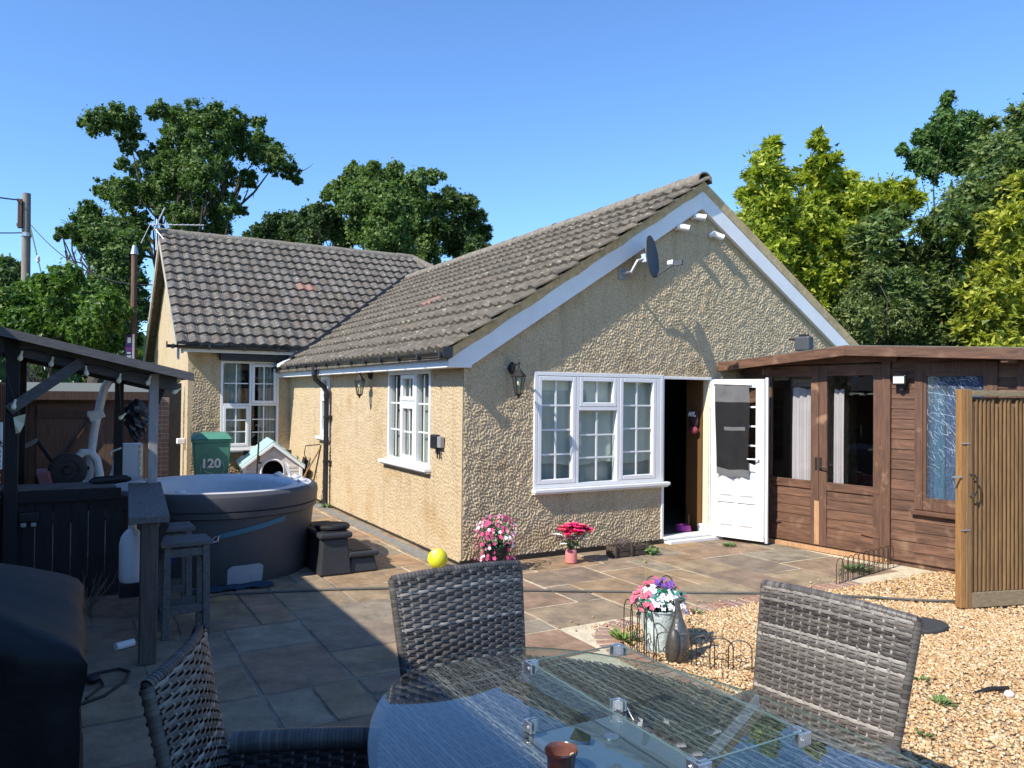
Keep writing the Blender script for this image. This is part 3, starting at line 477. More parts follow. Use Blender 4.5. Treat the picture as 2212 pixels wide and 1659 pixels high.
# gutters, brackets, downpipe
def gutter(p0, p1, par, r=.058):
    p0, p1 = Vector(p0), Vector(p1); d = (p1-p0).normalized(); s = d.cross(Vector((0,0,1))); n = 8; vs = []
    for p in (p0, p1):
        for rad in (r, r-.006): vs += [p+s*math.cos(math.pi*(1+i/n))*rad+Vector((0,0,math.sin(math.pi*(1+i/n))*rad*.95)) for i in range(n+1)]
    m = n+1; fs = []
    for i in range(n): fs += [(i, i+1, 2*m+i+1, 2*m+i), (m+i, 3*m+i, 3*m+i+1, m+i+1), (i, m+i, m+i+1, i+1), (2*m+i, 2*m+i+1, 3*m+i+1, 3*m+i)]
    mb = MB().add(vs, fs); L = (p1-p0).length
    o = part('gutter', mb, m_gutter, par, smooth=True, ang=50)
    k = 0
    while k < L:
        c = p0+d*(k+.1); br = MB(); br.obox(c-Vector((0,0,.03))+d*0, s*.066, d*.022, Vector((0,0,.042))); part('gutter_bracket', br, m_gutter, o, bevel=.012); k += .62
    cp = MB(); cp.obox(p0, s*.06, d*.008, Vector((0,0,.058))); part('gutter_end', cp, m_gutter, o, bevel=.02)
gutter((-.295,-.22,2.345), (-.295,7.95,2.40), roofA)
gutter((-2.32,7.37,2.735), (-.15,7.37,2.735), roofB)
dp = MB(); dp.tube([(-.295,5.02,2.33),(-.295,5.02,2.22),(-.28,5.02,2.12),(-.12,5.02,1.98),(-.085,5.02,1.90),(-.085,5.02,.06),(-.13,5.02,.02)], .042, 10); dp.cyl((-.085,5.02,1.93),(-.085,5.02,1.80),.05); dp.cyl((-.295,5.02,2.30),(-.295,5.02,2.18),.05)
dpo = part('downpipe', dp, m_gutter, house, smooth=True)
for z in (1.5, .75): b = MB(); b.cyl((-.085,5.02,z-.02),(-.085,5.02,z+.02),.052); b.box(-.08,.0,4.93,5.11,z-.018,z+.018); part('pipe_clip', b, m_gutter, dpo)
# open door (its own frame turned on the hinge)
hx, hy = 3.685, -.045; dv = Vector((.225,-.58,0)); DW = .72; da = dv.normalized(); dn = Vector((da.y, -da.x, 0))     # dn points to the garden side (-X)
if dn.x > 0: dn = -dn
DP = lambda u, w_, d: Vector((hx,hy,0))+da*u+Vector((0,0,w_))+dn*d
def dbar(mb, u0, u1, w0, w1, d0, d1): mb.hexa([DP(u0,w0,d0),DP(u1,w0,d0),DP(u1,w0,d1),DP(u0,w0,d1),DP(u0,w1,d0),DP(u1,w1,d0),DP(u1,w1,d1),DP(u0,w1,d1)])
d = MB(); dbar(d,0,.10,.05,2.13,-.03,.03); dbar(d,DW-.11,DW,.05,2.13,-.03,.03); dbar(d,.10,DW-.11,2.02,2.13,-.03,.03); dbar(d,.10,DW-.11,.05,.17,-.03,.03); dbar(d,.10,DW-.11,.94,1.02,-.03,.03)
door = part('door', d, m_white, house, bevel=.004)
d = MB(); dbar(d,.10,DW-.11,.17,.94,-.012,.008); dbar(d,.33,.375,.17,.94,-.026,.029); dbar(d,.10,DW-.11,.52,.57,-.026,.0285); part('door_panel', d, m_white, door)
for (u0, u1) in ((.115,.315),(.39,.595)):
    for (w0, w1) in ((.20,.50),(.59,.90)):
        d = MB(); e = .03; vs = [DP(u0,w0,.009),DP(u1,w0,.009),DP(u1,w1,.009),DP(u0,w1,.009),DP(u0+e,w0+e,.034),DP(u1-e,w0+e,.034),DP(u1-e,w1-e,.034),DP(u0+e,w1-e,.034)]
        d.add(vs, [(0,1,5,4),(1,2,6,5),(2,3,7,6),(3,0,4,7),(4,5,6,7)]); part('raised_panel', d, m_white, door)
d = MB(); dbar(d,.10,DW-.11,1.02,2.02,-.006,.0); part('pane', d, m_glass, door)
d = MB()
for w_ in (1.27,1.52,1.77): dbar(d,.10,DW-.11,w_-.011,w_+.011,.001,.012)
dbar(d,.345,.367,1.02,2.02,.0015,.0115); part('glazing_bar', d, m_white, door)
d = MB(); N = 14                                            # scalloped bottom rail over the panels
top = [DP(.10+(DW-.21)*i/N, 1.015+.035*abs(math.sin(math.pi*i/N*2)), .031) for i in range(N+1)]; bot = [DP(.10+(DW-.21)*i/N, .94, .031) for i in range(N+1)]
d.add(top+bot, [(i, i+1, N+2+i, N+1+i) for i in range(N)]); part('scalloped_rail', d, m_white, door)
d = MB(); dbar(d,DW-.085,DW-.045,.98,1.17,.031,.04); d.cyl(DP(DW-.065,1.10,.04),DP(DW-.065,1.10,.085),.011); d.cyl(DP(DW-.06,1.10,.08),DP(DW-.20,1.10,.085),.011,.009); part('handle', d, m_white, door, bevel=.003)
d = MB(); dbar(d,DW+.001,DW+.035,.03,2.15,-.045,-.01); dbar(d,DW+.001,DW+.006,.1,2.08,-.008,.012); part('edge_strip', d, m_white, door)
d = MB()
for w_ in (.35,1.05,1.8): d.cyl(DP(-.012,w_-.05,.035),DP(-.012,w_+.05,.035),.012)
part('hinge', d, m_white, door)
# ------------------------------------------------------------------ patio, edging, gravel
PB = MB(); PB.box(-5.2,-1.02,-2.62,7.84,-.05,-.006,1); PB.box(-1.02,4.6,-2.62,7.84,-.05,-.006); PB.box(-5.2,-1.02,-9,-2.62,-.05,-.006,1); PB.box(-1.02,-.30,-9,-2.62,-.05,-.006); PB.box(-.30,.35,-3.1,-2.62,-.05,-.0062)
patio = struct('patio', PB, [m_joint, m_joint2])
occ = set(); cells = .30
def inpatio(x0, x1, y0, y1):
    if x1 > .02 and y1 > .02 and x0 < 6.9: return False
    if y0 < -2.42: return x1 <= -.36+max(0, (y0+3.3))*.25
    return x1 < 4.45
def in_bed(x, y): return False
sizes = [(3,2),(2,2),(2,3),(3,2),(2,1),(1,2),(3,3),(2,2),(4,2)]
nst = 0
def stone(x0, x1, y0, y1):
    jx = lambda: random.uniform(-.008,.008); gp = .0085; z = random.uniform(-.003,.004); b = .008
    P = [(x0+gp+jx(), y0+gp+jx()), (x1-gp+jx(), y0+gp+jx()), (x1-gp+jx(), y1-gp+jx()), (x0+gp+jx(), y1-gp+jx())]; ring = []
    for i in range(4):
        a, c = P[i], P[(i+1) % 4]
        for t in (0, .33, .66): ring.append((a[0]+(c[0]-a[0])*t+(jx()*.5 if t else 0), a[1]+(c[1]-a[1])*t+(jx()*.5 if t else 0)))
    cx = sum(p[0] for p in ring)/12; cy = sum(p[1] for p in ring)/12; tx, ty = random.uniform(-.003,.003), random.uniform(-.003,.003)
    ins = lambda p, k: (p[0]+(cx-p[0])*k, p[1]+(cy-p[1])*k)
    mb = MB(); k = .02
    vs = [(p[0], p[1], -.03) for p in ring]+[(p[0], p[1], z-.006) for p in ring]+[(*ins(p, k), z+tx*(p[0]-cx)+ty*(p[1]-cy)) for p in ring]
    mb.add(vs, [(i, (i+1) % 12, 12+(i+1) % 12, 12+i) for i in range(12)]+[(12+i, 12+(i+1) % 12, 24+(i+1) % 12, 24+i) for i in range(12)]+[tuple(range(24, 36))])
    part('paving_stone', mb, m_stone, patio)
NX0, NY0 = -17, -30
for j in range(NY0, 27):
    for i in range(NX0, 15):
        if (i, j) in occ: continue
        random.shuffle(sizes)
        for (a, b) in sizes+[(1,1)]:
            cs = [(i+p, j+q) for p in range(a) for q in range(b)]
            if any(c in occ for c in cs): continue
            x0, x1, y0_, y1_ = i*cells, (i+a)*cells, j*cells-.02, (j+b)*cells-.02
            if not inpatio(x0, x1, y0_, y1_): continue
            if (a, b) == (1, 1) and random.random() < .0: continue
            occ.update(cs)
            if nst < 296: stone(x0, x1, y0_, y1_); nst += 1
            break
# brick edging round the gravel: straight run, bend, then towards the table
edge = thing('brick_edging', 'curved red brick edging between the paving and the gravel', 'edging', (1.2,-2.6,0))
def brickp(c, d, l=.20, wd=.078, h=.05):
    c = Vector(c); d = Vector(d).normalized(); s = Vector((-d.y, d.x, 0)); mb = MB(); mb.obox(c+Vector((0,0,-.021+random.uniform(-.003,.003))), d*l/2, s*wd/2, Vector((0,0,h/2))); part('brick', mb, m_brick, edge, bevel=.006, seg=1)
for i in range(27): brickp((3.25-i*.105, -2.52+.0*i, 0), (random.uniform(-.03,.03), 1, 0))
cc, R_ = Vector((.42,-3.12,0)), .60
for i in range(1, 10):
    a = math.pi/2+i*math.pi/2/9.5; brickp(cc+Vector((math.cos(a)*R_, math.sin(a)*R_, 0)), (math.cos(a), math.sin(a), 0), wd=.068)
for i in range(26): brickp((-.18+random.uniform(-.004,.004), -3.14-i*.105, 0), (1, random.uniform(-.03,.03), 0))
GB = MB(); GB.poly([(-.27,-9,-.05),(9,-9,-.05),(9,-2.42,-.05),(.4,-2.5,-.05),(-.1,-2.75,-.05),(-.27,-3.1,-.05)], (0,0,.042)); struct('gravel_bed', GB, m_gravelbed)
def pebbles(n, region, smin, smax):
    x, y = region(n); n = len(x)
    base = np.array([(-1,-1,-.8),(1,-1,-.8),(1,1,-.8),(-1,1,-.8),(-.75,-.75,.8),(.75,-.75,.8),(.75,.75,.8),(-.75,.75,.8)])*.6
    V = base[None]+RNG.normal(0, .13, (n, 8, 3)); sz = RNG.uniform(smin, smax, (n, 1, 1))*np.stack([RNG.uniform(.7,1.45,n), RNG.uniform(.65,1.1,n), RNG.uniform(.4,.75,n)], 1)[:, None, :]
    V = V*sz; a = RNG.uniform(0, 6.283, n); t = RNG.normal(0, .35, n)
    ca, sa, ct, st_ = np.cos(a)[:, None], np.sin(a)[:, None], np.cos(t)[:, None], np.sin(t)[:, None]
    X, Y, Z = V[..., 0], V[..., 1], V[..., 2]; Y, Z = Y*ct-Z*st_, Y*st_+Z*ct; X, Y = X*ca-Y*sa, X*sa+Y*ca
    z0 = RNG.uniform(-.004, .010, n)[:, None]
    V = np.stack([X+x[:, None], Y+y[:, None], Z+z0], 2).reshape(-1, 3)
    f = np.array([(0,3,2,1),(4,5,6,7),(0,1,5,4),(1,2,6,5),(2,3,7,6),(3,0,4,7)]); Fq = (f[None]+np.arange(n)[:, None, None]*8).reshape(-1, 4)
    return V, Fq
def reg(x0, x1, y0, y1, cond=None):
    def f(n):
        x = RNG.uniform(x0, x1, n); y = RNG.uniform(y0, y1, n); k = np.ones(n, bool)
        k &= ~((x < .42) & (y > -3.12) & ((x-.42)**2+(y+3.12)**2 > .50**2)) & (x > -.06)
        sx = 4.17+.144*(-.2-y); k &= x < sx+.05
        if cond is not None: k &= cond(x, y)
        return x[k], y[k]
    return f
A1 = pebbles(38000, reg(-.08, 3.4, -6.6, -2.64, lambda x, y: (x-.9*(y+3.2)*-1 < 3.3)), .010, .021)
A2 = pebbles(14000, reg(.2, 4.7, -4.6, -2.62), .012, .024)
V = np.concatenate([A1[0], A2[0]]); Fq = np.concatenate([A1[1], A2[1]+len(A1[0])])
o = link('gravel', mesh_np('gravel', V, Fq, m_pebble, smooth=False), None, 'stuff')
# stray pebbles on the brick edge
Vp, Fp = pebbles(160, lambda n: (RNG.uniform(-.3, 3.2, n), -2.55+RNG.normal(0, .10, n)), .008, .016)
Vp[:, 2] += .008; link('stray_pebbles', mesh_np('stray_pebbles', Vp, Fp, m_pebble), None, 'stuff')
# ------------------------------------------------------------------ summerhouse
sh = thing('summerhouse', 'brown timber summerhouse with glazed double doors standing beside the house', 'summerhouse', (4.17,-.2,0))
e = Vector((.144,-.99,0)).normalized(); fn = Vector((-.99,-.144,0)).normalized()
SP = lambda s, z, d=0: Vector((4.17,-.2,0))+e*s+Vector((0,0,z))+fn*d
def sbar(mb, s0, s1, z0, z1, d0, d1): return mb.hexa([SP(s0,z0,d0),SP(s1,z0,d0),SP(s1,z0,d1),SP(s0,z0,d1),SP(s0,z1,d0),SP(s1,z1,d0),SP(s1,z1,d1),SP(s0,z1,d1)])
def rail(mb, pts, d0, d1): return mb.poly([SP(s, z, d0) for s, z in pts], fn*(d1-d0))
topz = lambda s: 2.52-abs(s-1.56)*.055 if s > 1.56 else 2.52-abs(s-1.56)*.085
# wall boards: one row per .115 m; each run between openings is a board of its own
def boards(s0, s1, z0, z1, step=.115, d=.0, par=sh):
    k = 0; z = z0
    while z < z1-.02:
        zt = min(z+step-.003, z1); mb = MB(); j = random.uniform(-.003,.003)
        mb.hexa([SP(s0,z,d-.02),SP(s1,z,d-.02),SP(s1,z,d+.012+j),SP(s0,z,d+.012+j),SP(s0,zt,d-.02),SP(s1,zt,d-.02),SP(s1,zt,d+.002+j),SP(s0,zt,d+.002+j)])
        part('weatherboard', mb, m_shed, par); z += step; k += 1
boards(1.955,2.225,.06,2.36); boards(3.06,3.25,.06,2.36); boards(2.225,3.06,.06,.66); boards(2.225,3.06,2.30,2.42); boards(-.05,.20,.06,2.40)
mb = MB(); sbar(mb,-.05,3.25,.0,2.36,-.09,-.05); 
mb = MB()
for (a_, b_, c_, d_) in ((-.05,.28,.0,2.4),(1.86,2.29,.0,2.4),(2.97,3.25,.0,2.4),(.28,1.86,.0,.07),(.28,1.86,2.3,2.4),(2.29,2.97,.0,.78),(2.29,2.97,2.17,2.4)): sbar(mb, a_, b_, c_, d_, -.05, -.022)
part('wall_lining', mb, m_shedv, sh)
mb = MB(); sbar(mb,-.06,3.3,0,2.36,-2.6,-2.56); mb.hexa([SP(-.05,0,-.05),SP(-.02,0,-.05),SP(-.02,0,-2.56),SP(-.05,0,-2.56),SP(-.05,2.36,-.05),SP(-.02,2.36,-.05),SP(-.02,2.36,-2.56),SP(-.05,2.36,-2.56)]); mb.hexa([SP(3.22,0,-.05),SP(3.25,0,-.05),SP(3.25,0,-2.56),SP(3.22,0,-2.56),SP(3.22,2.36,-.05),SP(3.25,2.36,-.05),SP(3.25,2.36,-2.56),SP(3.22,2.36,-2.56)]); sbar(mb,-.04,3.24,.02,.05,-2.56,-.05)
part('wall', mb, pm('summerhouse_inside', (.10,.065,.045), .8, .2, 6), sh)
mb = MB(); pts = [(-.24,topz(-.24)),(1.56,topz(1.56)),(3.6,topz(3.6)),(3.6,topz(3.6)-.03),(1.56,topz(1.56)-.03),(-.24,topz(-.24)-.03)]; rail(mb, pts, -2.7, .30); roofS = part('roof', mb, m_felt, sh)
for (s0, s1) in ((-.235,1.559),(1.561,3.6)):
    mb = MB(); rail(mb, [(s0,topz(s0)-.008),(s1,topz(s1)-.008),(s1,topz(s1)-.125),(s0,topz(s0)-.125)], .301, .325); part('fascia_board', mb, m_shed, roofS, bevel=.004)
mb = MB(); mb.hexa([SP(-.26,topz(-.24)-.13,.30),SP(-.235,topz(-.24)-.13,.30),SP(-.235,topz(-.24)-.13,-2.6),SP(-.26,topz(-.24)-.13,-2.6),SP(-.26,topz(-.24)+.01,.34),SP(-.235,topz(-.24)+.01,.34),SP(-.235,topz(-.24)+.01,-2.6),SP(-.26,topz(-.24)+.01,-2.6)]); part('fascia_board', mb, m_bare, roofS)
for s in (-.02, 3.22): mb = MB(); sbar(mb, s-.035, s+.035, 2.27, 2.36, .0, .30); part('roof_joist', mb, m_shed, roofS, bevel=.008)
mb = MB(); sbar(mb,3.24,3.33,.0,2.36,-.05,.03); part('corner_post', mb, m_shedv, sh)
# double doors
mb = MB(); sbar(mb,.19,.285,.05,2.32,-.03,.035); part('door_post', mb, m_shedv, sh, bevel=.005)
mb = MB(); sbar(mb,1.86,1.955,.0,2.34,-.03,.045); part('door_post', mb, m_shedv, sh, bevel=.005)
mb = MB(); rail(mb, [(.16,2.315),(2.04,2.325),(2.04,2.405),(1.1,2.445),(.16,2.375)], .012, .06); part('door_lintel', mb, m_shed, sh, bevel=.005)
mb = MB(); sbar(mb,.19,1.95,.0,.055,-.05,.07); part('door_sill', mb, m_bare, sh, bevel=.006)
for k, (s0, s1) in enumerate(((.29,1.06),(1.065,1.855))):
    f = MB(); sw = .105
    sbar(f,s0,s0+sw,.07,2.30,-.01,.03); sbar(f,s1-sw,s1,.07,2.30,-.01,.03); dr = part('door', f, m_shedv, sh, bevel=.004)
    for za, zb_ in ((2.17,2.30),(.76,.86),(.07,.19)): f = MB(); sbar(f,s0+sw,s1-sw,za,zb_,-.008,.028); part('door_rail', f, m_shed, dr, bevel=.004)
    f = MB(); sbar(f,s0+sw-.005,s1-sw+.005,.855,2.175,-.004,.002); part('pane', f, m_glass, dr)
    z = .19
    while z < .755:
        f = MB(); f.hexa([SP(s0+sw,z,-.01),SP(s1-sw,z,-.01),SP(s1-sw,z,.016),SP(s0+sw,z,.016),SP(s0+sw,min(z+.112,.758),-.01),SP(s1-sw,min(z+.112,.758),-.01),SP(s1-sw,min(z+.112,.758),.006),SP(s0+sw,min(z+.112,.758),.006)]); part('weatherboard', f, m_shed, dr); z += .115
    hs = s0+.02 if k == 0 else s1-.02; dirn = 1 if k == 0 else -1
    for z in (2.24,.30,.82):
        f = MB(); f.poly([SP(hs,z-.035,.031),SP(hs+dirn*.05,z-.035,.031),SP(hs+dirn*.23,z-.008,.031),SP(hs+dirn*.23,z+.008,.031),SP(hs+dirn*.05,z+.035,.031),SP(hs,z+.035,.031)], fn*.005); part('hinge', f, m_shed, dr)
    f = MB(); sbar(f, 1.015 if k == 0 else 1.075, 1.05 if k == 0 else 1.11, 1.0, 1.16, .031, .037); 
    if k: f.cyl(SP(1.09,1.04,.037),SP(1.09,1.04,.075),.009); f.cyl(SP(1.09,1.04,.07),SP(1.19,1.03,.07),.009)
    part('latch', f, m_iron, dr, bevel=.002)
f = MB(); sbar(f,1.01,1.075,.08,.62,.0312,.0345); part('worn_patch', f, m_bare, sh)
# right-hand window: crazed safety glass, partly milky
m_broken = glass('broken_glass', (.72,.80,.86), 1.6, rough=.08); _N = m_broken.node_tree.nodes; _L = m_broken.node_tree.links
_o = [n for n in _N if n.type == 'OUTPUT_MATERIAL'][0]; _m0 = [n for n in _N if n.type == 'MIX_SHADER'][0]; _d = _N.new('ShaderNodeBsdfDiffuse'); _d.inputs[0].default_value = (.42,.52,.62,1)
_g = _N.new('ShaderNodeNewGeometry'); _v = _N.new('ShaderNodeTexVoronoi'); _v.feature = 'DISTANCE_TO_EDGE'; _v.inputs['Scale'].default_value = 42; _L.new(_g.outputs['Position'], _v.inputs['Vector'])
_r = _N.new('ShaderNodeMapRange'); _r.inputs[1].default_value = 0; _r.inputs[2].default_value = .10; _r.inputs[3].default_value = .20; _r.inputs[4].default_value = .035; _L.new(_v.outputs['Distance'], _r.inputs[0])
_x = _N.new('ShaderNodeMixShader'); _L.new(_r.outputs[0], _x.inputs[0]); _L.new(_m0.outputs[0], _x.inputs[1]); _L.new(_d.outputs[0], _x.inputs[2]); _L.new(_x.outputs[0], _o.inputs[0])
f = MB()
for (a_, b_, c_, d_) in ((2.22,2.31,.66,2.30),(2.96,3.06,.66,2.30),(2.31,2.96,.66,.76),(2.31,2.96,2.19,2.30)): sbar(f, a_, b_, c_, d_, -.01, .03)
swin = part('window', f, m_shedv, sh, bevel=.004)
f = MB()
for (a_, b_, c_, d_) in ((2.312,2.345,.762,2.188),(2.925,2.958,.762,2.188),(2.345,2.925,.762,.80),(2.345,2.925,2.15,2.188)): sbar(f, a_, b_, c_, d_, -.02, .018)
part('sash', f, m_shedv, swin)
f = MB(); sbar(f,2.34,2.93,.795,2.155,-.006,.0); part('pane', f, m_broken, swin)
f = MB(); sbar(f,2.20,3.08,.605,.655,.0,.07); part('sill', f, m_shed, swin, bevel=.006)
f = MB()
for i in range(150):                                   # cracks in the broken pane
    s = 2.36+random.random()*.54; z = .85+random.random()**.6*1.28; a = random.gauss(2.2, .45); L = random.uniform(.03,.13) if i > 14 else random.uniform(.25,.6); pts = []; 
    for k in range(5): pts.append(SP(min(2.92,max(2.35,s)), min(2.14,max(.81,z)), .0015)); s += math.cos(a)*L/5; z += math.sin(a)*L/5; a += random.gauss(0,.16)
    f.tube(pts, random.uniform(.0004,.0011), 3)
part('crack', f, pm('crack_white', (.75,.80,.85), .3, .1, 9), swin, kind='stuff')
f = MB(); sbar(f,2.86,2.945,.62,.70,.071,.11); part('latch_block', f, m_bare, swin, bevel=.004)
# curtains inside
def drape(s0, s1, z0, z1, d, mat, folds, amp, tie=None):
    mb = MB(); N = 48; R = 8; vs = []
    for r in range(R+1):
        tt = r/R; z = z1+(z0-z1)*tt
        for i in range(N+1):
            u = i/N; s = s0+(s1-s0)*u
            if tie: s = s0+(s-s0)*(1-tie*math.sin(math.pi*min(1, tt*1.0))**2)
            vs.append(SP(s, z+.01*math.sin(u*9)*(r == 0), d+amp*math.sin(u*folds*6.283+.5*math.sin(tt*3))*(.5+.5*tt)))
    mb.add(vs, [(r*(N+1)+i, r*(N+1)+i+1, (r+1)*(N+1)+i+1, (r+1)*(N+1)+i) for r in range(R) for i in range(N)]); return mb
m_pinkcurt = pm('dusty_pink_curtain', (.62,.50,.52), .9, .1, 3); m_bluecurt = pm('blue_curtain', (.035,.085,.19), .85, .4, 12); m_teal2 = pm('pale_blue_curtain', (.065,.20,.26), .85, .2, 8)
part('curtain', drape(.60,1.0,.5,2.02,-.14,m_pinkcurt,4,.03), m_pinkcurt, sh, smooth=True)
part('curtain', drape(1.17,1.30,.5,2.0,-.14,m_pinkcurt,2,.02), m_pinkcurt, sh, smooth=True)
part('curtain', drape(2.32,2.98,.7,2.2,-.10,m_bluecurt,7,.015), m_bluecurt, sh, smooth=True)
part('curtain', drape(2.39,2.50,.7,2.1,-.075,m_teal2,1.5,.012), m_teal2, sh, smooth=True)
# ------------------------------------------------------------------ garden gate
gt = thing('garden_gate', 'golden brown wooden gate of narrow upright slats standing open on the gravel', 'gate', (3.16,-3.67,0))
gd = Vector((.70,-.20,0)).normalized(); gn = Vector((gd.y,-gd.x,0)); gn = gn if gn.y < 0 else -gn
GP = lambda u, z, d: Vector((3.20,-3.66,0))+gd*u+Vector((0,0,z))+gn*d
def gbar(mb, u0, u1, z0, z1, d0, d1): return mb.hexa([GP(u0,z0,d0),GP(u1,z0,d0),GP(u1,z0,d1),GP(u0,z0,d1),GP(u0,z1,d0),GP(u1,z1,d0),GP(u1,z1,d1),GP(u0,z1,d1)])
f = MB(); gbar(f,0,.055,.02,1.99,-.065,.0); part('gate_stile', f, m_gatep, gt, bevel=.004)
f = MB(); gbar(f,.056,.11,.02,1.99,-.06,.012); part('gate_stile', f, m_gate, gt, bevel=.004)
f = MB(); gbar(f,.112,1.30,1.93,1.98,-.05,.02); part('gate_rail', f, m_gateg, gt, bevel=.004)
f = MB(); gbar(f,.06,1.30,.02,.155,-.05,.010); part('gate_rail', f, m_gateg, gt, bevel=.004)
f = MB(); gbar(f,.11,1.30,.15,1.92,-.065,-.045); part('gate_backing', f, m_shed, gt)
for i in range(26):
    u = .115+i*.045; f = MB(); f.poly([GP(u,.16,-.045),GP(u+.008,.16,-.002),GP(u+.021,.16,-.002),GP(u+.029,.16,-.045)], Vector((0,0,random.uniform(1.70,1.75)))); part('slat', f, m_gate, gt)
f = MB(); f.tube([GP(.085,1.22,.012),GP(.10,1.23,.04),GP(.125,1.18,.055),GP(.125,1.08,.055),GP(.10,1.02,.04),GP(.085,1.03,.012)], .008, 6); part('handle', f, m_iron, gt, smooth=True)
f = MB()
for z in (1.50,.72): f.tube([GP(.0,z,.004),GP(.056,z,.014),GP(.08,z,.016)], .006, 5)
f.tube([GP(.0,1.2,.004),GP(-.10,1.20,.004)], .010, 5); part('latch', f, m_galv, gt)
# ------------------------------------------------------------------ garden bar with lean-to roof (left)
bar_ = thing('garden_bar', 'black stained timber garden bar with a plank counter and a sloping lean-to roof', 'bar', (-4.0,.3,0))
def bpart(nm, fn_, mat, par=bar_, **k): mb = MB(); fn_(mb); return part(nm, mb, mat, par, **k)
bpart('counter', lambda m: m.box(-4.9,-3.42,.28,.60,1.005,1.035), m_oldwood, bevel=.005)
bpart('counter', lambda m: m.hexa([(-3.42,-1.86,.985),(-3.16,-1.84,.985),(-3.02,.34,.985),(-3.30,.34,.985),(-3.42,-1.86,1.035),(-3.16,-1.84,1.035),(-3.02,.34,1.035),(-3.30,.34,1.035)]), m_oldwoody, bevel=.006)
bpart('counter_rail', lambda m: m.box(-4.9,-3.36,.27,.30,.90,1.003), m_barblack, bevel=.004)
for i in range(11): bpart('plank', lambda m: m.box(-4.86+i*.138,-4.86+i*.138+.131,.305,.328,.02,.90), m_barblack)
bpart('frame_rail', lambda m: (m.box(-4.86,-3.36,.33,.38,.80,.88), m.box(-4.86,-3.36,.33,.38,.1,.18)), m_barblack)
bpart('counter_leg', lambda m: m.box(-3.335,-3.225,-1.80,-1.69,.0,.984), pm('leg_wood',(.10,.085,.07),.8,.3,7,.3,st=(6,6,.7)), bevel=.006)
bpart('counter_brace', lambda m: m.bar((-3.24,-1.70,.80),(-3.17,-1.70,.96),.05,.05), m_barblack)
bpart('post', lambda m: m.box(-4.265,-4.165,.18,.275,0,2.40), m_barblack, bevel=.005)
bpart('post', lambda m: m.box(-3.145,-3.065,.20,.275,1.036,2.06), pm('grey_post_wood',(.34,.32,.30),.8,.2,7,.3,st=(6,6,.8)), bevel=.005)
for x in (-4.25,-3.3): bpart('post', lambda m: m.box(x-.045,x+.045,2.2,2.29,0,2.15+(-3.0-x)*.24), m_barblack, bevel=.005)
zl = lambda x: 2.055+(-2.87-x)*.235
def beam(y0, y1, dz0, dz1, x0=-5.6, x1=-2.90): return lambda m: m.hexa([(x0,y0,zl(x0)+dz0),(x1,y0,zl(x1)+dz0),(x1,y1,zl(x1)+dz0),(x0,y1,zl(x0)+dz0),(x0,y0,zl(x0)+dz1),(x1,y0,zl(x1)+dz1),(x1,y1,zl(x1)+dz1),(x0,y1,zl(x0)+dz1)])
m_bargrey = pm('grey_beam_wood',(.105,.103,.104),.75,.35,8,.35,50,st=(1.0,8,8))
bpart('beam', beam(.225,.285,-.175,-.035), m_bargrey, bevel=.005)
bpart('beam', beam(2.2,2.26,-.175,-.035), m_barblack)
bpart('roof_board', beam(-.02,1.0,-.03,-.005,x1=-2.80), m_bargrey); bpart('roof_board', beam(.03,2.5,-.004,.022,x1=-2.78), m_bargrey)
bpart('roof_edge', beam(-.045,-.021,-.045,.03,x1=-2.79), m_bargrey)
for k in range(4): bpart('rafter', beam(.7+k*.42,.75+k*.42,-.09,-.031), m_barblack)
bpart('brace', lambda m: m.bar((-4.235,.18,1.72),(-3.70,.18,zl(-3.70)-.10),.09,.10,up=(0,1,0)), m_bargrey, bevel=.006)
bpart('brace', lambda m: m.bar((-3.10,.30,1.72),(-3.02,.30,1.93),.05,.06,up=(0,1,0)), m_barblack)
# string of cream bulbs under the beam
ls = thing('string_lights', 'string of cream festoon bulbs hanging along the lean-to beam', 'string lights', (-3.6,.15,2.2))
BX = [-4.34,-4.16,-3.93,-3.66,-3.40,-3.16,-2.90]; zbu = [zl(x)-d for x, d in zip(BX, (.02,.19,.18,.19,.19,.15,.06))]
cab = []
for i in range(len(BX)-1):
    for k in range(8): t_ = k/8; cab.append((BX[i]+(BX[i+1]-BX[i])*t_, .15, zbu[i]+(zbu[i+1]-zbu[i])*t_+.075-.06*math.sin(math.pi*t_)*0+.02*math.sin(math.pi*t_)))
cb = MB(); cb.tube(cab, .004, 4); part('cable', cb, m_rubber, ls)
def bulb(p, a=0):
    mb = MB(); mb.lathe([(.009,.065),(.010,.030),(.013,.024),(.019,.010),(.021,-.004),(.017,-.018),(.008,-.026),(0,-.028)][::-1], (0,0,0), 10); mb.xf(Matrix.Translation(p) @ Matrix.Rotation(a, 4, 'Y')); part('bulb', mb, m_bulb, ls, smooth=True)
for x, z in zip(BX, zbu): bulb((x, .15, z), random.uniform(-.2,.5))
bulb((-2.93,.16,zbu[-1]-.11), 1.0); bulb((-3.33,1.2,1.62), .8); bulb((-4.20,.13,1.75), .2)
cb = MB(); cb.tube([(-4.34,.15,2.4),(-4.27,.14,2.1),(-4.20,.13,1.83)], .004, 4); part('cable', cb, m_rubber, ls); cb = MB(); cb.tube([(-2.90,.15,zbu[-1]+.07),(-2.92,.16,zbu[-1]-.03)], .004, 4); part('cable', cb, m_rubber, ls); cb = MB(); cb.tube([(-3.4,.2,2.1),(-3.36,.8,1.85),(-3.33,1.2,1.69)], .004, 4); part('cable', cb, m_rubber, ls)
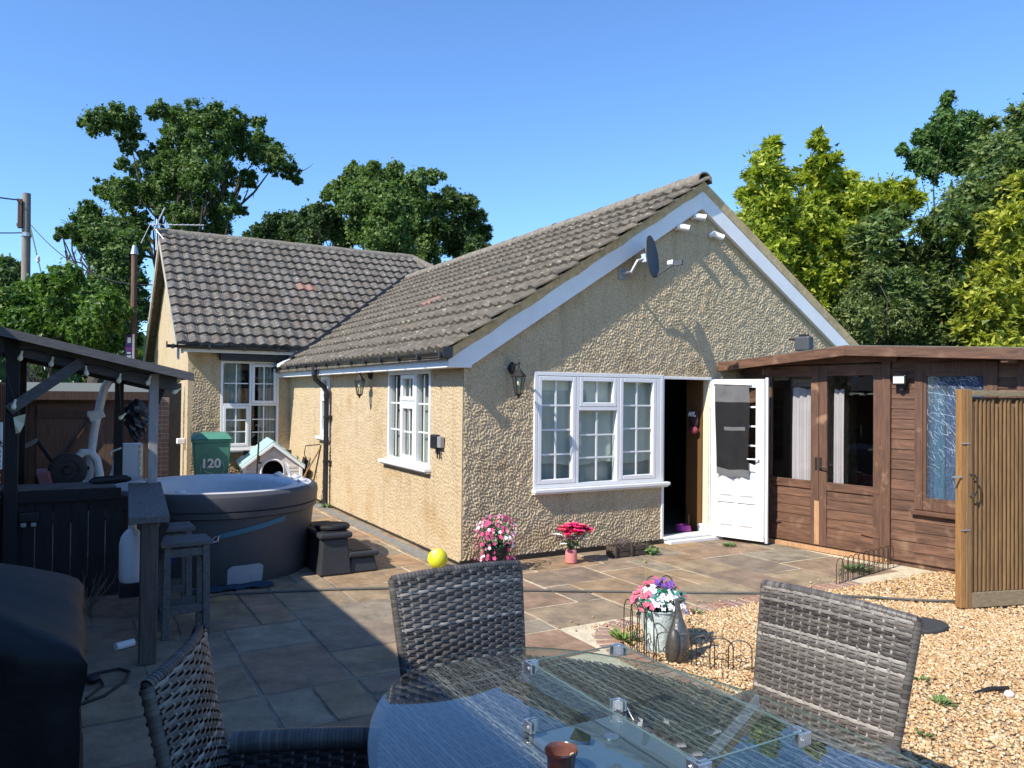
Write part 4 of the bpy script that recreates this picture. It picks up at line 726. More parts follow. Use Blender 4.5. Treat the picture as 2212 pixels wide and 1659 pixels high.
# thermometer-like white sign with lettering on the left post
sg = thing('bottle_sign', 'narrow white upright sign with dark lettering on the black bar post', 'sign', (-4.29,.10,1.45))
f = MB(); f.box(-4.325,-4.272,.10,.115,1.22,1.62); part('board', f, m_white2, sg, bevel=.006)
text_mesh('lettering', 'Koppa', .085, frame4((-4.298,.098,1.34), (0,0,-1), (1,0,0)), m_black, sg)
f = MB(); f.box(-4.318,-4.279,.094,.099,1.445,1.463); part('band', f, m_black, sg)
f = MB()
for k in range(24): f.ell((-4.297+.006*(k % 2), .10, 1.20-k*.03), (.009,.006,.017), 6, 4)
part('chain', f, m_galv, sg, kind='stuff')
pc = thing('paper_tag', 'crumpled cream paper tag pinned to the black bar post', 'tag', (-4.17,.12,1.6))
f = MB(); f.add([(-4.20,.13,1.66),(-4.11,.10,1.69),(-4.12,.11,1.60),(-4.15,.09,1.53),(-4.18,.13,1.52),(-4.19,.10,1.60)], [(0,1,2,5),(5,2,3,4)]); part('tag', f, m_cream, pc)
# sockets
sk = thing('socket_box', 'black outdoor socket box with two white plugs on the dark bar front', 'socket', (-4.08,.29,.80))
f = MB(); f.box(-4.16,-4.00,.245,.303,.735,.825); part('housing', f, m_black, sk, bevel=.012)
for x in (-4.12,-4.045): f = MB(); f.box(x-.021,x+.021,.25,.29,.695,.733); part('plug', f, pm('plug_grey',(.35,.35,.34),.5,.1,9) if x < -4.1 else bpy.data.materials['plug_grey'], sk, bevel=.008)
f = MB(); f.tube([(-4.12,.27,.695),(-4.125,.26,.5),(-4.11,.24,.2),(-4.05,.1,.015),(-3.9,-.2,.012)], .006, 5); part('cable', f, m_rubber, sk)
# ------------------------------------------------------------------ hot tub and what stands round it
TC = Vector((-2.38,1.15,0))
tub = thing('hot_tub', 'round charcoal hot tub with a pale grey liner and a blue strap round it', 'hot tub', TC)
f = MB(); f.lathe([(.93,0),(.955,.06),(.985,.45),(1.005,.655),(1.002,.66)], TC, 64, closed=True); part('shell', f, m_tub, tub, smooth=True)
f = MB(); f.lathe([(.99,.66),(1.035,.67),(1.04,.72),(1.022,.728),(1.042,.738),(1.052,.83),(1.045,.875),(1.02,.90),(.98,.908)], TC, 64, closed=True); part('rim_band', f, m_tub, tub, smooth=True)
f = MB(); prof = [(.985,.907),(.93,.912),(.82,.905),(.765,.885),(.745,.84),(.72,.62),(.55,.55),(.50,.30),(.0,.27)]; f.lathe(prof, TC, 64, closed=True); part('liner', f, m_tubin, tub, smooth=True, ang=60)
for a in (2.9, 3.45):
    f = MB(); c = TC+Vector((math.cos(a)*.86, math.sin(a)*.86, .91)); f.ell(c, (.17,.11,.022), 14, 6); part('headrest', f, m_tubin, tub, smooth=True)
for a, r_ in ((2.45,.84),(2.75,.80),(4.15,.86)):
    f = MB(); c = TC+Vector((math.cos(a)*r_, math.sin(a)*r_, .915)); f.lathe([(.0,0),(.045,0),(.045,.012),(.02,.018),(0,.018)][::-1], c, 14); part('control_knob', f, m_white, tub, smooth=True)
for a in (.15, .55, -.3):
    f = MB(); c = TC+Vector((math.cos(a)*.88, math.sin(a)*.88, .912)); f.lathe([(.055,0),(.055,.02),(.04,.03),(0,.032)], c, 16); f.ell(c+Vector((.0,.0,.03)), (.03,.012,.018), 8, 5); part('valve_cap', f, m_tubin, tub, smooth=True)
f = MB(); f.lathe([(.0,0),(.09,.002),(.092,.006),(0,.008)], (0,0,0), 20); f.xf(Matrix.Translation(TC+Vector((.83,.38,.99))) @ Matrix.Rotation(1.3, 4, 'Y')); part('filter_lid', f, m_tubin, tub, smooth=True)
def onshell(a, z): r_ = (.955+(z-.06)*.077 if z > .06 else .93+.42*z)+.009; return TC+Vector((math.cos(a)*r_, math.sin(a)*r_, z))
def strap(a0, z0, a1, z1, w_, n=14):
    mb = MB(); vs = []
    for i in range(n+1):
        t_ = i/n; a = a0+(a1-a0)*t_; z = z0+(z1-z0)*t_; vs += [onshell(a, z-w_/2)*1, onshell(a, z+w_/2)*1]
        for q in (-2, -1): d_ = (vs[q]-TC); d_.z = 0; vs[q] = vs[q]+d_.normalized()*.004
    mb.add(vs, [(2*i, 2*i+2, 2*i+3, 2*i+1) for i in range(n)]); return mb
m_strap = pm('blue_strap', (.06,.15,.20), .8, .2, 20)
part('strap', strap(4.05,.36,4.50,.47,.045), m_strap, tub); part('strap', strap(4.58,.50,5.25,.62,.05), m_strap, tub)
f = MB(); p_ = onshell(4.54,.48); f.tube([p_+Vector((-.03,-.015,-.03)), p_+Vector((-.01,-.025,.02)), p_+Vector((.03,-.015,.03)), p_+Vector((.02,-.025,-.02)), p_+Vector((-.03,-.015,-.03))], .007, 6); part('buckle', f, m_steel, tub, smooth=True)
f = MB(); n_ = 8
vs = [];
for i in range(n_+1):
    a = 4.66+.36*i/n_; top_ = .20-(.03 if i in (0, n_) else 0)
    for z in (.015, top_): q = onshell(a, z); d_ = q-TC; d_.z = 0; vs.append(q+d_.normalized()*.006)
f.add(vs, [(2*i, 2*i+2, 2*i+3, 2*i+1) for i in range(n_)]); part('access_panel', f, pm('panel_grey', (.33,.34,.36), .6, .1, 20), tub)
f = MB(); f.add([onshell(4.12,.34)+Vector((-.0,-.012,0)), onshell(4.16,.34)+Vector((0,-.012,0)), onshell(4.15,.25)+Vector((0,-.014,0)), onshell(4.13,.25)+Vector((0,-.014,0))], [(0,1,2,3)]); part('blue_tag', f, pm('royal_blue', (.02,.05,.35), .6, .1, 9), tub)
st = thing('tub_steps', 'dark grey plastic two tier steps beside the hot tub', 'steps', (-1.1,.6,0))
m_step = pm('step_plastic', (.035,.035,.038), .5, .15, 20, .2, 200)
def tier(x0, x1, y0, y1, h, nm):
    mb = MB(); mb.hexa([(x0-.03,y0-.03,0),(x1+.03,y0-.03,0),(x1+.03,y1+.03,0),(x0-.03,y1+.03,0),(x0,y0,h-.06),(x1,y0,h-.06),(x1,y1,h-.06),(x0,y1,h-.06)]); o = part('step_body', mb, m_step, st, bevel=.02)
    mb = MB(); mb.box(x0-.035,x1+.035,y0-.04,y1+.04,h-.058,h); part(nm, mb, m_step, o, bevel=.02)
    mb = MB(); mb.box(x0+.02,x1-.02,y0+.02,y1-.02,h+.001,h+.006); part('tread_pad', mb, m_rubber, o, bevel=.002)
tier(-1.50,-1.22,.20,.98,.44,'tread'); tier(-1.185,-.92,.22,.95,.22,'tread')
cu_ = thing('round_cushion', 'dark grey round pad lying on the top tub step', 'pad', (-1.33,.42,.447))
f = MB(); f.lathe([(0,.0),(.17,.0),(.185,.02),(.185,.035),(.17,.05),(0,.052)][::-1], (-1.33,.42,.447), 24); part('pad', f, m_cover, cu_, smooth=True)
# wheelie bin
wb = thing('wheelie_bin', 'green wheelie bin with white house number 120 on its front', 'bin', (-1.6,7.0,0), -.10)
Bl = lambda m: m
f = MB(); f.hexa([(-.25,-.27,.06),(.25,-.27,.06),(.25,.27,.06),(-.25,.27,.06),(-.315,-.36,1.02),(.315,-.36,1.02),(.315,.34,1.02),(-.315,.34,1.02)]); part('body', f, m_bin, wb, local=True, bevel=.03)
f = MB(); f.box(-.335,.335,-.385,.36,1.00,1.055); part('rim', f, m_bin, wb, local=True, bevel=.015)
f = MB(); f.hexa([(-.345,-.42,1.058),(.345,-.42,1.058),(.345,.37,1.058),(-.345,.37,1.058),(-.27,-.30,1.145),(.27,-.30,1.145),(.29,.33,1.16),(-.29,.33,1.16)]); part('lid', f, m_bin, wb, local=True, bevel=.025)
f = MB(); f.cyl((-.30,.42,1.06),(.30,.42,1.06),.02); part('handle', f, m_bin, wb, local=True)
for sx in (-1, 1): f = MB(); f.cyl((sx*.27,.28,.10),(sx*.22,.28,.10),.10,n=18); part('wheel', f, m_rubber, wb, local=True)
txt = text_mesh('number', '120', .22, frame4((-.015,-.352,.63), (1,0,0), (0,-.09,1)), m_white, None, extra=.008); txt.parent = wb
f = MB(); q = [(-.12,.50),(.0,.46),(.10,.42),(.03,.40),(.14,.36),(.18,.44),(.2,.55)]; f.tube([(x,-.328+(z-.5)*-.09,z) for x, z in q], .007, 4); f.tube([(-.17,-.345,.62),(-.18,-.335,.5)], .006, 4); f.tube([(.17,-.352,.68),(.20,-.345,.58),(.21,-.336,.5)], .006, 4); part('paint_smear', f, pm('paint_smear_mat', (.42,.52,.48), .6, .1, 9), wb, local=True)
# dog house
dh = thing('dog_house', 'white plastic dog house with a turquoise roof and dark arched doorway', 'dog house', (-.62,6.75,0), -.12)
hw, hd, ez, az_ = .48, .55, .64, 1.03
def arch(N=10, r_=.20, z0=.43): return [(-r_,0)]+[(-r_,.10)]+[(r_*math.cos(math.pi-math.pi*i/N), z0+r_*math.sin(math.pi-math.pi*i/N)) for i in range(N+1)]+[(r_,.10),(r_,0)]
out_ = [(-hw,.05),(-hw,ez),(0,az_-.06),(hw,ez),(hw,.05)]
f = MB(); ar = [(x, z+.08) for x, z in arch()]
L_ = [(-hw,.05),(-hw,ez),(0,az_-.07)]; up = [p for p in ar if p[0] <= .001]; f.poly([(x,-hd,z) for x, z in L_]+[(x,-hd,z) for x, z in up[::-1]], (0,.05,0)); up = [p for p in ar if p[0] >= -.001]; f.poly([(x,-hd,z) for x, z in [(0,az_-.07),(hw,ez),(hw,.05)]]+[(x,-hd,z) for x, z in up[::-1]], (0,.05,0))
f.box(-hw,-hw+.05,-hd+.05,hd,.05,ez); f.box(hw-.05,hw,-hd+.05,hd,.05,ez); f.poly([(x,hd-.05,z) for x, z in out_], (0,.05,0)); part('body', f, m_dogw, dh, local=True)
f = MB(); pts = [(x,-hd-.012,z) for x, z in ar]; f.tube(pts, .022, 6); part('door_arch', f, m_white2, dh, local=True, smooth=True)
for k in range(7):
    z = .16+k*.065
    for sx in (-1, 1): f = MB(); xi = .24; f.box(min(sx*xi,sx*(hw-.03)), max(sx*xi,sx*(hw-.03)), -hd-.014, -hd-.001, z, z+.052); part('siding_slat', f, m_dogw, dh, local=True, bevel=.006)
for sx in (-1, 1):
    f = MB(); f.poly([(0,-hd-.07,az_-.03),(sx*(hw+.07),-hd-.07,ez-.07),(sx*(hw+.07),-hd-.07,ez-.03),(0,-hd-.07,az_+.015)], (0,2*hd+.14,0)); rf = part('roof', f, m_dogt, dh, local=True, bevel=.008)
    f = MB(); f.poly([(0,-hd-.085,az_-.085),(sx*(hw+.06),-hd-.085,ez-.11),(sx*(hw+.06),-hd-.085,ez-.055),(0,-hd-.085,az_-.025)], (0,.05,0)); part('roof_trim', f, m_white2, rf, local=True, bevel=.006)
    f = MB(); f.box(sx*hw-.03, sx*hw+.03, -hd-.03, -hd+.03, .0, ez-.02); part('corner_post', f, m_white2, dh, local=True, bevel=.01)
f = MB(); f.poly([(-.09,-hd-.02,.80),(0,-hd-.02,.87),(.09,-hd-.02,.80),(.0,-hd-.02,.76)], (0,.015,0)); f.box(-.008,.008,-hd-.025,-hd-.001,.745,.90); part('emblem', f, m_dogw, dh, local=True)
f = MB(); f.box(-hw+.05,hw-.05,.40,.49,.05,.8); f.box(-hw+.05,hw-.05,-hd+.05,hd-.05,.05,.07); part('dark_lining', f, m_dark, dh, local=True)
pl_ = thing('umbrella_pole', 'thin black pole leaning up in front of the dog house', 'pole', (-1.02,6.0,0)); f = MB(); f.tube([(-1.02,6.0,0),(-.97,6.02,1.02)], .014, 6); f.cyl((-.975,6.02,.70),(-.97,6.02,.80),.028); f.box(-.97,-.92,6.0,6.03,.66,.69); part('shaft', f, m_iron, pl_, smooth=True)
# clutter between dog house and wall
bd = thing('dark_board', 'dark board leaning against the house wall beside the dog house', 'board', (-.25,6.4,0)); f = MB(); f.hexa([(-.30,6.2,0),(-.10,6.75,0),(-.08,6.74,0),(-.28,6.19,0),(-.12,6.28,.72),(-.02,6.75,.70),(.0,6.74,.70),(-.10,6.27,.72)]); part('panel', f, m_barblack, bd)
tl = thing('garden_tools', 'old brooms and rakes leaning on the wall by the downpipe', 'tools', (-.3,5.4,0))
for i, (p0, p1, mt) in enumerate((((-.62,5.3,.05),(-.12,5.25,.95),m_gatep),((-.22,5.45,.1),(-.06,5.4,1.0),m_iron),((-.35,5.7,.02),(-.12,5.85,.75),m_oldwood))):
    f = MB(); f.tube([p0, p1], .014, 6); part('shaft', f, mt, tl)
f = MB(); f.box(-.28,-.16,5.38,5.5,.0,.22); part('broom_head', f, m_galv, tl, bevel=.02); f = MB(); f.tube([(-.12,5.25,1.02),(-.35,5.3,1.0),(-.37,5.3,.86),(-.33,5.3,.78)], .009, 5); part('hook', f, m_iron, tl)
# bar stools
m_stool = m_oldwoody
def stool(label, loc, rz):
    s = thing('bar_stool', label, 'stool', loc, rz, 'bar stools under the counter'); f = MB()
    for i in range(2): f.box(-.19,.19,-.16+i*.165,-.16+i*.165+.155,.70,.735)
    part('seat', f, m_oldwood, s, local=True, bevel=.006)
    for sx in (-1, 1):
        for sy in (-1, 1): f = MB(); f.hexa([(sx*.15-.025,sy*.13-.025,0),(sx*.15+.025,sy*.13-.025,0),(sx*.15+.025,sy*.13+.025,0),(sx*.15-.025,sy*.13+.025,0),(sx*.14-.025,sy*.12-.025,.70),(sx*.14+.025,sy*.12-.025,.70),(sx*.14+.025,sy*.12+.025,.70),(sx*.14-.025,sy*.12+.025,.70)]); part('leg', f, m_stool, s, local=True, bevel=.003)
    for z in (.62, .18):
        for sy in (-1, 1): f = MB(); f.box(-.125,.125,sy*.125-.012,sy*.125+.012,z,z+.06); part('rail', f, m_stool, s, local=True)
        for sx in (-1, 1): f = MB(); f.box(sx*.145-.012,sx*.145+.012,-.10,.10,z-.05,z+.005); part('rail', f, m_stool, s, local=True)
stool('nearer weathered bar stool beside the counter leg and white cylinder', (-2.98,-1.12,0), .06); stool('farther weathered bar stool half hidden behind the nearer stool', (-3.02,-.42,0), .02)
gc = thing('gas_cylinder', 'white gas cylinder hanging under the end of the bar counter', 'cylinder', (-3.36,-1.55,.42))
f = MB(); f.lathe([(0,0),(.075,.002),(.08,.02),(.083,.04),(.083,.27),(.073,.32),(.05,.355),(.028,.375),(.026,.43),(0,.43)], (-3.375,-1.55,.535), 20); part('body', f, m_white2, gc, smooth=True)
f = MB(); f.box(-3.455,-3.235,-1.64,-1.47,.44,.533); part('shelf', f, m_barblack, gc, bevel=.006); f = MB(); f.tube([(-3.375,-1.55,.96),(-3.375,-1.55,.99)], .012, 6); part('valve', f, m_galv, gc)
bp_ = thing('black_pad', 'black cushion pad lying on the back corner of the bar counter', 'pad', (-3.5,.4,1.036)); f = MB(); f.tube([(-3.62,.34,1.06),(-3.58,.36,1.068),(-3.4,.40,1.072),(-3.32,.42,1.07),(-3.27,.43,1.062)], [.012,.034,.036,.036,.014], 10); part('pad', f, m_rubber, bp_, smooth=True)
# ------------------------------------------------------------------ behind the bar: fence, shed, exercise gear
fl = thing('side_fence', 'tall brown upright board fence along the left boundary behind the bar', 'fence', (-4.55,2.5,0))
for i in range(36):
    y = .7+i*.145; f = MB(); f.box(-4.56,-4.54 if i % 2 else -4.53,y,y+.14,.05,1.98+random.uniform(-.02,.02)); part('fence_board', f, m_fence, fl)
for z in (.4, 1.7): f = MB(); f.box(-4.61,-4.565,.7,5.9,z,z+.07); part('fence_rail', f, m_fence, fl)
sd = thing('timber_shed', 'dark brown plank shed with a low roof behind the exercise gear', 'shed', (-3.6,5.4,0))
for i in range(17):
    x = -4.5+i*.105; f = MB(); f.box(x,x+.101,5.0,5.02+.006*(i % 2),.05,1.80); part('plank', f, m_fence, sd)
f = MB(); f.box(-4.5,-2.72,5.03,7.2,.0,1.80); part('wall', f, m_barblack, sd)
f = MB(); f.hexa([(-4.7,4.85,1.80),(-2.66,4.85,1.80),(-2.66,7.3,1.80),(-4.7,7.3,1.80),(-4.7,4.85,1.86),(-2.66,4.85,1.86),(-2.66,7.3,2.02),(-4.7,7.3,2.02)]); part('roof', f, m_felt, sd)
f = MB(); f.box(-4.7,-2.66,4.82,4.845,1.76,1.88); part('fascia_board', f, m_fence, sd)
for x0, x1 in ((-4.2,-3.55),): f = MB(); f.box(x0,x1,4.985,4.999,.1,1.7); part('door', f, m_fence, sd)
f = MB(); f.bar((-4.25,4.98,.3),(-3.5,4.98,1.55),.02,.09,up=(0,1,0)); f.box(-4.2,-3.55,4.965,4.984,1.5,1.6); part('door_brace', f, m_fence, sd)
bpier = thing('brick_pier', 'narrow red brick pier between the shed and the house corner', 'pier', (-2.45,6.3,0))
for k in range(24):
    for j in range(2):
        f = MB(); o_ = .0 if k % 2 else .05; f.box(-2.60+j*.115-(o_ if j == 0 else 0)*0, -2.60+j*.115+.108, 6.2, 6.31, .0+k*.075, .066+k*.075); part('brick', f, m_brick, bpier)
f = MB(); f.box(-2.595,-2.38,6.205,6.305,0,1.79); part('mortar_core', f, m_joint, bpier)
dg = thing('side_door', 'dark brown side door standing between the brick pier and the house', 'door', (-2.1,8.2,0)); f = MB(); f.box(-2.36,-1.96,8.3,8.34,0,2.05); part('leaf', f, m_barblack, dg)
mg = thing('exercise_machine', 'white tubular exercise machine with black weight plates behind the bar', 'exercise machine', (-3.55,2.3,0))
f = MB(); pts = [(-3.62,2.3,.0),(-3.60,2.3,.55),(-3.585,2.3,1.05),(-3.545,2.28,1.45),(-3.49,2.26,1.75),(-3.45,2.25,1.93),(-3.40,2.25,2.02),(-3.33,2.25,2.05)]; f.tube(pts, .046, 10); part('upright', f, m_white2, mg, smooth=True)
f = MB(); pts = [(-3.80,2.15,.98),(-3.74,2.15,1.12),(-3.66,2.15,1.20),(-3.58,2.15,1.20),(-3.52,2.15,1.12),(-3.49,2.15,.95),(-3.48,2.15,.5),(-3.48,2.15,.0)]; f.tube(pts, .048, 10); part('arch', f, m_white2, mg, smooth=True)
f = MB(); f.obox((-3.53,2.22,1.62), (.075,0,.03), (0,.05,0), (-.02,0,.05)); f.obox((-3.60,2.2,1.63), (.02,0,.0), (0,.02,0), (0,0,.035)); part('bracket', f, m_white2, mg, bevel=.008)
f = MB(); f.lathe([(.03,-.03),(.175,-.03),(.19,-.02),(.19,.02),(.175,.03),(.11,.03),(.105,.02),(.05,.02),(.04,.05),(0,.05)], (0,0,0), 26); f.xf(Matrix.Translation((-3.80,2.02,1.02)) @ Matrix.Rotation(math.pi/2, 4, 'X')); part('weight_plate', f, pm('plate_iron',(.045,.038,.035),.6,.2,14), mg, smooth=True)
f = MB(); f.cyl((-3.80,2.02,.0),(-3.80,2.02,.85),.03); f.cyl((-3.80,2.1,1.02),(-3.60,2.25,1.02),.02); part('plate_holder', f, m_rubber, mg)
f = MB(); f.tube([(-3.50,2.25,.72),(-3.38,2.25,.86),(-3.33,2.25,1.0),(-3.335,2.25,1.10)], .03, 8); f.tube([(-3.335,2.25,1.10),(-3.38,2.22,1.16),(-3.37,2.2,1.2),(-3.27,2.2,1.24)], .010, 6); part('arm', f, m_white2, mg, smooth=True)
f = MB(); f.poly([(-3.76,2.0,.72),(-3.68,2.0,.90),(-3.62,2.0,.90),(-3.62,2.0,.72)], (0,.12,0)); f.bar((-3.62,2.05,.88),(-3.5,2.05,.70),.05,.05); part('foot', f, m_white2, mg)
sb_ = thing('weight_bench', 'dark framed weight bench with a faded red padded seat', 'bench', (-4.1,2.4,0))
f = MB(); f.add([(-4.10,1.9,1.02),(-3.97,1.9,1.02),(-3.90,1.9,.75),(-4.02,1.9,.75),(-4.10,2.15,1.04),(-3.97,2.15,1.04),(-3.90,2.15,.75),(-4.02,2.15,.75)], [(0,1,2,3),(7,6,5,4),(0,4,5,1),(1,5,6,2),(3,7,4,0),(2,6,7,3)]); part('seat_pad', f, pm('faded_red_vinyl',(.36,.14,.14),.6,.2,9), sb_, bevel=.015)
f = MB(); f.tube([(-4.10,2.5,1.32),(-3.78,2.4,.80),(-3.72,2.4,.3)], .022, 6); f.tube([(-4.10,2.3,.95),(-4.02,2.3,.4),(-4.05,2.3,0)], .02, 6); part('frame', f, m_rubber, sb_, smooth=True)
f = MB(); f.tube([(-4.30,2.5,1.22),(-4.10,2.5,1.33)], .024, 8); part('grip', f, pm('grey_grip',(.3,.29,.28),.6,.1,9), sb_)
wp = thing('appliance_box', 'tall white appliance box standing behind the bar counter', 'panel', (-3.1,2.4,0)); f = MB(); f.box(-3.265,-3.035,2.4,2.62,.0,1.27); part('panel', f, pm('pale_panel',(.62,.64,.68),.5,.05,4), wp, bevel=.006)
bg_ = thing('foil_bag', 'crumpled black and silver bag hanging above the white panel', 'bag', (-3.1,2.3,1.6))
f = MB(); n1, n2 = 14, 12; vs = []
for j in range(n2+1):
    t_ = j/n2; r_ = (.03+.10*math.sin(math.pi*min(1, t_*1.0)**.8)); 
    for i in range(n1): a = 2*math.pi*i/n1; k = 1+.28*math.sin(a*5+j*1.7)*random.uniform(.3,1); vs.append((-3.12+math.cos(a)*r_*k+.02*t_, 2.32+math.sin(a)*r_*k*.8, 1.80-.50*t_))
f.add(vs, [(j*n1+i, j*n1+(i+1) % n1, (j+1)*n1+(i+1) % n1, (j+1)*n1+i) for j in range(n2) for i in range(n1)]); part('bag', f, pm('crumpled_foil',(.06,.06,.065),.25,.6,12,metal=.5), bg_)
rp = thing('hanging_rope', 'pale twisted rope hanging beside the grey bar post', 'rope', (-3.15,.9,1.2)); f = MB()
for ph in (0, math.pi): f.tube([(-3.165+.012*math.cos(k*.9+ph), .9+.012*math.sin(k*.9+ph), 1.04+k*.018) for k in range(18)], .010, 5)
part('rope', f, m_cream, rp, smooth=True)
# foreground left: covered barbecue, twigs, cable
bq = thing('covered_barbecue', 'large barbecue under a black cloth cover at the left edge', 'barbecue', (-4.0,-3.9,0))
f = MB(); rows = []; nseg = 72
for z, sx, sy in ((0.0,.37,.60),(.06,.37,.605),(.12,.36,.60),(.22,.345,.59),(.35,.335,.58),(.48,.335,.575),(.62,.33,.57),(.73,.34,.58),(.84,.355,.585),(.91,.35,.58),(.95,.345,.575),(.985,.325,.55),(1.06,.24,.44),(1.13,.14,.3),(1.17,.06,.15),(1.18,.0,.0)):
    row = []
    for i in range(nseg):
        a = 2*math.pi*i/nseg; c, s_ = math.cos(a), math.sin(a); kk = 1/max(abs(c), abs(s_))**.95; wv = 1+.05*math.sin(a*7+z*2.5)*(1-z/1.25)+.03*math.sin(a*15-z*6)*(1-z/1.3)+.018*math.sin(a*4+z*19)+random.uniform(-.008,.008)
        row.append((-4.05-max(0, z-.93)*.9+c*kk*sx*wv, -3.88+s_*kk*sy*wv, z+.02*math.sin(a*3)*(z > .9)))
    rows.append(row)
f.add([p for r_ in rows for p in r_], [(j*nseg+i, j*nseg+(i+1) % nseg, (j+1)*nseg+(i+1) % nseg, (j+1)*nseg+i) for j in range(len(rows)-1) for i in range(nseg)]); part('cover', f, m_cover, bq, smooth=True, ang=70)
tw = thing('dead_plant', 'bare dry twigs of a dead plant in front of the bar', 'plant', (-3.62,-.3,0)); f = MB()
for i in range(16):
    a = random.uniform(0,6.28); p = Vector((-3.62,-.3,0)); d_ = Vector((math.cos(a)*.4, math.sin(a)*.4, 1)).normalized(); pts = [p.copy()]
    for k in range(5): p = p+d_*random.uniform(.05,.10); d_ = (d_+Vector((random.gauss(0,.35), random.gauss(0,.35), random.gauss(0,.2)))).normalized(); pts.append(p.copy())
    f.tube(pts, [.006,.005,.004,.003,.0025,.0015], 4)
part('twig', f, pm('dry_twig',(.20,.15,.10),.9,.2,20), tw)
cl = thing('cable_loop', 'loop of black cable lying in the shade by the barbecue', 'cable', (-3.5,-2.0,0)); f = MB(); f.tube([(-3.75,-1.95,.012),(-3.6,-1.85,.012),(-3.46,-1.82,.012),(-3.40,-1.92,.012),(-3.44,-2.1,.012),(-3.56,-2.3,.012),(-3.72,-2.4,.012)], .009, 6); f.tube([(-3.70,-1.9,.012),(-3.58,-1.95,.012),(-3.56,-2.1,.012),(-3.66,-2.3,.012)], .008, 6); part('cable', f, m_rubber, cl, smooth=True); f = MB(); f.ell((-3.62,-2.0,.03), (.045,.04,.03), 10, 6); part('plug', f, m_rubber, cl, smooth=True)
ro = thing('paper_roll', 'small white paper roll lying on the dark paving by the bar', 'roll', (-3.42,-1.35,0)); f = MB(); f.cyl((-3.46,-1.38,.03),(-3.34,-1.32,.03),.028); part('roll', f, m_white2, ro, smooth=True)
mt_ = thing('blue_cloth', 'crumpled dark blue cloth lying at the foot of the hot tub', 'cloth', (-2.45,.08,0)); f = MB(); vs = []; NN = 12
for j in range(5):
    for i in range(NN+1): vs.append((-2.80+i*.065, -.02+j*.05+.02*math.sin(i*1.1+j), .008+.022*abs(math.sin(i*.9+j*1.3))))
f.add(vs, [(j*(NN+1)+i, j*(NN+1)+i+1, (j+1)*(NN+1)+i+1, (j+1)*(NN+1)+i) for j in range(4) for i in range(NN)]); part('cloth', f, pm('navy_cloth',(.02,.05,.085),.9,.3,12), mt_, smooth=True)
hs = thing('garden_hose', 'thin dark hose running across the patio to the gravel', 'hose', (0,-1.3,0)); f = MB()
hp = [(-3.2,-.25),(-3.0,-.16),(-2.75,-.22),(-2.52,-.12),(-1.97,-.29),(-1.5,-.44),(-1.05,-.62),(-.45,-.97),(.12,-1.32),(.55,-1.58),(1.0,-1.85),(1.6,-2.2),(2.18,-2.55),(2.7,-2.98),(3.15,-3.37),(3.42,-3.54),(3.8,-3.7)]
f.tube([(x, y, .014 if y > -2.5 else .03) for x, y in hp], .011, 8); part('hose', f, m_hose, hs, smooth=True)
# unseen timber garage added beyond the left edge to shade the bar and paving
ga = thing('shade_garage', 'unseen dark timber garage with a felt roof, added to cast the shade', 'garage', (-7,-4,0))
f = MB(); f.box(-8.6,-5.02,-9.6,-.05,0,2.85); part('wall', f, m_barblack, ga)
for i in range(24): f = MB(); f.hexa([(-5.02,-9.6,i*.118),(-4.985,-9.6,i*.118),(-4.985,-.05,i*.118),(-5.02,-.05,i*.118),(-5.02,-9.6,i*.118+.115),(-5.005,-9.6,i*.118+.115),(-5.005,-.05,i*.118+.115),(-5.02,-.05,i*.118+.115)]); part('weatherboard', f, m_fence, ga)
f = MB(); f.poly([(-4.75,-9.8,2.86),(-6.8,-9.8,3.3),(-8.8,-9.8,2.86),(-8.8,-9.8,2.80),(-4.75,-9.8,2.80)], (0,9.9,0)); part('roof', f, m_felt, ga)
# ------------------------------------------------------------------ rattan chairs
def weave(P, U, Vh, du, dv, w_h, w_v, amp, keep=None, hs=3, vs_=2, skip=2, jitter=.0006):
    """woven strands on a surface P(u, v, out) -> numpy points; strands run along u over stakes along v. Returns verts, quads, material index"""
    nu, nv = int(U/du), int(Vh/dv); VV = []; FF = []; MI = []; b = 0
    for j in range(nv):
        v = (j+.5)*dv; ns = nu*hs+1; u = np.linspace(0, U, ns); ph = ((j//1) % skip)*2*math.pi/skip if skip > 1 else 0
        o = amp*np.cos(2*math.pi*u/(du*skip)+ph)+RNG.normal(0, jitter); hw_ = w_h*(.92+.16*RNG.random())
        for sgn in (-1, 1): pass
        lo = P(u, np.full(ns, v-hw_/2), o-.0012); mid = P(u, np.full(ns, v), o+.0012); hi = P(u, np.full(ns, v+hw_/2), o-.0012)
        VV += [lo, mid, hi]; i = np.arange(ns-1)
        f1 = np.stack([b+i, b+i+1, b+ns+i+1, b+ns+i], 1); f2 = np.stack([b+ns+i, b+ns+i+1, b+2*ns+i+1, b+2*ns+i], 1); fq = np.concatenate([f1, f2])
        if keep is not None: k = keep((u[:-1]+u[1:])/2, np.full(ns-1, v)); fq = fq[np.concatenate([k, k])]
        FF.append(fq); MI.append(np.zeros(len(fq), np.int32)); b += 3*ns
    for i_ in range(nu):
        u = (i_+.5)*du; ns = nv*vs_+1; v = np.linspace(0, Vh, ns)
        o = -amp*np.cos(2*math.pi*u/(du*skip)+2*math.pi*(v/dv-.5)/skip)*.8 if skip > 1 else 0*v
        a_ = P(np.full(ns, u-w_v/2), v, o); c_ = P(np.full(ns, u+w_v/2), v, o); VV += [a_, c_]; i = np.arange(ns-1)
        fq = np.stack([b+i, b+ns+i, b+ns+i+1, b+i+1], 1)
        if keep is not None: fq = fq[keep(np.full(ns-1, u), (v[:-1]+v[1:])/2)]
        FF.append(fq); MI.append(np.ones(len(fq), np.int32)); b += 2*ns
    return np.concatenate(VV), np.concatenate(FF), np.concatenate(MI)
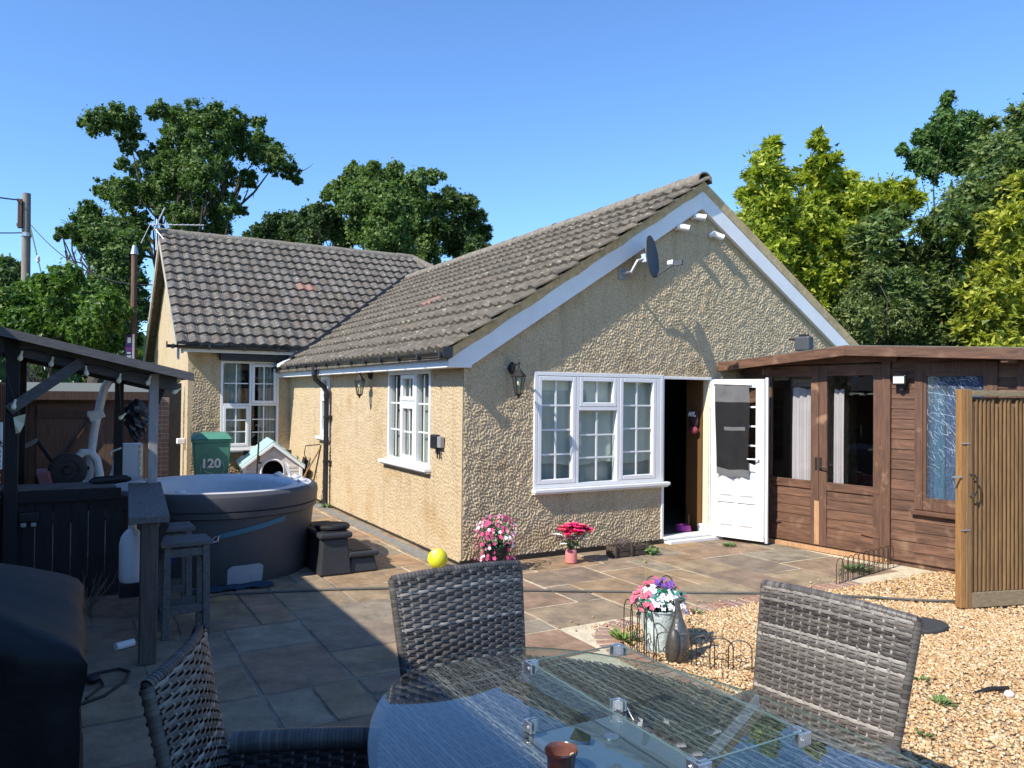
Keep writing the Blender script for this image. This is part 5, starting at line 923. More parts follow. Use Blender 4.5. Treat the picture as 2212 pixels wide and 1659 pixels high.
def weave_obj(name, parent, P, U, Vh, du, dv, w_h, w_v, amp, mats, keep=None, world=False, **k):
    v, f, mi = weave(P, U, Vh, du, dv, w_h, w_v, amp, keep, **k)
    if world: v = v-np.array(root_loc(parent))
    return link(name, mesh_np(name, v, f, mats, mi, smooth=True), parent, 'stuff')
def chair(label, loc, rz, CW=.66, top=1.06, az=.55):
    ch = thing('rattan_chair', label, 'chair', loc, rz, 'rattan chairs round the glass table')
    Hb = top-.42; th = .021
    yb = lambda t_: .27+.085*t_
    def back(side):
        def P(u, v, o):
            x = u-CW/2; t_ = v/Hb; k_ = .87+.13*t_; y = .27+.13*t_-.045*(1-(2*x/CW)**2)*(.4+.6*t_); return np.stack([x*k_, y+side*(th+o), .42+v-.012*(2*x/CW)**2*t_*2], 1)
        return P
    m2 = [m_wick, m_wickv]
    weave_obj('backrest_weave', ch, back(-1), CW, Hb, .044, .0160, .0146, .0100, .0050, m2, skip=2)
    weave_obj('backrest_weave', ch, back(1), CW, Hb, .044, .0160, .0146, .0100, .0050, m2, skip=2)
    N = 14; cr = MB(); vs = []
    for sd_ in (-1, 1):
        for i in range(N+1):
            for zz in (0, Hb*.5, Hb):
                x = CW*i/N-CW/2; t_ = zz/Hb; vs.append((x*.995*(.87+.13*t_), .27+.13*t_-.045*(1-(2*x/CW)**2)*(.4+.6*t_)+sd_*(th-.008), .42+zz-.024*(2*x/CW)**2*t_))
    m_ = (N+1)*3; fs = []
    for s_ in (0, 1):
        for i in range(N):
            for k in range(2): a = s_*m_+i*3+k; fs.append((a, a+3, a+4, a+1))
    cr.add(vs, fs); part('backrest_core', cr, m_wickd, ch, local=True)
    # wrapped rim round the back
    rim = []
    for k in range(13): t_ = k/12; rim.append((-CW/2*(.87+.13*t_), .27+.13*t_, .42+Hb*t_-.024*t_))
    for i in range(1, 20): x = -CW/2+CW*i/20; rim.append((x, .40-.045*(1-(2*x/CW)**2), .42+Hb-.024*(2*x/CW)**2))
    for k in range(13): t_ = 1-k/12; rim.append((CW/2*(.87+.13*t_), .27+.13*t_, .42+Hb*t_-.024*t_))
    def wrapped(name, pts, r_, par):
        pts = [Vector(p) for p in pts]; seg = []; 
        for a, b in zip(pts[:-1], pts[1:]):
            n = max(1, int((b-a).length/.0135)); seg += [a.lerp(b, i/n) for i in range(n)]
        seg.append(pts[-1]); mb = MB(); mb.tube(seg, [r_*(1.0 if i % 2 else .93) for i in range(len(seg))], 8); part(name+'_core', mb, m_wickd, par, local=True, smooth=True)
        # helical wrap strips
        V = []; Fq = []; b = 0
        for st0 in range(0, len(seg)-1):
            p, q = seg[st0], seg[st0+1]; d_ = (q-p).normalized(); a = d_.cross(Vector((.13,.2,.97)));
            a = a if a.length > .1 else d_.cross(Vector((1,0,0))); a.normalize(); c = d_.cross(a); n = 10; L_ = (q-p).length
            for e_ in (.03, .95):
                for k in range(n): an = 2*math.pi*k/n; V.append(p+d_*L_*(e_+.10*math.sin(an))+(a*math.cos(an)+c*math.sin(an))*(r_+.0028+.0012*(e_ < .5)))
            Fq += [(b+k, b+(k+1) % n, b+n+(k+1) % n, b+n+k) for k in range(n)]; b += 2*n
        link(name, mesh_np(name, [tuple(x) for x in V], Fq, m_wrap, smooth=True), par, 'stuff')
    wrapped('backrest_rim', rim, .017, ch)
    # seat
    def seat(u, v, o): return np.stack([u-CW/2+.03, v-.30, .43+o], 1)
    weave_obj('seat_weave', ch, seat, CW-.06, .56, .044, .0160, .0146, .0100, .0050, m2)
    f = MB(); f.box(-CW/2+.02,CW/2-.02,-.31,.28,.30,.423); part('seat_core', f, m_wickd, ch, local=True, bevel=.02)
    def skirt(u, v, o): return np.stack([u-CW/2+.02, -.318-o, .28+v], 1)
    weave_obj('seat_skirt', ch, skirt, CW-.04, .15, .044, .0160, .0146, .0100, .0050, m2)
    for sx in (-1, 1):
        xa = sx*(CW/2*.9)
        arm = [(xa,.27,az),(xa,.2,az),(xa,.0,az),(xa,-.2,az-.005),(xa,-.30,az-.02),(xa,-.335,az-.06),(xa,-.34,.5),(xa,-.34,.30),(xa,-.34,.0)]
        f = MB(); wrapped('arm', arm, .036, ch)
        for s2 in (sx, -sx):
          def side(u, v, o, xa=xa, sx=s2): return np.stack([np.full_like(u, xa)+sx*(.012+o), u-.32, .28+v*(1.0)], 1)
          weave_obj('arm_panel', ch, side,   .60, az-.30, .044, .0160, .0146, .0100, .0050, m2)
        f = MB(); f.box(xa-.010,xa+.010,-.32,.28,.28,az-.02); part('arm_core', f, m_wickd, ch, local=True)
        for yy in (.26,): f = MB(); f.cyl((xa*.94,yy,.0),(xa*.94,yy,.42),.022,.028,10); part('leg', f, m_wickd, ch, local=True, smooth=True)
    return ch
chair('rattan chair at the far end of the table with its back to the house wall', (-2.10,-4.705,0), math.radians(2), CW=.69)
chair('sunlit rattan chair on the gravel beside the right of the table', (-1.325,-5.565,0), math.radians(-90+6), CW=.70)
chair('rattan chair in the shade at the left of the table, turned to the right', (-3.08,-5.10,0), math.radians(68), CW=.56, az=.63)
# ------------------------------------------------------------------ table
TX, TY, TA, TB, TZ = -2.22, -5.98, .80, 1.36, .76
tb = thing('glass_table', 'oval rattan table with a clear glass top and a sunken fire pit', 'table', (TX,TY,0))
def oval(mb, a, b, z0, z1, n=96, ring=None): return mb.lathe([(1,z0),(1,z1)], (0,0,0), n)
f = MB(); f.lathe([(0,0),(1,0),(1.0,.003),(1.0,.0065),(.997,.008),(0,.008)], (0,0,0), 128); f.v = [(TX+x*TA, TY+y*TB, TZ-.008+z) for x, y, z in f.v]
f.m = [1 if all(abs(math.hypot((f.v[i][0]-TX)/TA, (f.v[i][1]-TY)/TB)-1) < .004 for i in fc) else 0 for fc in f.f]
part('glass_top', f, [m_tglass, m_gedge], tb)
def tkeep(x, y): return (((x-.80)/.765)**2+((y-1.36)/1.325)**2 < 1) & ~((np.abs(x-.80+.0075-.02) < .205) & (np.abs(y-1.36-.12) < .425))
def tsurf(u, v, o): return np.stack([TX-TA+v, TY-TB+u, np.full_like(u, TZ-.026)+o], 1)
weave_obj('rattan_top', tb, tsurf, 2.72, 1.60, .055, .0150, .0120, .0095, .0014, [m_wickt, m_wickt], keep=lambda u, v: tkeep(v, u), world=True)
f = MB(); f.lathe([(0,0),(1,0),(1,.02),(0,.02)], (0,0,0), 64); f.v = [(TX+x*(TA-.04), TY+y*(TB-.04), TZ-.055+z) for x, y, z in f.v]; part('top_core', f, m_wickd, tb)
f = MB(); f.lathe([(1,0),(1,.16)], (0,0,0), 64, closed=True); f.v = [(TX+x*(TA-.05), TY+y*(TB-.05), TZ-.19+z) for x, y, z in f.v]; part('apron', f, m_wickd, tb)
f = MB(); f.box(TX-.36,TX+.36,TY-.55,TY+.55,0,TZ-.06); part('pedestal', f, m_wickd, tb, bevel=.03)
PX0, PX1, PY0, PY1 = -2.40, -2.015, -6.27, -5.45
m_pit = pm('steel_cover', (.30,.33,.36), .35, .05, 6, metal=.6)
f = MB(); f.box(PX0+.005,PX1-.005,PY0,PY1,TZ-.03,TZ-.016); part('pit_frame', f, m_pit, tb)
f = MB(); f.box(PX0+.05,PX1-.05,PY0+.05,PY1-.075,TZ-.016,TZ-.011); lid = part('pit_cover', f, m_pit, tb, bevel=.002)
f = MB(); f.lathe([(.022,0),(.026,.001),(.026,.003),(.022,.003)], (-2.16,-5.60,TZ-.011), 16); part('finger_ring', f, m_steel, lid)
wl = frame4((-2.115,-6.02,TZ-.0095), (.15,-1,0), (1,.15,0)); m_ink = pm('black_print', (.012,.012,.014), .6, .1, 9)
text_mesh('caution_print', 'CAUTION', .024, frame4((-2.10,-6.155,TZ-.0098), (0,-1,0), (1,0,0)), m_ink, tb, depth=.0004)
f = MB(); c0 = Vector((-2.105,-6.045,TZ-.0105)); f.lathe([(.024,0),(.030,0),(.030,.0008),(.024,.0008),(.024,0)], c0, 28, closed=True)
f.obox(c0+Vector((-.002,.0,.0005)), (.010,0,0), (0,.008,0), (0,0,.0004))
for k in range(4): f.obox(c0+Vector((.014,-.0065+k*.0043,.0005)), (.008,0,0), (0,.0014,0), (0,0,.0004))
f.obox(c0+Vector((.001,.0115,.0005)), (.006,.003,0), (-.0008,.0016,0), (0,0,.0004)); f.obox(c0+Vector((0,0,.0011)), (.018,.018,0), (-.0014,.0014,0), (0,0,.0003)); part('hand_symbol', f, m_ink, tb)
f = MB(); c1 = Vector((-2.10,-6.092,TZ-.0105)); f.poly([c1+Vector((-.010,-.012,0)), c1+Vector((-.010,.012,0)), c1+Vector((.012,0,0))], (0,0,.0006)); part('warning_symbol', f, m_ink, tb)
ws = thing('glass_windbreak', 'four pane clear glass windbreak with steel corner brackets on the table', 'windbreak', (-2.23,-5.92,TZ)); GH = .235; gb_ = .012
for (x0, x1, y0, y1) in ((PX0+.01,PX1-.01,PY1-.004,PY1+.002),(PX0+.01,PX1-.01,PY0-.002,PY0+.004),(PX0-.002,PX0+.004,PY0+.01,PY1-.01),(PX1-.004,PX1+.002,PY0+.01,PY1-.01)):
    f = MB(); f.box(x0,x1,y0,y1,TZ+.012,TZ+GH); o = part('pane', f, m_pglass, ws)
    f = MB(); f.box(x0-.0004,x1+.0004,y0-.0004,y1+.0004,TZ+GH-.0015,TZ+GH+.0008); part('polished_edge', f, m_gedge, o)
for x, sx in ((PX0,1),(PX1,-1)):
    for y, sy in ((PY0,1),(PY1,-1)):
        for z in (TZ+.004, TZ+GH-.034):
            f = MB(); f.box(min(x-sx*.011,x-sx*.004),max(x-sx*.011,x-sx*.004),min(y-sy*.011,y+sy*.034),max(y-sy*.011,y+sy*.034),z,z+.036); f.box(min(x-sx*.004,x+sx*.034),max(x-sx*.004,x+sx*.034),min(y-sy*.011,y-sy*.004),max(y-sy*.011,y-sy*.004),z,z+.036)
            f.box(min(x+sx*.006,x+sx*.011),max(x+sx*.006,x+sx*.011),min(y+sy*.006,y+sy*.034),max(y+sy*.006,y+sy*.034),z,z+.036); f.box(min(x+sx*.011,x+sx*.034),max(x+sx*.011,x+sx*.034),min(y+sy*.006,y+sy*.011),max(y+sy*.006,y+sy*.011),z,z+.036); part('corner_bracket', f, m_steel, ws, bevel=.0015)
            f = MB(); f.cyl((x+sx*.02,y-sy*.012,z+.018),(x+sx*.02,y-sy*.016,z+.018),.006,n=8); f.cyl((x-sx*.012,y+sy*.02,z+.018),(x-sx*.016,y+sy*.02,z+.018),.006,n=8); part('screw', f, m_steel, ws)
bw = thing('brown_bowl', 'small glazed brown ceramic bowl on the glass table by the windbreak', 'bowl', (-2.405,-5.845,TZ+.001)); m_cer = pm('brown_glaze', (.030,.012,.010), .12, .3, 14, spec=.6, coat=.6); m_cer2 = pm('terracotta_glaze', (.13,.055,.042), .2, .25, 20, spec=.6)
bx, by = -2.452, -5.735
bw.location = (bx, by, TZ+.001)
f = MB(); f.lathe([(.0,.0),(.036,.0),(.042,.006),(.043,.03),(.046,.05),(.0505,.056),(.0515,.063),(.0495,.067)], (bx,by,TZ+.001), 32, closed=True); part('body', f, m_cer, bw, smooth=True)
f = MB(); f.lathe([(.0495,.067),(.0470,.064),(.0445,.05),(.041,.03),(.036,.02),(0,.017)], (bx,by,TZ+.001), 32, closed=True); part('inside', f, m_cer2, bw, smooth=True)
f = MB(); f.poly([(bx+.01,by-.030,TZ+.05),(bx+.025,by-.034,TZ+.052),(bx+.02,by-.037,TZ+.066),(bx+.012,by-.036,TZ+.064)], (0,.003,0)); part('paper_scrap', f, m_cream, bw)
lf = thing('dry_leaf', 'curled dark leaf on the table inside the windbreak', 'leaf', (-2.28,-5.60,TZ)); f = MB(); f.add([(-2.315,-5.575,TZ+.004),(-2.28,-5.56,TZ+.03),(-2.245,-5.60,TZ+.012),(-2.27,-5.63,TZ+.004),(-2.285,-5.59,TZ+.012)], [(0,1,4),(1,2,4),(2,3,4),(3,0,4)]); part('blade', f, pm('dark_leaf',(.014,.022,.012),.5,.3,30), lf)
# ------------------------------------------------------------------ flowers and garden ornaments
def petals(mb, c, r_, n=5, tilt=None, mi=0):
    c = Vector(c); d_ = Vector(tilt or (random.gauss(0,.6), random.gauss(-.5,.5), random.uniform(.3,1))).normalized(); a = d_.cross(Vector((.3,.9,.2))).normalized(); b = d_.cross(a); o = random.uniform(0,6.28)
    for k in range(n):
        an = o+2*math.pi*k/n; u = a*math.cos(an)+b*math.sin(an); v = -a*math.sin(an)+b*math.cos(an)
        mb.add([c, c+u*r_*.6+v*r_*.38+d_*r_*.22, c+u*r_*1.0+d_*r_*.12, c+u*r_*.6-v*r_*.38+d_*r_*.22], [(0,1,2,3)], mi)
def leafy(mb, c, r_, n, size, mi=0):
    for _ in range(n):
        d_ = Vector((random.gauss(0,1), random.gauss(0,1), random.gauss(0,1))).normalized(); p = Vector(c)+Vector((d_.x*r_[0], d_.y*r_[1], d_.z*r_[2]))*random.random()**.4; u = Vector((random.gauss(0,1), random.gauss(0,1), random.gauss(0,1))).normalized(); v = u.cross(d_).normalized()
        mb.add([p, p+u*size*.5+v*size*.28, p+u*size, p+u*size*.5-v*size*.28], [(0,1,2,3)], mi)
fp = thing('trailing_flowers', 'trailing artificial bush of pink and white flowers in a dark pot at the house corner', 'flowers', (.22,-.40,0))
f = MB(); f.lathe([(.0,0),(.10,0),(.14,.24),(.155,.25),(.155,.28),(.14,.28),(.13,.22),(0,.22)], (.22,-.40,0), 20); part('pot', f, m_black, fp, smooth=True)
f = MB(); leafy(f, (.22,-.40,.42), (.18,.16,.14), 160, .05); leafy(f, (.22,-.41,.20), (.17,.15,.20), 120, .045); part('leaves', f, m_stem, fp, kind='stuff')
cols = [m_mag, m_pink, m_wh, m_pinkl]
f = MB()
for _ in range(240):
    a = random.uniform(0,6.28); 
    if random.random() < .5: z = random.uniform(.38,.60); r_ = .24*math.sqrt(max(0, 1-((z-.40)/.21)**2)); mi = random.choices([0,1,2,3],[3,5,3,3])[0]
    else: z = random.uniform(.03,.42); r_ = random.uniform(.17,.23); mi = random.choices([0,1,2,3],[8,3,3,1])[0]
    p = (.22+math.cos(a)*r_, -.40+math.sin(a)*r_, z); petals(f, p, random.uniform(.016,.028), 5, (math.cos(a), math.sin(a), .5), mi)
part('blossoms', f, cols, fp, kind='stuff')
fv = thing('pink_vase', 'pink bottle vase of red and white artificial flowers standing against the wall', 'vase', (1.17,-.43,0)); vx, vy = 1.17, -.43
f = MB(); f.lathe([(0,0),(.055,.0),(.066,.012),(.068,.10),(.062,.14),(.05,.155),(.05,.16),(.0,.158)], (vx,vy,0), 24); part('vase', f, pm('salmon_pink',(.62,.21,.19),.35,.06,6,spec=.5), fv, smooth=True)
f = MB()
for k in range(14): a = random.uniform(0,6.28); f.tube([(vx,vy,.14),(vx+math.cos(a)*.10,vy+math.sin(a)*.08,.26),(vx+math.cos(a)*.2,vy+math.sin(a)*.13,.33)], .004, 4)
leafy(f, (vx,vy,.22), (.10,.08,.05), 30, .05); part('stems', f, m_stem, fv, kind='stuff')
m_corl = pm('coral_pink', (.74,.14,.16), .5, .2, 10)
def rose(c, r_, mat, par):
    mb = MB()
    for ring, (n, k, tl_) in enumerate(((4,.42,.9),(5,.7,.7),(6,1.0,.4))):
        for i in range(n):
            a = 2*math.pi*i/n+ring*.5+random.uniform(-.2,.2); u = Vector((math.cos(a)*.9, math.sin(a)*.9-.1, tl_)).normalized(); s_ = Vector((-math.sin(a), math.cos(a), 0)); p = Vector(c)
            mb.add([p, p+u*r_*k*.6+s_*r_*.42, p+u*r_*k*1.05+s_*r_*.2, p+u*r_*k*1.05-s_*r_*.2, p+u*r_*k*.6-s_*r_*.42], [(0,1,2,3,4)])
    part('blossom', mb, mat, par)
for i in range(46):
    a = random.uniform(0,6.28); q = math.sqrt(random.random()); x = vx+math.cos(a)*.21*q; y = vy+math.sin(a)*.13*q-.03; z = .345+.10*(1-q*q)*random.uniform(.2,1)+random.uniform(-.03,.02); rose((x,y,z), random.uniform(.05,.065), m_red if random.random() < .6 else m_corl, fv)
for i in range(10): x = vx+random.uniform(-.10,.10); rose((x,vy-.06+random.uniform(-.03,.03),.29+random.uniform(-.03,.05)), .05, m_pinkl if i % 2 else m_wh, fv)
for i in range(12): s_ = random.choice((-1,1)); rose((vx+s_*random.uniform(.08,.23), vy-.03+random.uniform(-.06,.04), .22+random.uniform(-.02,.11)), .042, m_wh, fv)
tr = thing('planter_trough', 'small dark slatted wooden trough with a dry plant by the wall', 'planter', (1.98,-.40,0))
m_trough = pm('dark_trough_wood', (.075,.055,.042), .8, .4, 12, .3)
for yy in (-.47,-.30):
    for z in (.015,.075): f = MB(); f.box(1.76,2.24,yy-.008,yy+.008,z,z+.05); part('slat', f, m_trough, tr)
for xx in (1.765,2.235):
    for z in (.015,.075): f = MB(); f.box(xx-.008,xx+.008,-.47,-.30,z,z+.05); part('slat', f, m_trough, tr)
for xx in (1.765,2.0,2.235): f = MB(); f.box(xx-.013,xx+.013,-.489,-.472,.0,.145); part('upright', f, m_trough, tr)
f = MB(); f.box(1.78,2.22,-.46,-.31,.01,.09); part('soil', f, m_soil, tr)
f = MB()
for i in range(70):
    p = Vector((random.gauss(1.93,.08), random.gauss(-.38,.03), .09)); d_ = Vector((random.gauss(0,.6), random.gauss(0,.4), 1)).normalized(); pts = [p.copy()]
    for k in range(3): p = p+d_*.045; d_ = (d_+Vector((random.gauss(0,.4), random.gauss(0,.4), -.15))).normalized(); pts.append(p.copy())
    f.tube(pts, .0035, 3)
part('dry_plant', f, pm('dry_plant_mat',(.11,.085,.075),.95,.4,20), tr, kind='stuff')
f = MB(); leafy(f, (2.27,-.52,.05), (.12,.07,.05), 70, .06); o = part('wall_weed', f, m_weed, None, kind=None); tag(o, 'low green weed growing at the right end of the planter trough', 'weed')
bl = thing('play_ball', 'yellow play ball with grey patches resting at the house corner', 'ball', (-.30,-.02,0)); f = MB(); f.ell((-.30,-.03,.112), .11, 28, 18); part('ball', f, pm('yellow_ball',(.62,.62,.03),.45,.08,3,spots=((.42,.45,.38),9,.56,.03)), bl, smooth=True)
bk = thing('flower_bucket', 'pale green metal bucket of pink, white and violet flowers on the gravel', 'planter', (.10,-3.20,0)); bx_, by_ = .10, -3.20
f = MB(); f.lathe([(0,.0),(.105,.0),(.15,.30),(.158,.305),(.158,.315),(.148,.315),(.135,.25),(0,.25)], (bx_,by_,0), 28); part('bucket', f, pm('pale_mint_metal',(.50,.58,.56),.45,.12,22,.7,40), bk, smooth=True)
f = MB(); leafy(f, (bx_,by_,.36), (.18,.16,.11), 230, .07); part('leaves', f, m_teal, bk, kind='stuff')
f = MB()
for k in range(150):
    a = random.uniform(0,6.28); q = math.sqrt(random.random()); x = math.cos(a)*.21*q; y = math.sin(a)*.19*q; z = .37+.13*(1-q*q)+random.uniform(-.04,.03)
    back = x*.5+y*.86
    mi = 0 if (back > .05 or x < -.14 or x > .15) else (2 if abs(x-.03) < .05 and back > -.02 else 1)
    if mi == 1: z -= .05
    petals(f, (bx_+x, by_+y, z), random.uniform(.022,.032), 5, (x*3, y*3-.5, .8), mi)
for k in range(14): a = random.uniform(-1.2,.3); petals(f, (bx_+.21+random.uniform(-.02,.05), by_-.06+random.uniform(-.08,.06), .22+random.uniform(0,.16)), .028, 5, (.8,-.6,.3), 0)
part('blossoms', f, [pm('rose_pink',(.68,.13,.20),.5,.2,12), m_wh, m_purp], bk, kind='stuff')
og = thing('metal_ornament', 'hammered grey metal bird shaped garden ornament with a long pointed neck', 'ornament', (.03,-3.46,0)); ox, oy = .03, -3.46
f = MB(); prof = [(.066,.0),(.080,.05),(.084,.11),(.074,.18),(.052,.25),(.032,.31),(.021,.37),(.017,.42),(.012,.445),(0,.45)]; n_ = 26; vs = []
for j, (r_, z) in enumerate(prof):
    for i in range(n_): a = 2*math.pi*i/n_; k = 1+.22*max(0, math.cos(a-.2))*math.sin(math.pi*z/.41); vs.append((ox+math.cos(a)*r_*k+.02*math.sin(z*6), oy+math.sin(a)*r_, z))
f.add(vs, [(j*n_+i, j*n_+(i+1) % n_, (j+1)*n_+(i+1) % n_, (j+1)*n_+i) for j in range(len(prof)-1) for i in range(n_)]); part('body', f, pm('hammered_pewter',(.17,.165,.155),.38,.25,40,.5,60,metal=.85), og, smooth=True)
m_pew = pm('dark_pewter',(.10,.095,.085),.5,.3,30,metal=.6)
f = MB(); f.ell((ox-.05,oy-.035,.13), (.045,.05,.12), 12, 8); part('wing', f, m_pew, og, smooth=True)  # dark lump that paints the shaded left half onto the body
f = MB(); f.tube([(ox+.01,oy-.01,.435),(ox+.035,oy-.03,.44),(ox+.05,oy-.04,.43)], [.014,.009,.002], 6); part('beak', f, m_pew, og)
def hoops(label, p0, p1, n, h, par=None):
    p0, p1 = Vector(p0), Vector(p1); d_ = (p1-p0)/n; t = thing('hoop_edging', label, 'edging', p0, 0, 'black wire hoop edging panels'); W2 = d_.length
    for i in range(n):
        a = p0+d_*i; b = a+d_*1.25; mb = MB(); pts = [a]; c = (a+b)/2
        for k in range(11): an = math.pi-math.pi*k/10; pts.append(Vector((c.x, c.y, h*.72))+(b-a)/2*math.cos(an)+Vector((0,0,h*.28*math.sin(an))))
        pts.append(b); mb.tube(pts, .0042, 5); part('hoop', mb, m_iron, t, smooth=True)
        mb = MB(); q = a+d_*.62; sc = [Vector((q.x, q.y, h*.40))+d_.normalized()*W2*.34*(1-k/16)*math.cos(k*.55)+Vector((0,0,h*.16*(1-k/16)*math.sin(k*.55))) for k in range(15)]; mb.tube([Vector((q.x,q.y,0))]+[Vector((q.x,q.y,h*.3))]+sc, .003, 4); part('scroll', mb, m_iron, t, smooth=True)
    return t
hoops('black hoop edging panel around the left side of the flower bucket', (-.14,-3.42,0), (-.08,-3.02,0), 4, .36)
hoops('low black hoop edging in front of the bird ornament', (-.10,-3.40,0), (.30,-3.88,0), 5, .22)
hoops('tall black hoop edging panel behind the flower bucket', (.22,-2.86,0), (.44,-2.94,0), 2, .46)
hoops('long black hoop edging by the summerhouse corner', (3.02,-2.50,0), (4.25,-2.28,0), 11, .26)
hoops('low single black hoop edging on the gravel near the table edge', (.34,-3.92,0), (.62,-4.10,0), 2, .14)
def weed(label, c, r_, n, size, mat=m_weed):
    mb = MB()
    for _ in range(n):
        a = random.uniform(0,6.28); d_ = Vector((math.cos(a), math.sin(a), random.uniform(.3,1.4))).normalized(); s_ = Vector((-math.sin(a), math.cos(a), 0)); p = Vector(c)+Vector((math.cos(a), math.sin(a), 0))*r_*random.random()*.5; L_ = size*random.uniform(.6,1.2)
        mb.add([p, p+d_*L_*.5+s_*L_*.14, p+d_*L_+Vector((0,0,-.2*L_)), p+d_*L_*.5-s_*L_*.14], [(0,1,2,3)])
    o = part('weed', mb, mat, None); tag(o, label, 'weed', 'weeds in the gravel and joints')
weed('spiky green weed at the bend of the brick edging', (-.02,-2.93,.0), .08, 34, .14, pm('bright_weed',(.16,.24,.05),.6,.3,10))
weed('dark green weed in the gravel furthest right of the sunlit chair', (.95,-4.85,.01), .07, 26, .07); weed('small weed in the gravel touching the edge of the sunlit chair', (1.22,-4.55,.01), .06, 20, .06); weed('pale weed in the gravel nearest the camera', (.42,-5.08,.01), .06, 24, .05)
weed('flat green weed on the paving under the open door', (3.50,-.55,0), .12, 40, .08); weed('weed on the gravel just left of the gate foot', (2.85,-3.1,.01), .05, 16, .06)
weed('green weeds growing inside the hoop edging by the summerhouse', (3.75,-2.2,.0), .25, 60, .12); weed('weed in the brick edging behind the flower bucket', (1.0,-2.62,0), .08, 22, .07); weed('tuft of green at the foot of the downpipe', (-.12,4.85,0), .1, 24, .12)
stt = thing('tall_seedling', 'thin tall seedling with a yellow tip growing between the paving stones', 'plant', (.78,-2.2,0)); f = MB(); f.tube([(.78,-2.2,0),(.79,-2.21,.22),(.785,-2.2,.40)], .003, 4); leafy(f, (.785,-2.2,.40), (.02,.02,.03), 12, .03); part('stem', f, pm('dry_yellow',(.36,.30,.10),.8,.2,9), stt)
sk2 = thing('dark_stick', 'short dark stick lying on the gravel at the right', 'stick', (1.45,-4.88,0)); f = MB(); f.tube([(1.28,-4.86,.025),(1.42,-4.88,.03),(1.55,-4.93,.03)], [.004,.014,.012], 6); part('stick', f, m_iron, sk2)
wr = thing('white_stone', 'white stone lying beside the dark stick on the gravel', 'stone', (1.46,-4.98,0)); f = MB(); f.ell((1.46,-4.98,.022), (.035,.028,.024), 10, 6); part('stone', f, m_wh, wr, smooth=True)
ov = thing('stepping_slab', 'dark grey oval slab lying on the gravel behind the sunlit chair', 'slab', (2.40,-3.80,0)); f = MB(); f.lathe([(0,0),(1,0),(1,.03),(.96,.04),(0,.04)], (0,0,0), 28); f.v = [(2.38+x*.24, -3.82+y*.17, z) for x, y, z in f.v]; part('slab', f, pm('dark_slate',(.045,.047,.045),.8,.2,20,.4), ov)
# towel on the door, cap and bowl in the doorway
tw_ = thing('hanging_towel', 'dark grey towel with pale ends hanging over the open white door', 'towel', (3.75,-.3,1.5))
m_tow = pm('charcoal_towel', (.012,.012,.013), .95, .3, 6, .6, 120); m_towp = pm('towel_end_and_glint', (.13,.13,.13), .95, .2, 5, .6, 120)
f = MB(); N_, R2 = 16, 26; vs = []; mi = []
for r_ in range(R2+1):
    t_ = r_/R2; z = 2.06-1.17*t_
    for i in range(N_+1):
        u = i/N_; uu_ = .06+.455*u+.02*math.sin(t_*5+.5)*(u-.3)+.035*t_; zz = z-.05*t_*u-.02*t_*math.sin(u*5); vs.append(DP(uu_, zz, .048+.012*math.sin(u*13+t_*2)*(.3+t_)+.012*t_))
for r_ in range(R2):
    for i in range(N_): a = r_*(N_+1)+i; t_ = (r_+.5)/R2; f.f.append((a, a+1, a+N_+2, a+N_+1)); f.m.append(1 if t_ < .185 or t_ > .925 or abs(t_-.47) < .02 and 3 < i < 14 else 0)  # pale ends, plus a glint of light painted as a stripe halfway down
f.v = [tuple(p) for p in vs]; part('cloth', f, [m_tow, m_towp], tw_, smooth=True)
f = MB(); f.tube([DP(.035,2.075,.05),DP(.56,2.06,.05)], .014, 8); part('hanging_rail', f, m_white, tw_, smooth=True)
cp_ = thing('baseball_cap', 'dark cap with pale raised letters hanging on the orange wall inside the door', 'cap', (3.58,.2,1.6))
f = MB(); f.ell((3.585,.20,1.585), (.045,.085,.13), 16, 10); part('crown', f, pm('cap_cloth',(.045,.02,.024),.9,.4,16), cp_, smooth=True); f = MB(); f.ell((3.565,.18,1.44), (.05,.075,.055), 12, 6); part('brim', f, pm('cap_pink',(.20,.035,.06),.9,.4,16), cp_, smooth=True)
text_mesh('letters', 'AFL', .085, frame4((3.535,.185,1.655), (0,-1,0), (0,0,1)), m_wh, cp_, depth=.004, extra=.003)
db = thing('dog_bowl', 'magenta plastic dog bowl on the floor just inside the doorway', 'bowl', (3.42,.24,.09)); f = MB(); f.lathe([(.0,.0),(.105,.0),(.11,.012),(.092,.075),(.085,.08),(.075,.075),(.07,.03),(0,.028)], (3.43,.22,.086), 24); part('bowl', f, pm('magenta_plastic',(.42,.05,.26),.4,.1,9), db, smooth=True)
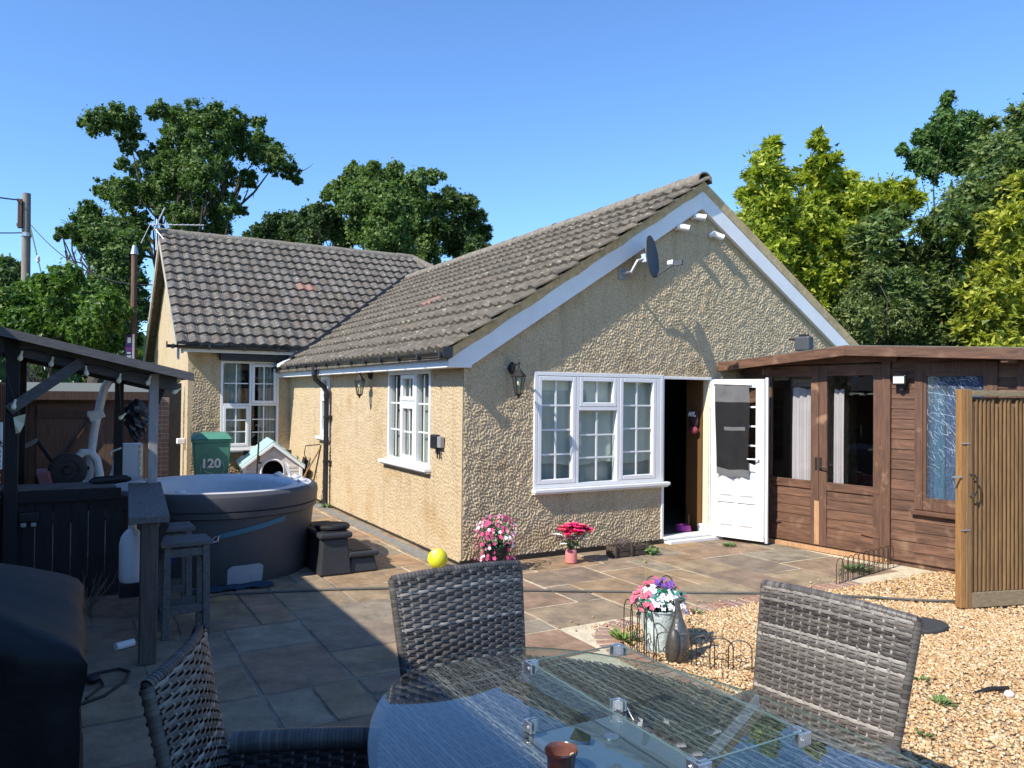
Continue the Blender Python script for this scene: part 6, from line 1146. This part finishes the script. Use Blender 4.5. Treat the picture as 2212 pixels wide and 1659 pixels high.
# ------------------------------------------------------------------ wall lanterns, cameras, dish, floodlights
def lantern(label, base, n, scale=1.0):
    base = Vector(base); n = Vector(n); t = thing('wall_lantern', label, 'lantern', base, 0, 'black wall lanterns'); s_ = Vector((-n.y, n.x, 0)); c = base+n*.17+Vector((0,0,-.06))
    f = MB(); f.tube([base, base+n*.012], [.05,.045], 14); f.ell(base+n*.012, (.04,.04,.075), 12, 8); part('back_plate', f, m_iron, t, smooth=True)
    f = MB(); f.tube([base+n*.02, base+n*.10+Vector((0,0,.045)), base+n*.16+Vector((0,0,.03)), c+Vector((0,0,.06))], [.016,.014,.013,.012], 8); f.ell(base+n*.17+Vector((0,0,.055)), .016, 8, 6); part('arm', f, m_iron, t, smooth=True)
    f = MB(); f.lathe([(.085,.0),(.088,.006),(.05,.05),(.022,.085),(.012,.10),(0,.10)], c+Vector((0,0,-.04)), 6, a=.5); part('roof', f, m_iron, t)
    f = MB()
    for k in range(6): a = .5+k*math.pi/3; f.tube([c+Vector((math.cos(a)*.072, math.sin(a)*.072, -.04)), c+Vector((math.cos(a)*.04, math.sin(a)*.04, -.225))], .0055, 5)
    f.lathe([(.042,-.225),(.042,-.238),(.015,-.262),(.008,-.285),(0,-.287)][::-1], c, 6, a=.5); part('cage', f, m_iron, t)
    f = MB(); f.lathe([(.068,-.042),(.037,-.222)], c, 6, a=.5, closed=True); part('glass', f, m_glass, t)
    f = MB(); f.ell(c+Vector((0,0,-.10)), (.02,.02,.045), 8, 6); part('bulb', f, m_bulb, t, smooth=True)
lantern('black lantern on the gable wall left of the large window', (.60,-.02,2.20), (0,-1,0)); lantern('black lantern on the side wall between window and downpipe', (-.02,3.00,2.17), (-1,0,0))
def bullet(label, p, d_, n):
    p = Vector(p); d_ = Vector(d_).normalized(); t = thing('security_camera', label, 'camera', p, 0, 'white bullet cameras under the gable'); f = MB(); f.cyl(p, p+Vector((0,-.03,0)), .038, .034, 14); part('mount', f, m_white2, t, smooth=True)
    f = MB(); q = p+Vector((0,-.07,0)); f.tube([p+Vector((0,-.03,0)), q], .014, 8); part('bracket', f, m_white2, t); f = MB(); f.tube([q-d_*.03, q+d_*.13], .040, 14); part('housing', f, m_white2, t, smooth=True); f = MB(); f.cyl(q+d_*.131, q+d_*.136, .034, n=14); part('lens', f, m_black, t)
bullet('upper white bullet camera right under the gable apex', (3.33,-.02,4.27), (.75,-.6,-.15), 0); bullet('lower left white bullet camera under the gable apex', (3.05,-.02,4.10), (.7,-.65,-.2), 0); bullet('right white bullet camera beside the right bargeboard', (3.66,-.02,4.07), (.85,-.45,-.35), 0)
ds = thing('satellite_dish', 'dark grey satellite dish on the gable wall seen almost edge on', 'dish', (2.42,-.02,3.50)); m_dish = pm('dish_grey', (.06,.065,.075), .5, .1, 10)
ctr = Vector((2.36,-.31,3.60)); ax = Vector((.50,-.87,.12)).normalized(); 
s_ = ax.cross(Vector((0,0,1))).normalized(); u_ = s_.cross(ax); f = MB(); NR, NA = 6, 28; vs = []
for off in (0, -.012):
    for j in range(NR+1):
        for i in range(NA): a = 2*math.pi*i/NA; r_ = j/NR; vs.append(ctr+s_*(math.cos(a)*.21*r_)+u_*(math.sin(a)*.265*r_)+ax*(.05*r_*r_+off))
m_ = (NR+1)*NA; fs = []
for q in (0, 1): fs += [(q*m_+j*NA+i, q*m_+j*NA+(i+1) % NA, q*m_+(j+1)*NA+(i+1) % NA, q*m_+(j+1)*NA+i) for j in range(NR) for i in range(NA)]
fs += [(NR*NA+i, NR*NA+(i+1) % NA, m_+NR*NA+(i+1) % NA, m_+NR*NA+i) for i in range(NA)]
f.add(vs, fs); part('reflector', f, m_dish, ds, smooth=True)
f = MB(); f.tube([(2.18,-.02,3.42),(2.18,-.20,3.42),(2.24,-.24,3.56),ctr-ax*.02], .02, 8); f.obox((2.18,-.015,3.42), (.06,0,0), (0,.012,0), (0,0,.07)); f.obox(ctr-ax*.05, s_*.04, u_*.05, ax*.03); part('wall_bracket', f, m_galv, ds)
lnb = ctr+ax*.30-u_*.12; f = MB(); f.tube([ctr-u_*.25+ax*.05, lnb-u_*.03], .011, 6); part('arm', f, m_dish, ds); f = MB(); f.tube([lnb-ax*.07, lnb], [.03,.035], 10); part('receiver', f, m_white2, ds, smooth=True); f = MB(); f.obox(lnb+ax*.06-u_*.02, ax*.05, s_*.025, u_*.03); part('receiver_box', f, m_dish, ds)
fd = thing('roof_floodlight', 'dark grey floodlight box standing on the summerhouse roof edge by the gable', 'floodlight', (5.15,-.45,2.4)); c = SP(.95,topz(.95)+.10,.18)
fd.location = c; f = MB(); f.obox(c, e*.10, fn*.06, Vector((0,0,.09))); part('housing', f, m_dish, fd, bevel=.02); f = MB(); f.obox(c+e*-.13+Vector((0,0,.06)), e*.05, fn*.05, Vector((0,0,.012))); f.obox(c+e*-.09+Vector((0,0,.0)), e*.02, fn*.02, Vector((0,0,.06))); part('bracket', f, m_black, fd); f = MB(); f.obox(c+Vector((0,0,.10)), e*.06, fn*.03, Vector((0,0,.02))); part('sensor', f, m_black, fd, bevel=.01)
fl2 = thing('wall_floodlight', 'black floodlight with a white lens on the summerhouse post', 'floodlight', SP(2.08,2.12,.03)); c = SP(2.09,2.11,.10)
f = MB(); f.obox(c, e*.075, fn*.025, Vector((0,0,.055))); part('housing', f, m_black, fl2, bevel=.01); f = MB(); f.obox(c+fn*.026, e*.06, fn*.003, Vector((0,0,.038))); part('lens', f, m_white, fl2); f = MB(); f.obox(SP(2.09,2.06,.05), e*.05, fn*.03, Vector((0,0,.03))); f.tube([c+e*.085+fn*-.01, c+e*.10+Vector((0,0,.09)), c-e*.06+Vector((0,0,.10))], .006, 5); f.cyl(SP(2.09,1.99,.045), SP(2.09,2.03,.045), .03, n=10); part('bracket', f, m_black, fl2)
jb = thing('junction_box', 'black and grey weatherproof socket box on the side wall by the corner', 'socket', (-.02,.62,1.3)); f = MB(); f.box(-.085,-.01,.56,.72,1.25,1.42); part('housing', f, m_black, jb, bevel=.02); f = MB(); f.box(-.065,-.01,.46,.555,1.27,1.40); part('side_box', f, pm('mid_grey',(.25,.25,.25),.5,.1,9), jb, bevel=.008); f = MB(); f.tube([(-.03,.54,1.27),(-.03,.54,1.14)], .010, 6); f.tube([(-.03,.62,1.26),(-.03,.61,1.14)], .010, 6); part('conduit', f, m_black, jb)
tp = thing('outside_tap_box', 'small white overflow box on the left corner of the back wing wall', 'box', (-1.98,8.2,.95)); f = MB(); f.box(-2.05,-1.91,8.05,8.2,.90,1.0); part('box', f, m_white2, tp, bevel=.01)
f = MB(); f.box(-.015,2.86,-.022,.02,.0,.055); f.box(-.02,.02,.0,7.8,.0,.03); part('plinth_gap', f, m_black, house); f = MB(); f.box(-.24,-.10,-.1,7.6,.0,.010); part('drain_channel', f, pm('grey_channel',(.20,.20,.185),.7,.2,9,.3), house)
# ------------------------------------------------------------------ aerial, poles, wires, sale board
ae = thing('tv_aerial', 'white rooftop television aerial on the left end of the tiled ridge', 'aerial', (-2.18,11.3,5.5))
m_alu = pm('aluminium', (.62,.63,.65), .4, .1, 20, metal=.5)
f = MB(); f.tube([(-2.2,11.25,5.05),(-2.2,11.25,5.75)], .02, 6); part('mast', f, m_alu, ae); f = MB(); f.tube([(-2.35,11.3,5.62),(-1.25,10.9,5.66)], .011, 6); part('boom', f, m_alu, ae)
f = MB(); f.tube([(-2.25,11.25,5.5),(-2.05,11.1,6.0)], .014, 6); f.tube([(-2.22,11.2,5.5),(-1.95,10.9,5.1)], .011, 6); f.tube([(-2.5,11.4,5.2),(-2.3,11.3,5.7)], .008, 6); part('reflector', f, m_alu, ae)
f = MB()
for k in range(9): x = -2.2+k*.11; y = 11.25-k*.042; z = 5.625+k*.004; f.tube([(x-.05,y-.10,z),(x+.05,y+.10,z)], .006, 4)
part('element', f, m_alu, ae)
br = thing('wall_cable_bracket', 'rusty bracket and cable stay on the left gable wall', 'bracket', (-1.95,9.0,3.2)); f = MB()
for z in (3.1,3.7,4.2): f.tube([(-1.92,8.7+(z-3.1)*1.2,z),(-2.08,8.7+(z-3.1)*1.2,z)], .015, 5)
f.tube([(-2.06,8.7,2.95),(-2.06,10.1,4.4)], .012, 5); part('bracket', f, m_rust, br)
up_ = thing('utility_pole', 'weathered wooden utility pole with a dark fitting near its top', 'pole', (-5.13,21.8,0))
f = MB(); f.tube([(-5.13,21.8,0),(-5.19,21.75,8.25)], [.15,.12], 14); part('pole', f, m_pole, up_, smooth=True)
f = MB(); f.obox((-5.36,21.7,7.55), (.06,0,0), (0,.09,0), (0,0,.45)); f.bar((-5.45,21.72,8.0),(-5.15,21.72,8.0),.07,.09); f.bar((-5.45,21.72,7.2),(-5.15,21.72,7.2),.07,.09); part('fitting', f, m_rust, up_, bevel=.01)
f = MB(); f.lathe([(.16,0),(.16,.1),(.14,.12)], (-5.17,21.77,6.85), 12); part('band', f, m_galv, up_)
def wire(label, p0, p1, sag, r_=.012, n=18):
    t = thing('overhead_wire', label, 'wire', p0, 0, 'wires from the utility pole'); p0, p1 = Vector(p0), Vector(p1); mb = MB(); mb.tube([p0.lerp(p1, i/n)+Vector((0,0,-sag*4*(i/n)*(1-i/n))) for i in range(n+1)], r_, 4); part('wire', mb, m_rubber, t)
wire('thick wire running up left from the pole top', (-5.4,21.7,8.0), (-9.5,14.5,7.6), .3, .022); wire('lower wire running left from the pole', (-5.3,21.7,6.95), (-9.5,14.5,6.2), .3, .018)
wire('wire from the pole down to the left house gable', (-5.1,21.75,7.3), (-2.05,13.9,4.6), .55, .016); 
for k, z in enumerate((6.9,6.6,6.3,6.1)): wire(('highest','second','third','lowest')[k]+' of the four far thin wires crossing behind the pole', (-14,33,z+.55), (0,34,z-.05), .15, .014)
gw = thing('stay_wire', 'thin greenish stay wire with a white insulator running down from the pole', 'stay', (-5.1,21.7,7.2)); f = MB(); f.tube([(-5.08,21.7,7.2),(-4.05,20.6,2.6)], .022, 5); part('wire', f, pm('stay_green',(.16,.22,.19),.6,.1,9), gw); f = MB(); f.ell((-4.83,21.43,6.1), (.06,.06,.13), 8, 6); part('insulator', f, m_white2, gw, smooth=True)
rp2 = thing('rusty_post', 'slim rusty brown post with a cap standing in front of the hedge', 'post', (-2.40,14.5,0)); f = MB(); f.tube([(-2.42,14.6,0),(-2.44,14.6,5.45)], [.085,.075], 10); part('post', f, m_rust, rp2, smooth=True); f = MB(); f.lathe([(.0,.25),(.05,.22),(.08,.1),(.10,.0)][::-1], (-2.44,14.6,5.45), 10); part('cap', f, m_galv, rp2, smooth=True)
fs_ = thing('sale_board', 'purple and white sale board seen edge on by the rusty post', 'sign', (-2.52,14.5,0)); f = MB(); f.box(-2.47,-2.42,14.35,14.42,0,3.35); part('post', f, m_white2, fs_)
f = MB(); f.hexa([(-2.62,14.42,2.70),(-2.47,14.36,2.70),(-2.47,14.38,2.70),(-2.62,14.44,2.70),(-2.62,14.42,3.33),(-2.47,14.36,3.33),(-2.47,14.38,3.33),(-2.62,14.44,3.33)]); part('board', f, pm('sign_purple',(.10,.035,.17),.5,.1,3), fs_)
f = MB()
for z0, z1, x0, x1, m_ in ((3.12,3.26,-2.58,-2.50,0),(2.92,3.00,-2.62,-2.48,1),(2.84,2.89,-2.59,-2.5,0),(2.74,2.80,-2.59,-2.49,0),(2.70,2.735,-2.62,-2.48,1)): yy = lambda x: 14.41-(x+2.62)*.4-.008; f.quad((x0,yy(x0),z0),(x1,yy(x1),z0),(x1,yy(x1),z1),(x0,yy(x0),z1), m_)
part('print', f, [m_white2, pm('sign_magenta',(.35,.05,.30),.5,.1,3)], fs_)
# ------------------------------------------------------------------ trees
def crown(name, key, mats, n, size, parent, spray=False, flat=.0, inner=.35, scale=1.0):
    B = np.array(BLOBS[key]); vol = B[:, 3]**2; k = RNG.choice(len(B), n, p=vol/vol.sum()); c = B[k, :3]; r = B[k, 3]*scale
    # clumps: sub-centres on each blob so the crown breaks into tufts
    NS = 34; dirs = RNG.standard_normal((len(B), NS, 3)); dirs /= np.linalg.norm(dirs, axis=2, keepdims=True); rad = RNG.uniform(.5, 1.08, (len(B), NS, 1))
    sub = (dirs*rad)[k, RNG.integers(0, NS, n)]
    dl = RNG.standard_normal((n, 3)); dl /= np.linalg.norm(dl, axis=1, keepdims=True)
    tuft = RNG.uniform(.08, .28, (n, 1)); isin = RNG.random((n, 1)) < inner
    din = RNG.standard_normal((n, 3))*.38
    if spray:      # drooping fronds: spokes that run out of each blob and hang at the tip
        sp = RNG.integers(0, 15, n); ds = dirs[k, sp]; ds = ds*np.array([1, 1, .75])+np.array([0, 0, .15]); t_ = RNG.random((n, 1))**.6; ln = (.75+.65*rad[k, sp])
        sub = ds*t_*ln+np.array([0, 0, -.28])*t_**3; tuft = .05+.13*(1-t_)*RNG.random((n, 1))+.05*RNG.random((n, 1)); axis = ds
    off = np.where(isin, din*(1.1 if spray else 1), sub+dl*tuft*RNG.random((n, 1))**.35)
    pos = c+off*r[:, None]
    nd = off/np.maximum(np.linalg.norm(off, axis=1, keepdims=True), 1e-3)
    if spray:
        d = axis*np.array([1, 1, .5])+RNG.normal(0, .42, (n, 3))+np.array([0, 0, .12]); d /= np.linalg.norm(d, axis=1, keepdims=True)
        s = np.cross(d, nd+RNG.normal(0, .5, (n, 3))); s /= np.maximum(np.linalg.norm(s, axis=1, keepdims=True), 1e-3); L = size*RNG.uniform(.6, 1.6, (n, 1)); Wd = L*RNG.uniform(.16, .30, (n, 1))
        V = np.stack([pos+s*Wd, pos+d*L+np.array([0, 0, -.15])*L, pos-s*Wd], 1)
    else:
        nn = nd*.6+RNG.normal(0, .6, (n, 3))+np.array([0, 0, .35]); nn /= np.linalg.norm(nn, axis=1, keepdims=True); a = np.cross(nn, RNG.standard_normal((n, 3))); a /= np.maximum(np.linalg.norm(a, axis=1, keepdims=True), 1e-3); b = np.cross(nn, a)
        L = size*RNG.uniform(.6, 1.5, (n, 1)); V = np.stack([pos-a*L*.5, pos+b*L*.45, pos+a*L*.5-b*L*.15], 1)
    mi = RNG.choice(len(mats), n, p=np.array([.55,.3,.15][:len(mats)])/sum([.55,.3,.15][:len(mats)]))
    V = V-np.array(root_loc(parent)); return link(name, mesh_np(name, V.reshape(-1, 3), np.arange(n*3).reshape(n, 3), mats, mi), parent, 'stuff')
def tree(name, label, keys, mats, n, size, base, trunk_r, spray=False, limbs=14, cat='tree', dead=0, inner=.35, group=None, top=None):
    if spray: bb = np.array([b for k in keys for b in BLOBS[k]]).mean(0); base = (bb[0], bb[1], 0)
    t = thing(name, label, cat, base, 0, group); base = Vector(base); B = [b for k in keys for b in BLOBS[k]]; cen = sum((Vector(b[:3]) for b in B), Vector())/len(B)
    zt = top or max(b[2] for b in B); fork = base.lerp(Vector((cen.x, cen.y, zt)), .45); fork.z = base.z+(zt-base.z)*(.45 if not spray else .6)
    f = MB(); P_ = [base+(fork-base)*(i/6)+Vector((random.gauss(0,.05), random.gauss(0,.05), 0))*(i > 0) for i in range(7)]; f.tube(P_, [trunk_r*(1.25-.75*i/6 if not spray else 1.2-1.1*i/6) for i in range(7)], 10)
    part('trunk', f, m_bark, t, smooth=True)
    if not spray:
        f = MB(); big = sorted(B, key=lambda q: -q[3])[:max(limbs, int(len(B)*.6))]; pk = random.sample(big, min(limbs, len(big)))
        for b in pk:
            e_ = Vector(b[:3]); e_.z -= b[3]*.3; s_ = P_[random.randint(3,6)]; m1 = s_.lerp(e_, .4)+Vector((random.gauss(0,.35), random.gauss(0,.35), random.uniform(-.1,.5))); m2 = s_.lerp(e_, .75)+Vector((random.gauss(0,.25), random.gauss(0,.25), random.uniform(-.1,.3)))
            f.tube([s_, m1, m2, e_], [trunk_r*.26, trunk_r*.16, trunk_r*.09, trunk_r*.03], 6)
            for q in range(2): z = m2+Vector((random.gauss(0,.4), random.gauss(0,.4), random.gauss(.0,.3))); f.tube([m1.lerp(m2, random.random()), z.lerp(m2, .4)+Vector((0,0,.1)), z], [trunk_r*.10, trunk_r*.06, trunk_r*.02], 4)
        part('limb', f, m_bark, t, smooth=True, kind='stuff')
    if dead:
        f = MB()
        for q in range(dead):
            b = random.choice(B); p = Vector(b[:3]); d_ = (p-cen).normalized(); pts = [p]
            for k in range(5): d_ = (d_+Vector((random.gauss(0,.25), random.gauss(0,.25), random.gauss(.05,.2)))).normalized(); pts.append(pts[-1]+d_*(b[3]*.5))
            f.tube(pts, [.03,.025,.02,.014,.01,.006], 4)
        part('dead_twig', f, m_bark, t, kind='stuff')
    tot = {k: sum(b[3]**2 for b in BLOBS[k]) for k in keys}; ss = sum(tot.values())
    for k in keys: crown('crown', k, mats, int(n*tot[k]/ss), size, t, spray, inner=inner)
    return t
oakm = [leafm('oak_leaf', (0.046,0.096,0.019), (0.116,0.194,0.046)), leafm('oak_leaf_light', (0.093,0.171,0.039), (0.186,0.264,0.070)), leafm('oak_leaf_dark', (0.028,0.062,0.016), (0.062,0.109,0.031))]
sycm = [leafm('sycamore_leaf', (0.068,0.128,0.027), (0.143,0.225,0.057)), leafm('sycamore_leaf_light', (0.135,0.225,0.053), (0.225,0.315,0.090)), leafm('sycamore_leaf_dark', (0.033,0.068,0.018), (0.068,0.112,0.030))]
yewm = [leafm('yew_leaf', (0.030,0.068,0.021), (0.075,0.128,0.038)), leafm('yew_leaf_light', (0.075,0.128,0.038), (0.135,0.195,0.060))]
laum = [leafm('laurel_leaf', (0.051,0.123,0.017), (0.123,0.217,0.036), rough=.4), leafm('laurel_leaf_light', (0.116,0.217,0.036), (0.203,0.304,0.058), rough=.4), leafm('laurel_leaf_dark', (0.022,0.058,0.014), (0.051,0.102,0.023), rough=.4)]
golm = [leafm('golden_spray', (.20,.28,.028), (.40,.47,.05), .4), leafm('golden_spray_bright', (.42,.48,.05), (.60,.60,.09), .4), leafm('green_spray', (.06,.12,.02), (.13,.20,.035), .3)]
leym = [leafm('leyland_spray', (0.068,0.128,0.034), (0.145,0.212,0.060)), leafm('leyland_light', (0.153,0.221,0.060), (0.255,0.289,0.085)), leafm('leyland_dark', (0.027,0.060,0.020), (0.060,0.102,0.034))]
limm = [leafm('lime_spray', (.24,.30,.035), (.44,.46,.06), .4), leafm('lime_bright', (.46,.46,.06), (.62,.60,.10), .4), leafm('lime_green', (.08,.13,.025), (.15,.20,.04), .3)]
mapm = [leafm('maple_leaf', (0.045,0.112,0.027), (0.105,0.195,0.045)), leafm('maple_light', (0.105,0.195,0.045), (0.180,0.270,0.075))]
ivym = [leafm('ivy_leaf', (0.065,0.111,0.026), (0.156,0.208,0.052)), leafm('ivy_pale', (0.195,0.234,0.078), (0.312,0.338,0.130)), leafm('ivy_dark', (0.026,0.052,0.016), (0.052,0.085,0.026))]
tree('oak_tree', 'large spreading oak tree with bare twigs and sky gaps behind the left roof', ['OAK'], oakm, 125000, .12, (.2,22.3,0), .42, limbs=18, dead=8, inner=.16)
tree('hedge_oak', 'dense dark oak standing left of the tiled roof behind the rusty post', ['OAKLOW'], oakm, 90000, .115, (-3.2,20.5,0), .3, dead=6, inner=.4)
tree('sycamore_tree', 'round bright green leafy tree rising behind the middle of the tiled ridge', ['SYC'], sycm, 90000, .115, (6.0,17.0,0), .32, inner=.38)
tree('fir_tree', 'dark drooping conifer just right of the round leafy tree behind the roof', ['FIR'], yewm, 46000, .13, (7.6,16.5,0), .22, spray=True, inner=.26)
tree('yew_tree', 'dark low tree filling the gap between the oak and the leafy tree', ['YEW'], yewm+[yewm[0]], 45000, .12, (3.2,19.5,0), .25, inner=.42)
tree('ash_tree', 'distant dark tree at the left edge beside the utility pole', ['ASH'], yewm, 9000, .26, (-8.2,30,0), .25, inner=.4)
tree('laurel_hedge', 'wide glossy laurel hedge below the utility pole at the left', ['LAUREL'], laum, 90000, .115, (-4.5,18.5,0), .12, inner=.3, cat='hedge', limbs=8)
tree('golden_conifer', 'golden green conifer with two tips right beside the gable roof', ['GOLD'], golm, 105000, .12, (11.3,6.8,0), .2, spray=True, inner=.2)
tree('golden_conifer', 'spreading yellow topped conifer with a tall thin tip, second from the gable', ['GOLDB'], golm, 130000, .12, (13.0,6.0,0), .2, spray=True, inner=.2)
tree('maple_tree', 'dark green broadleaf tree top rising highest behind the conifers at right', ['MAPLE'], mapm, 34000, .11, (17.2,6.0,0), .16, inner=.35, limbs=4)
tree('leyland_cypress', 'tall grey green cypress filling the right behind the lime conifer', ['LEYL'], leym, 170000, .12, (13.2,2.6,0), .22, spray=True, inner=.26)
tree('lime_conifer', 'bright lime yellow conifer at the right edge above the summerhouse', ['LIME'], limm, 110000, .12, (13.2,1.0,0), .18, spray=True, inner=.2)
tree('ivy_bush', 'pale variegated ivy bush above the summerhouse next to the gable', ['IVY'], ivym, 46000, .07, (10.9,4.2,0), .12, inner=.3, cat='bush')
# far belt of woodland beyond the plots, so the ground never meets a bare horizon
f = []
n = 15000; a = RNG.uniform(-.55, 1.95, n); R_ = RNG.uniform(62, 80, n); hmax = 5.5+1.6*np.sin(a*9)+1.0*np.sin(a*23+1); z = RNG.random(n)*hmax; pos = np.stack([CAM.x+np.cos(a)*R_, CAM.y+np.sin(a)*R_, z], 1)
d = RNG.standard_normal((n, 3)); d /= np.linalg.norm(d, axis=1, keepdims=True); s = np.cross(d, RNG.standard_normal((n, 3))); s /= np.linalg.norm(s, axis=1, keepdims=True); L = RNG.uniform(.4, .9, (n, 1))
Vv = np.stack([pos-d*L, pos+s*L*.7, pos+d*L, pos-s*L*.7], 1).reshape(-1, 3); link('far_woodland', mesh_np('far_woodland', Vv, np.arange(n*4).reshape(n, 4), yewm[0]), None, 'stuff')
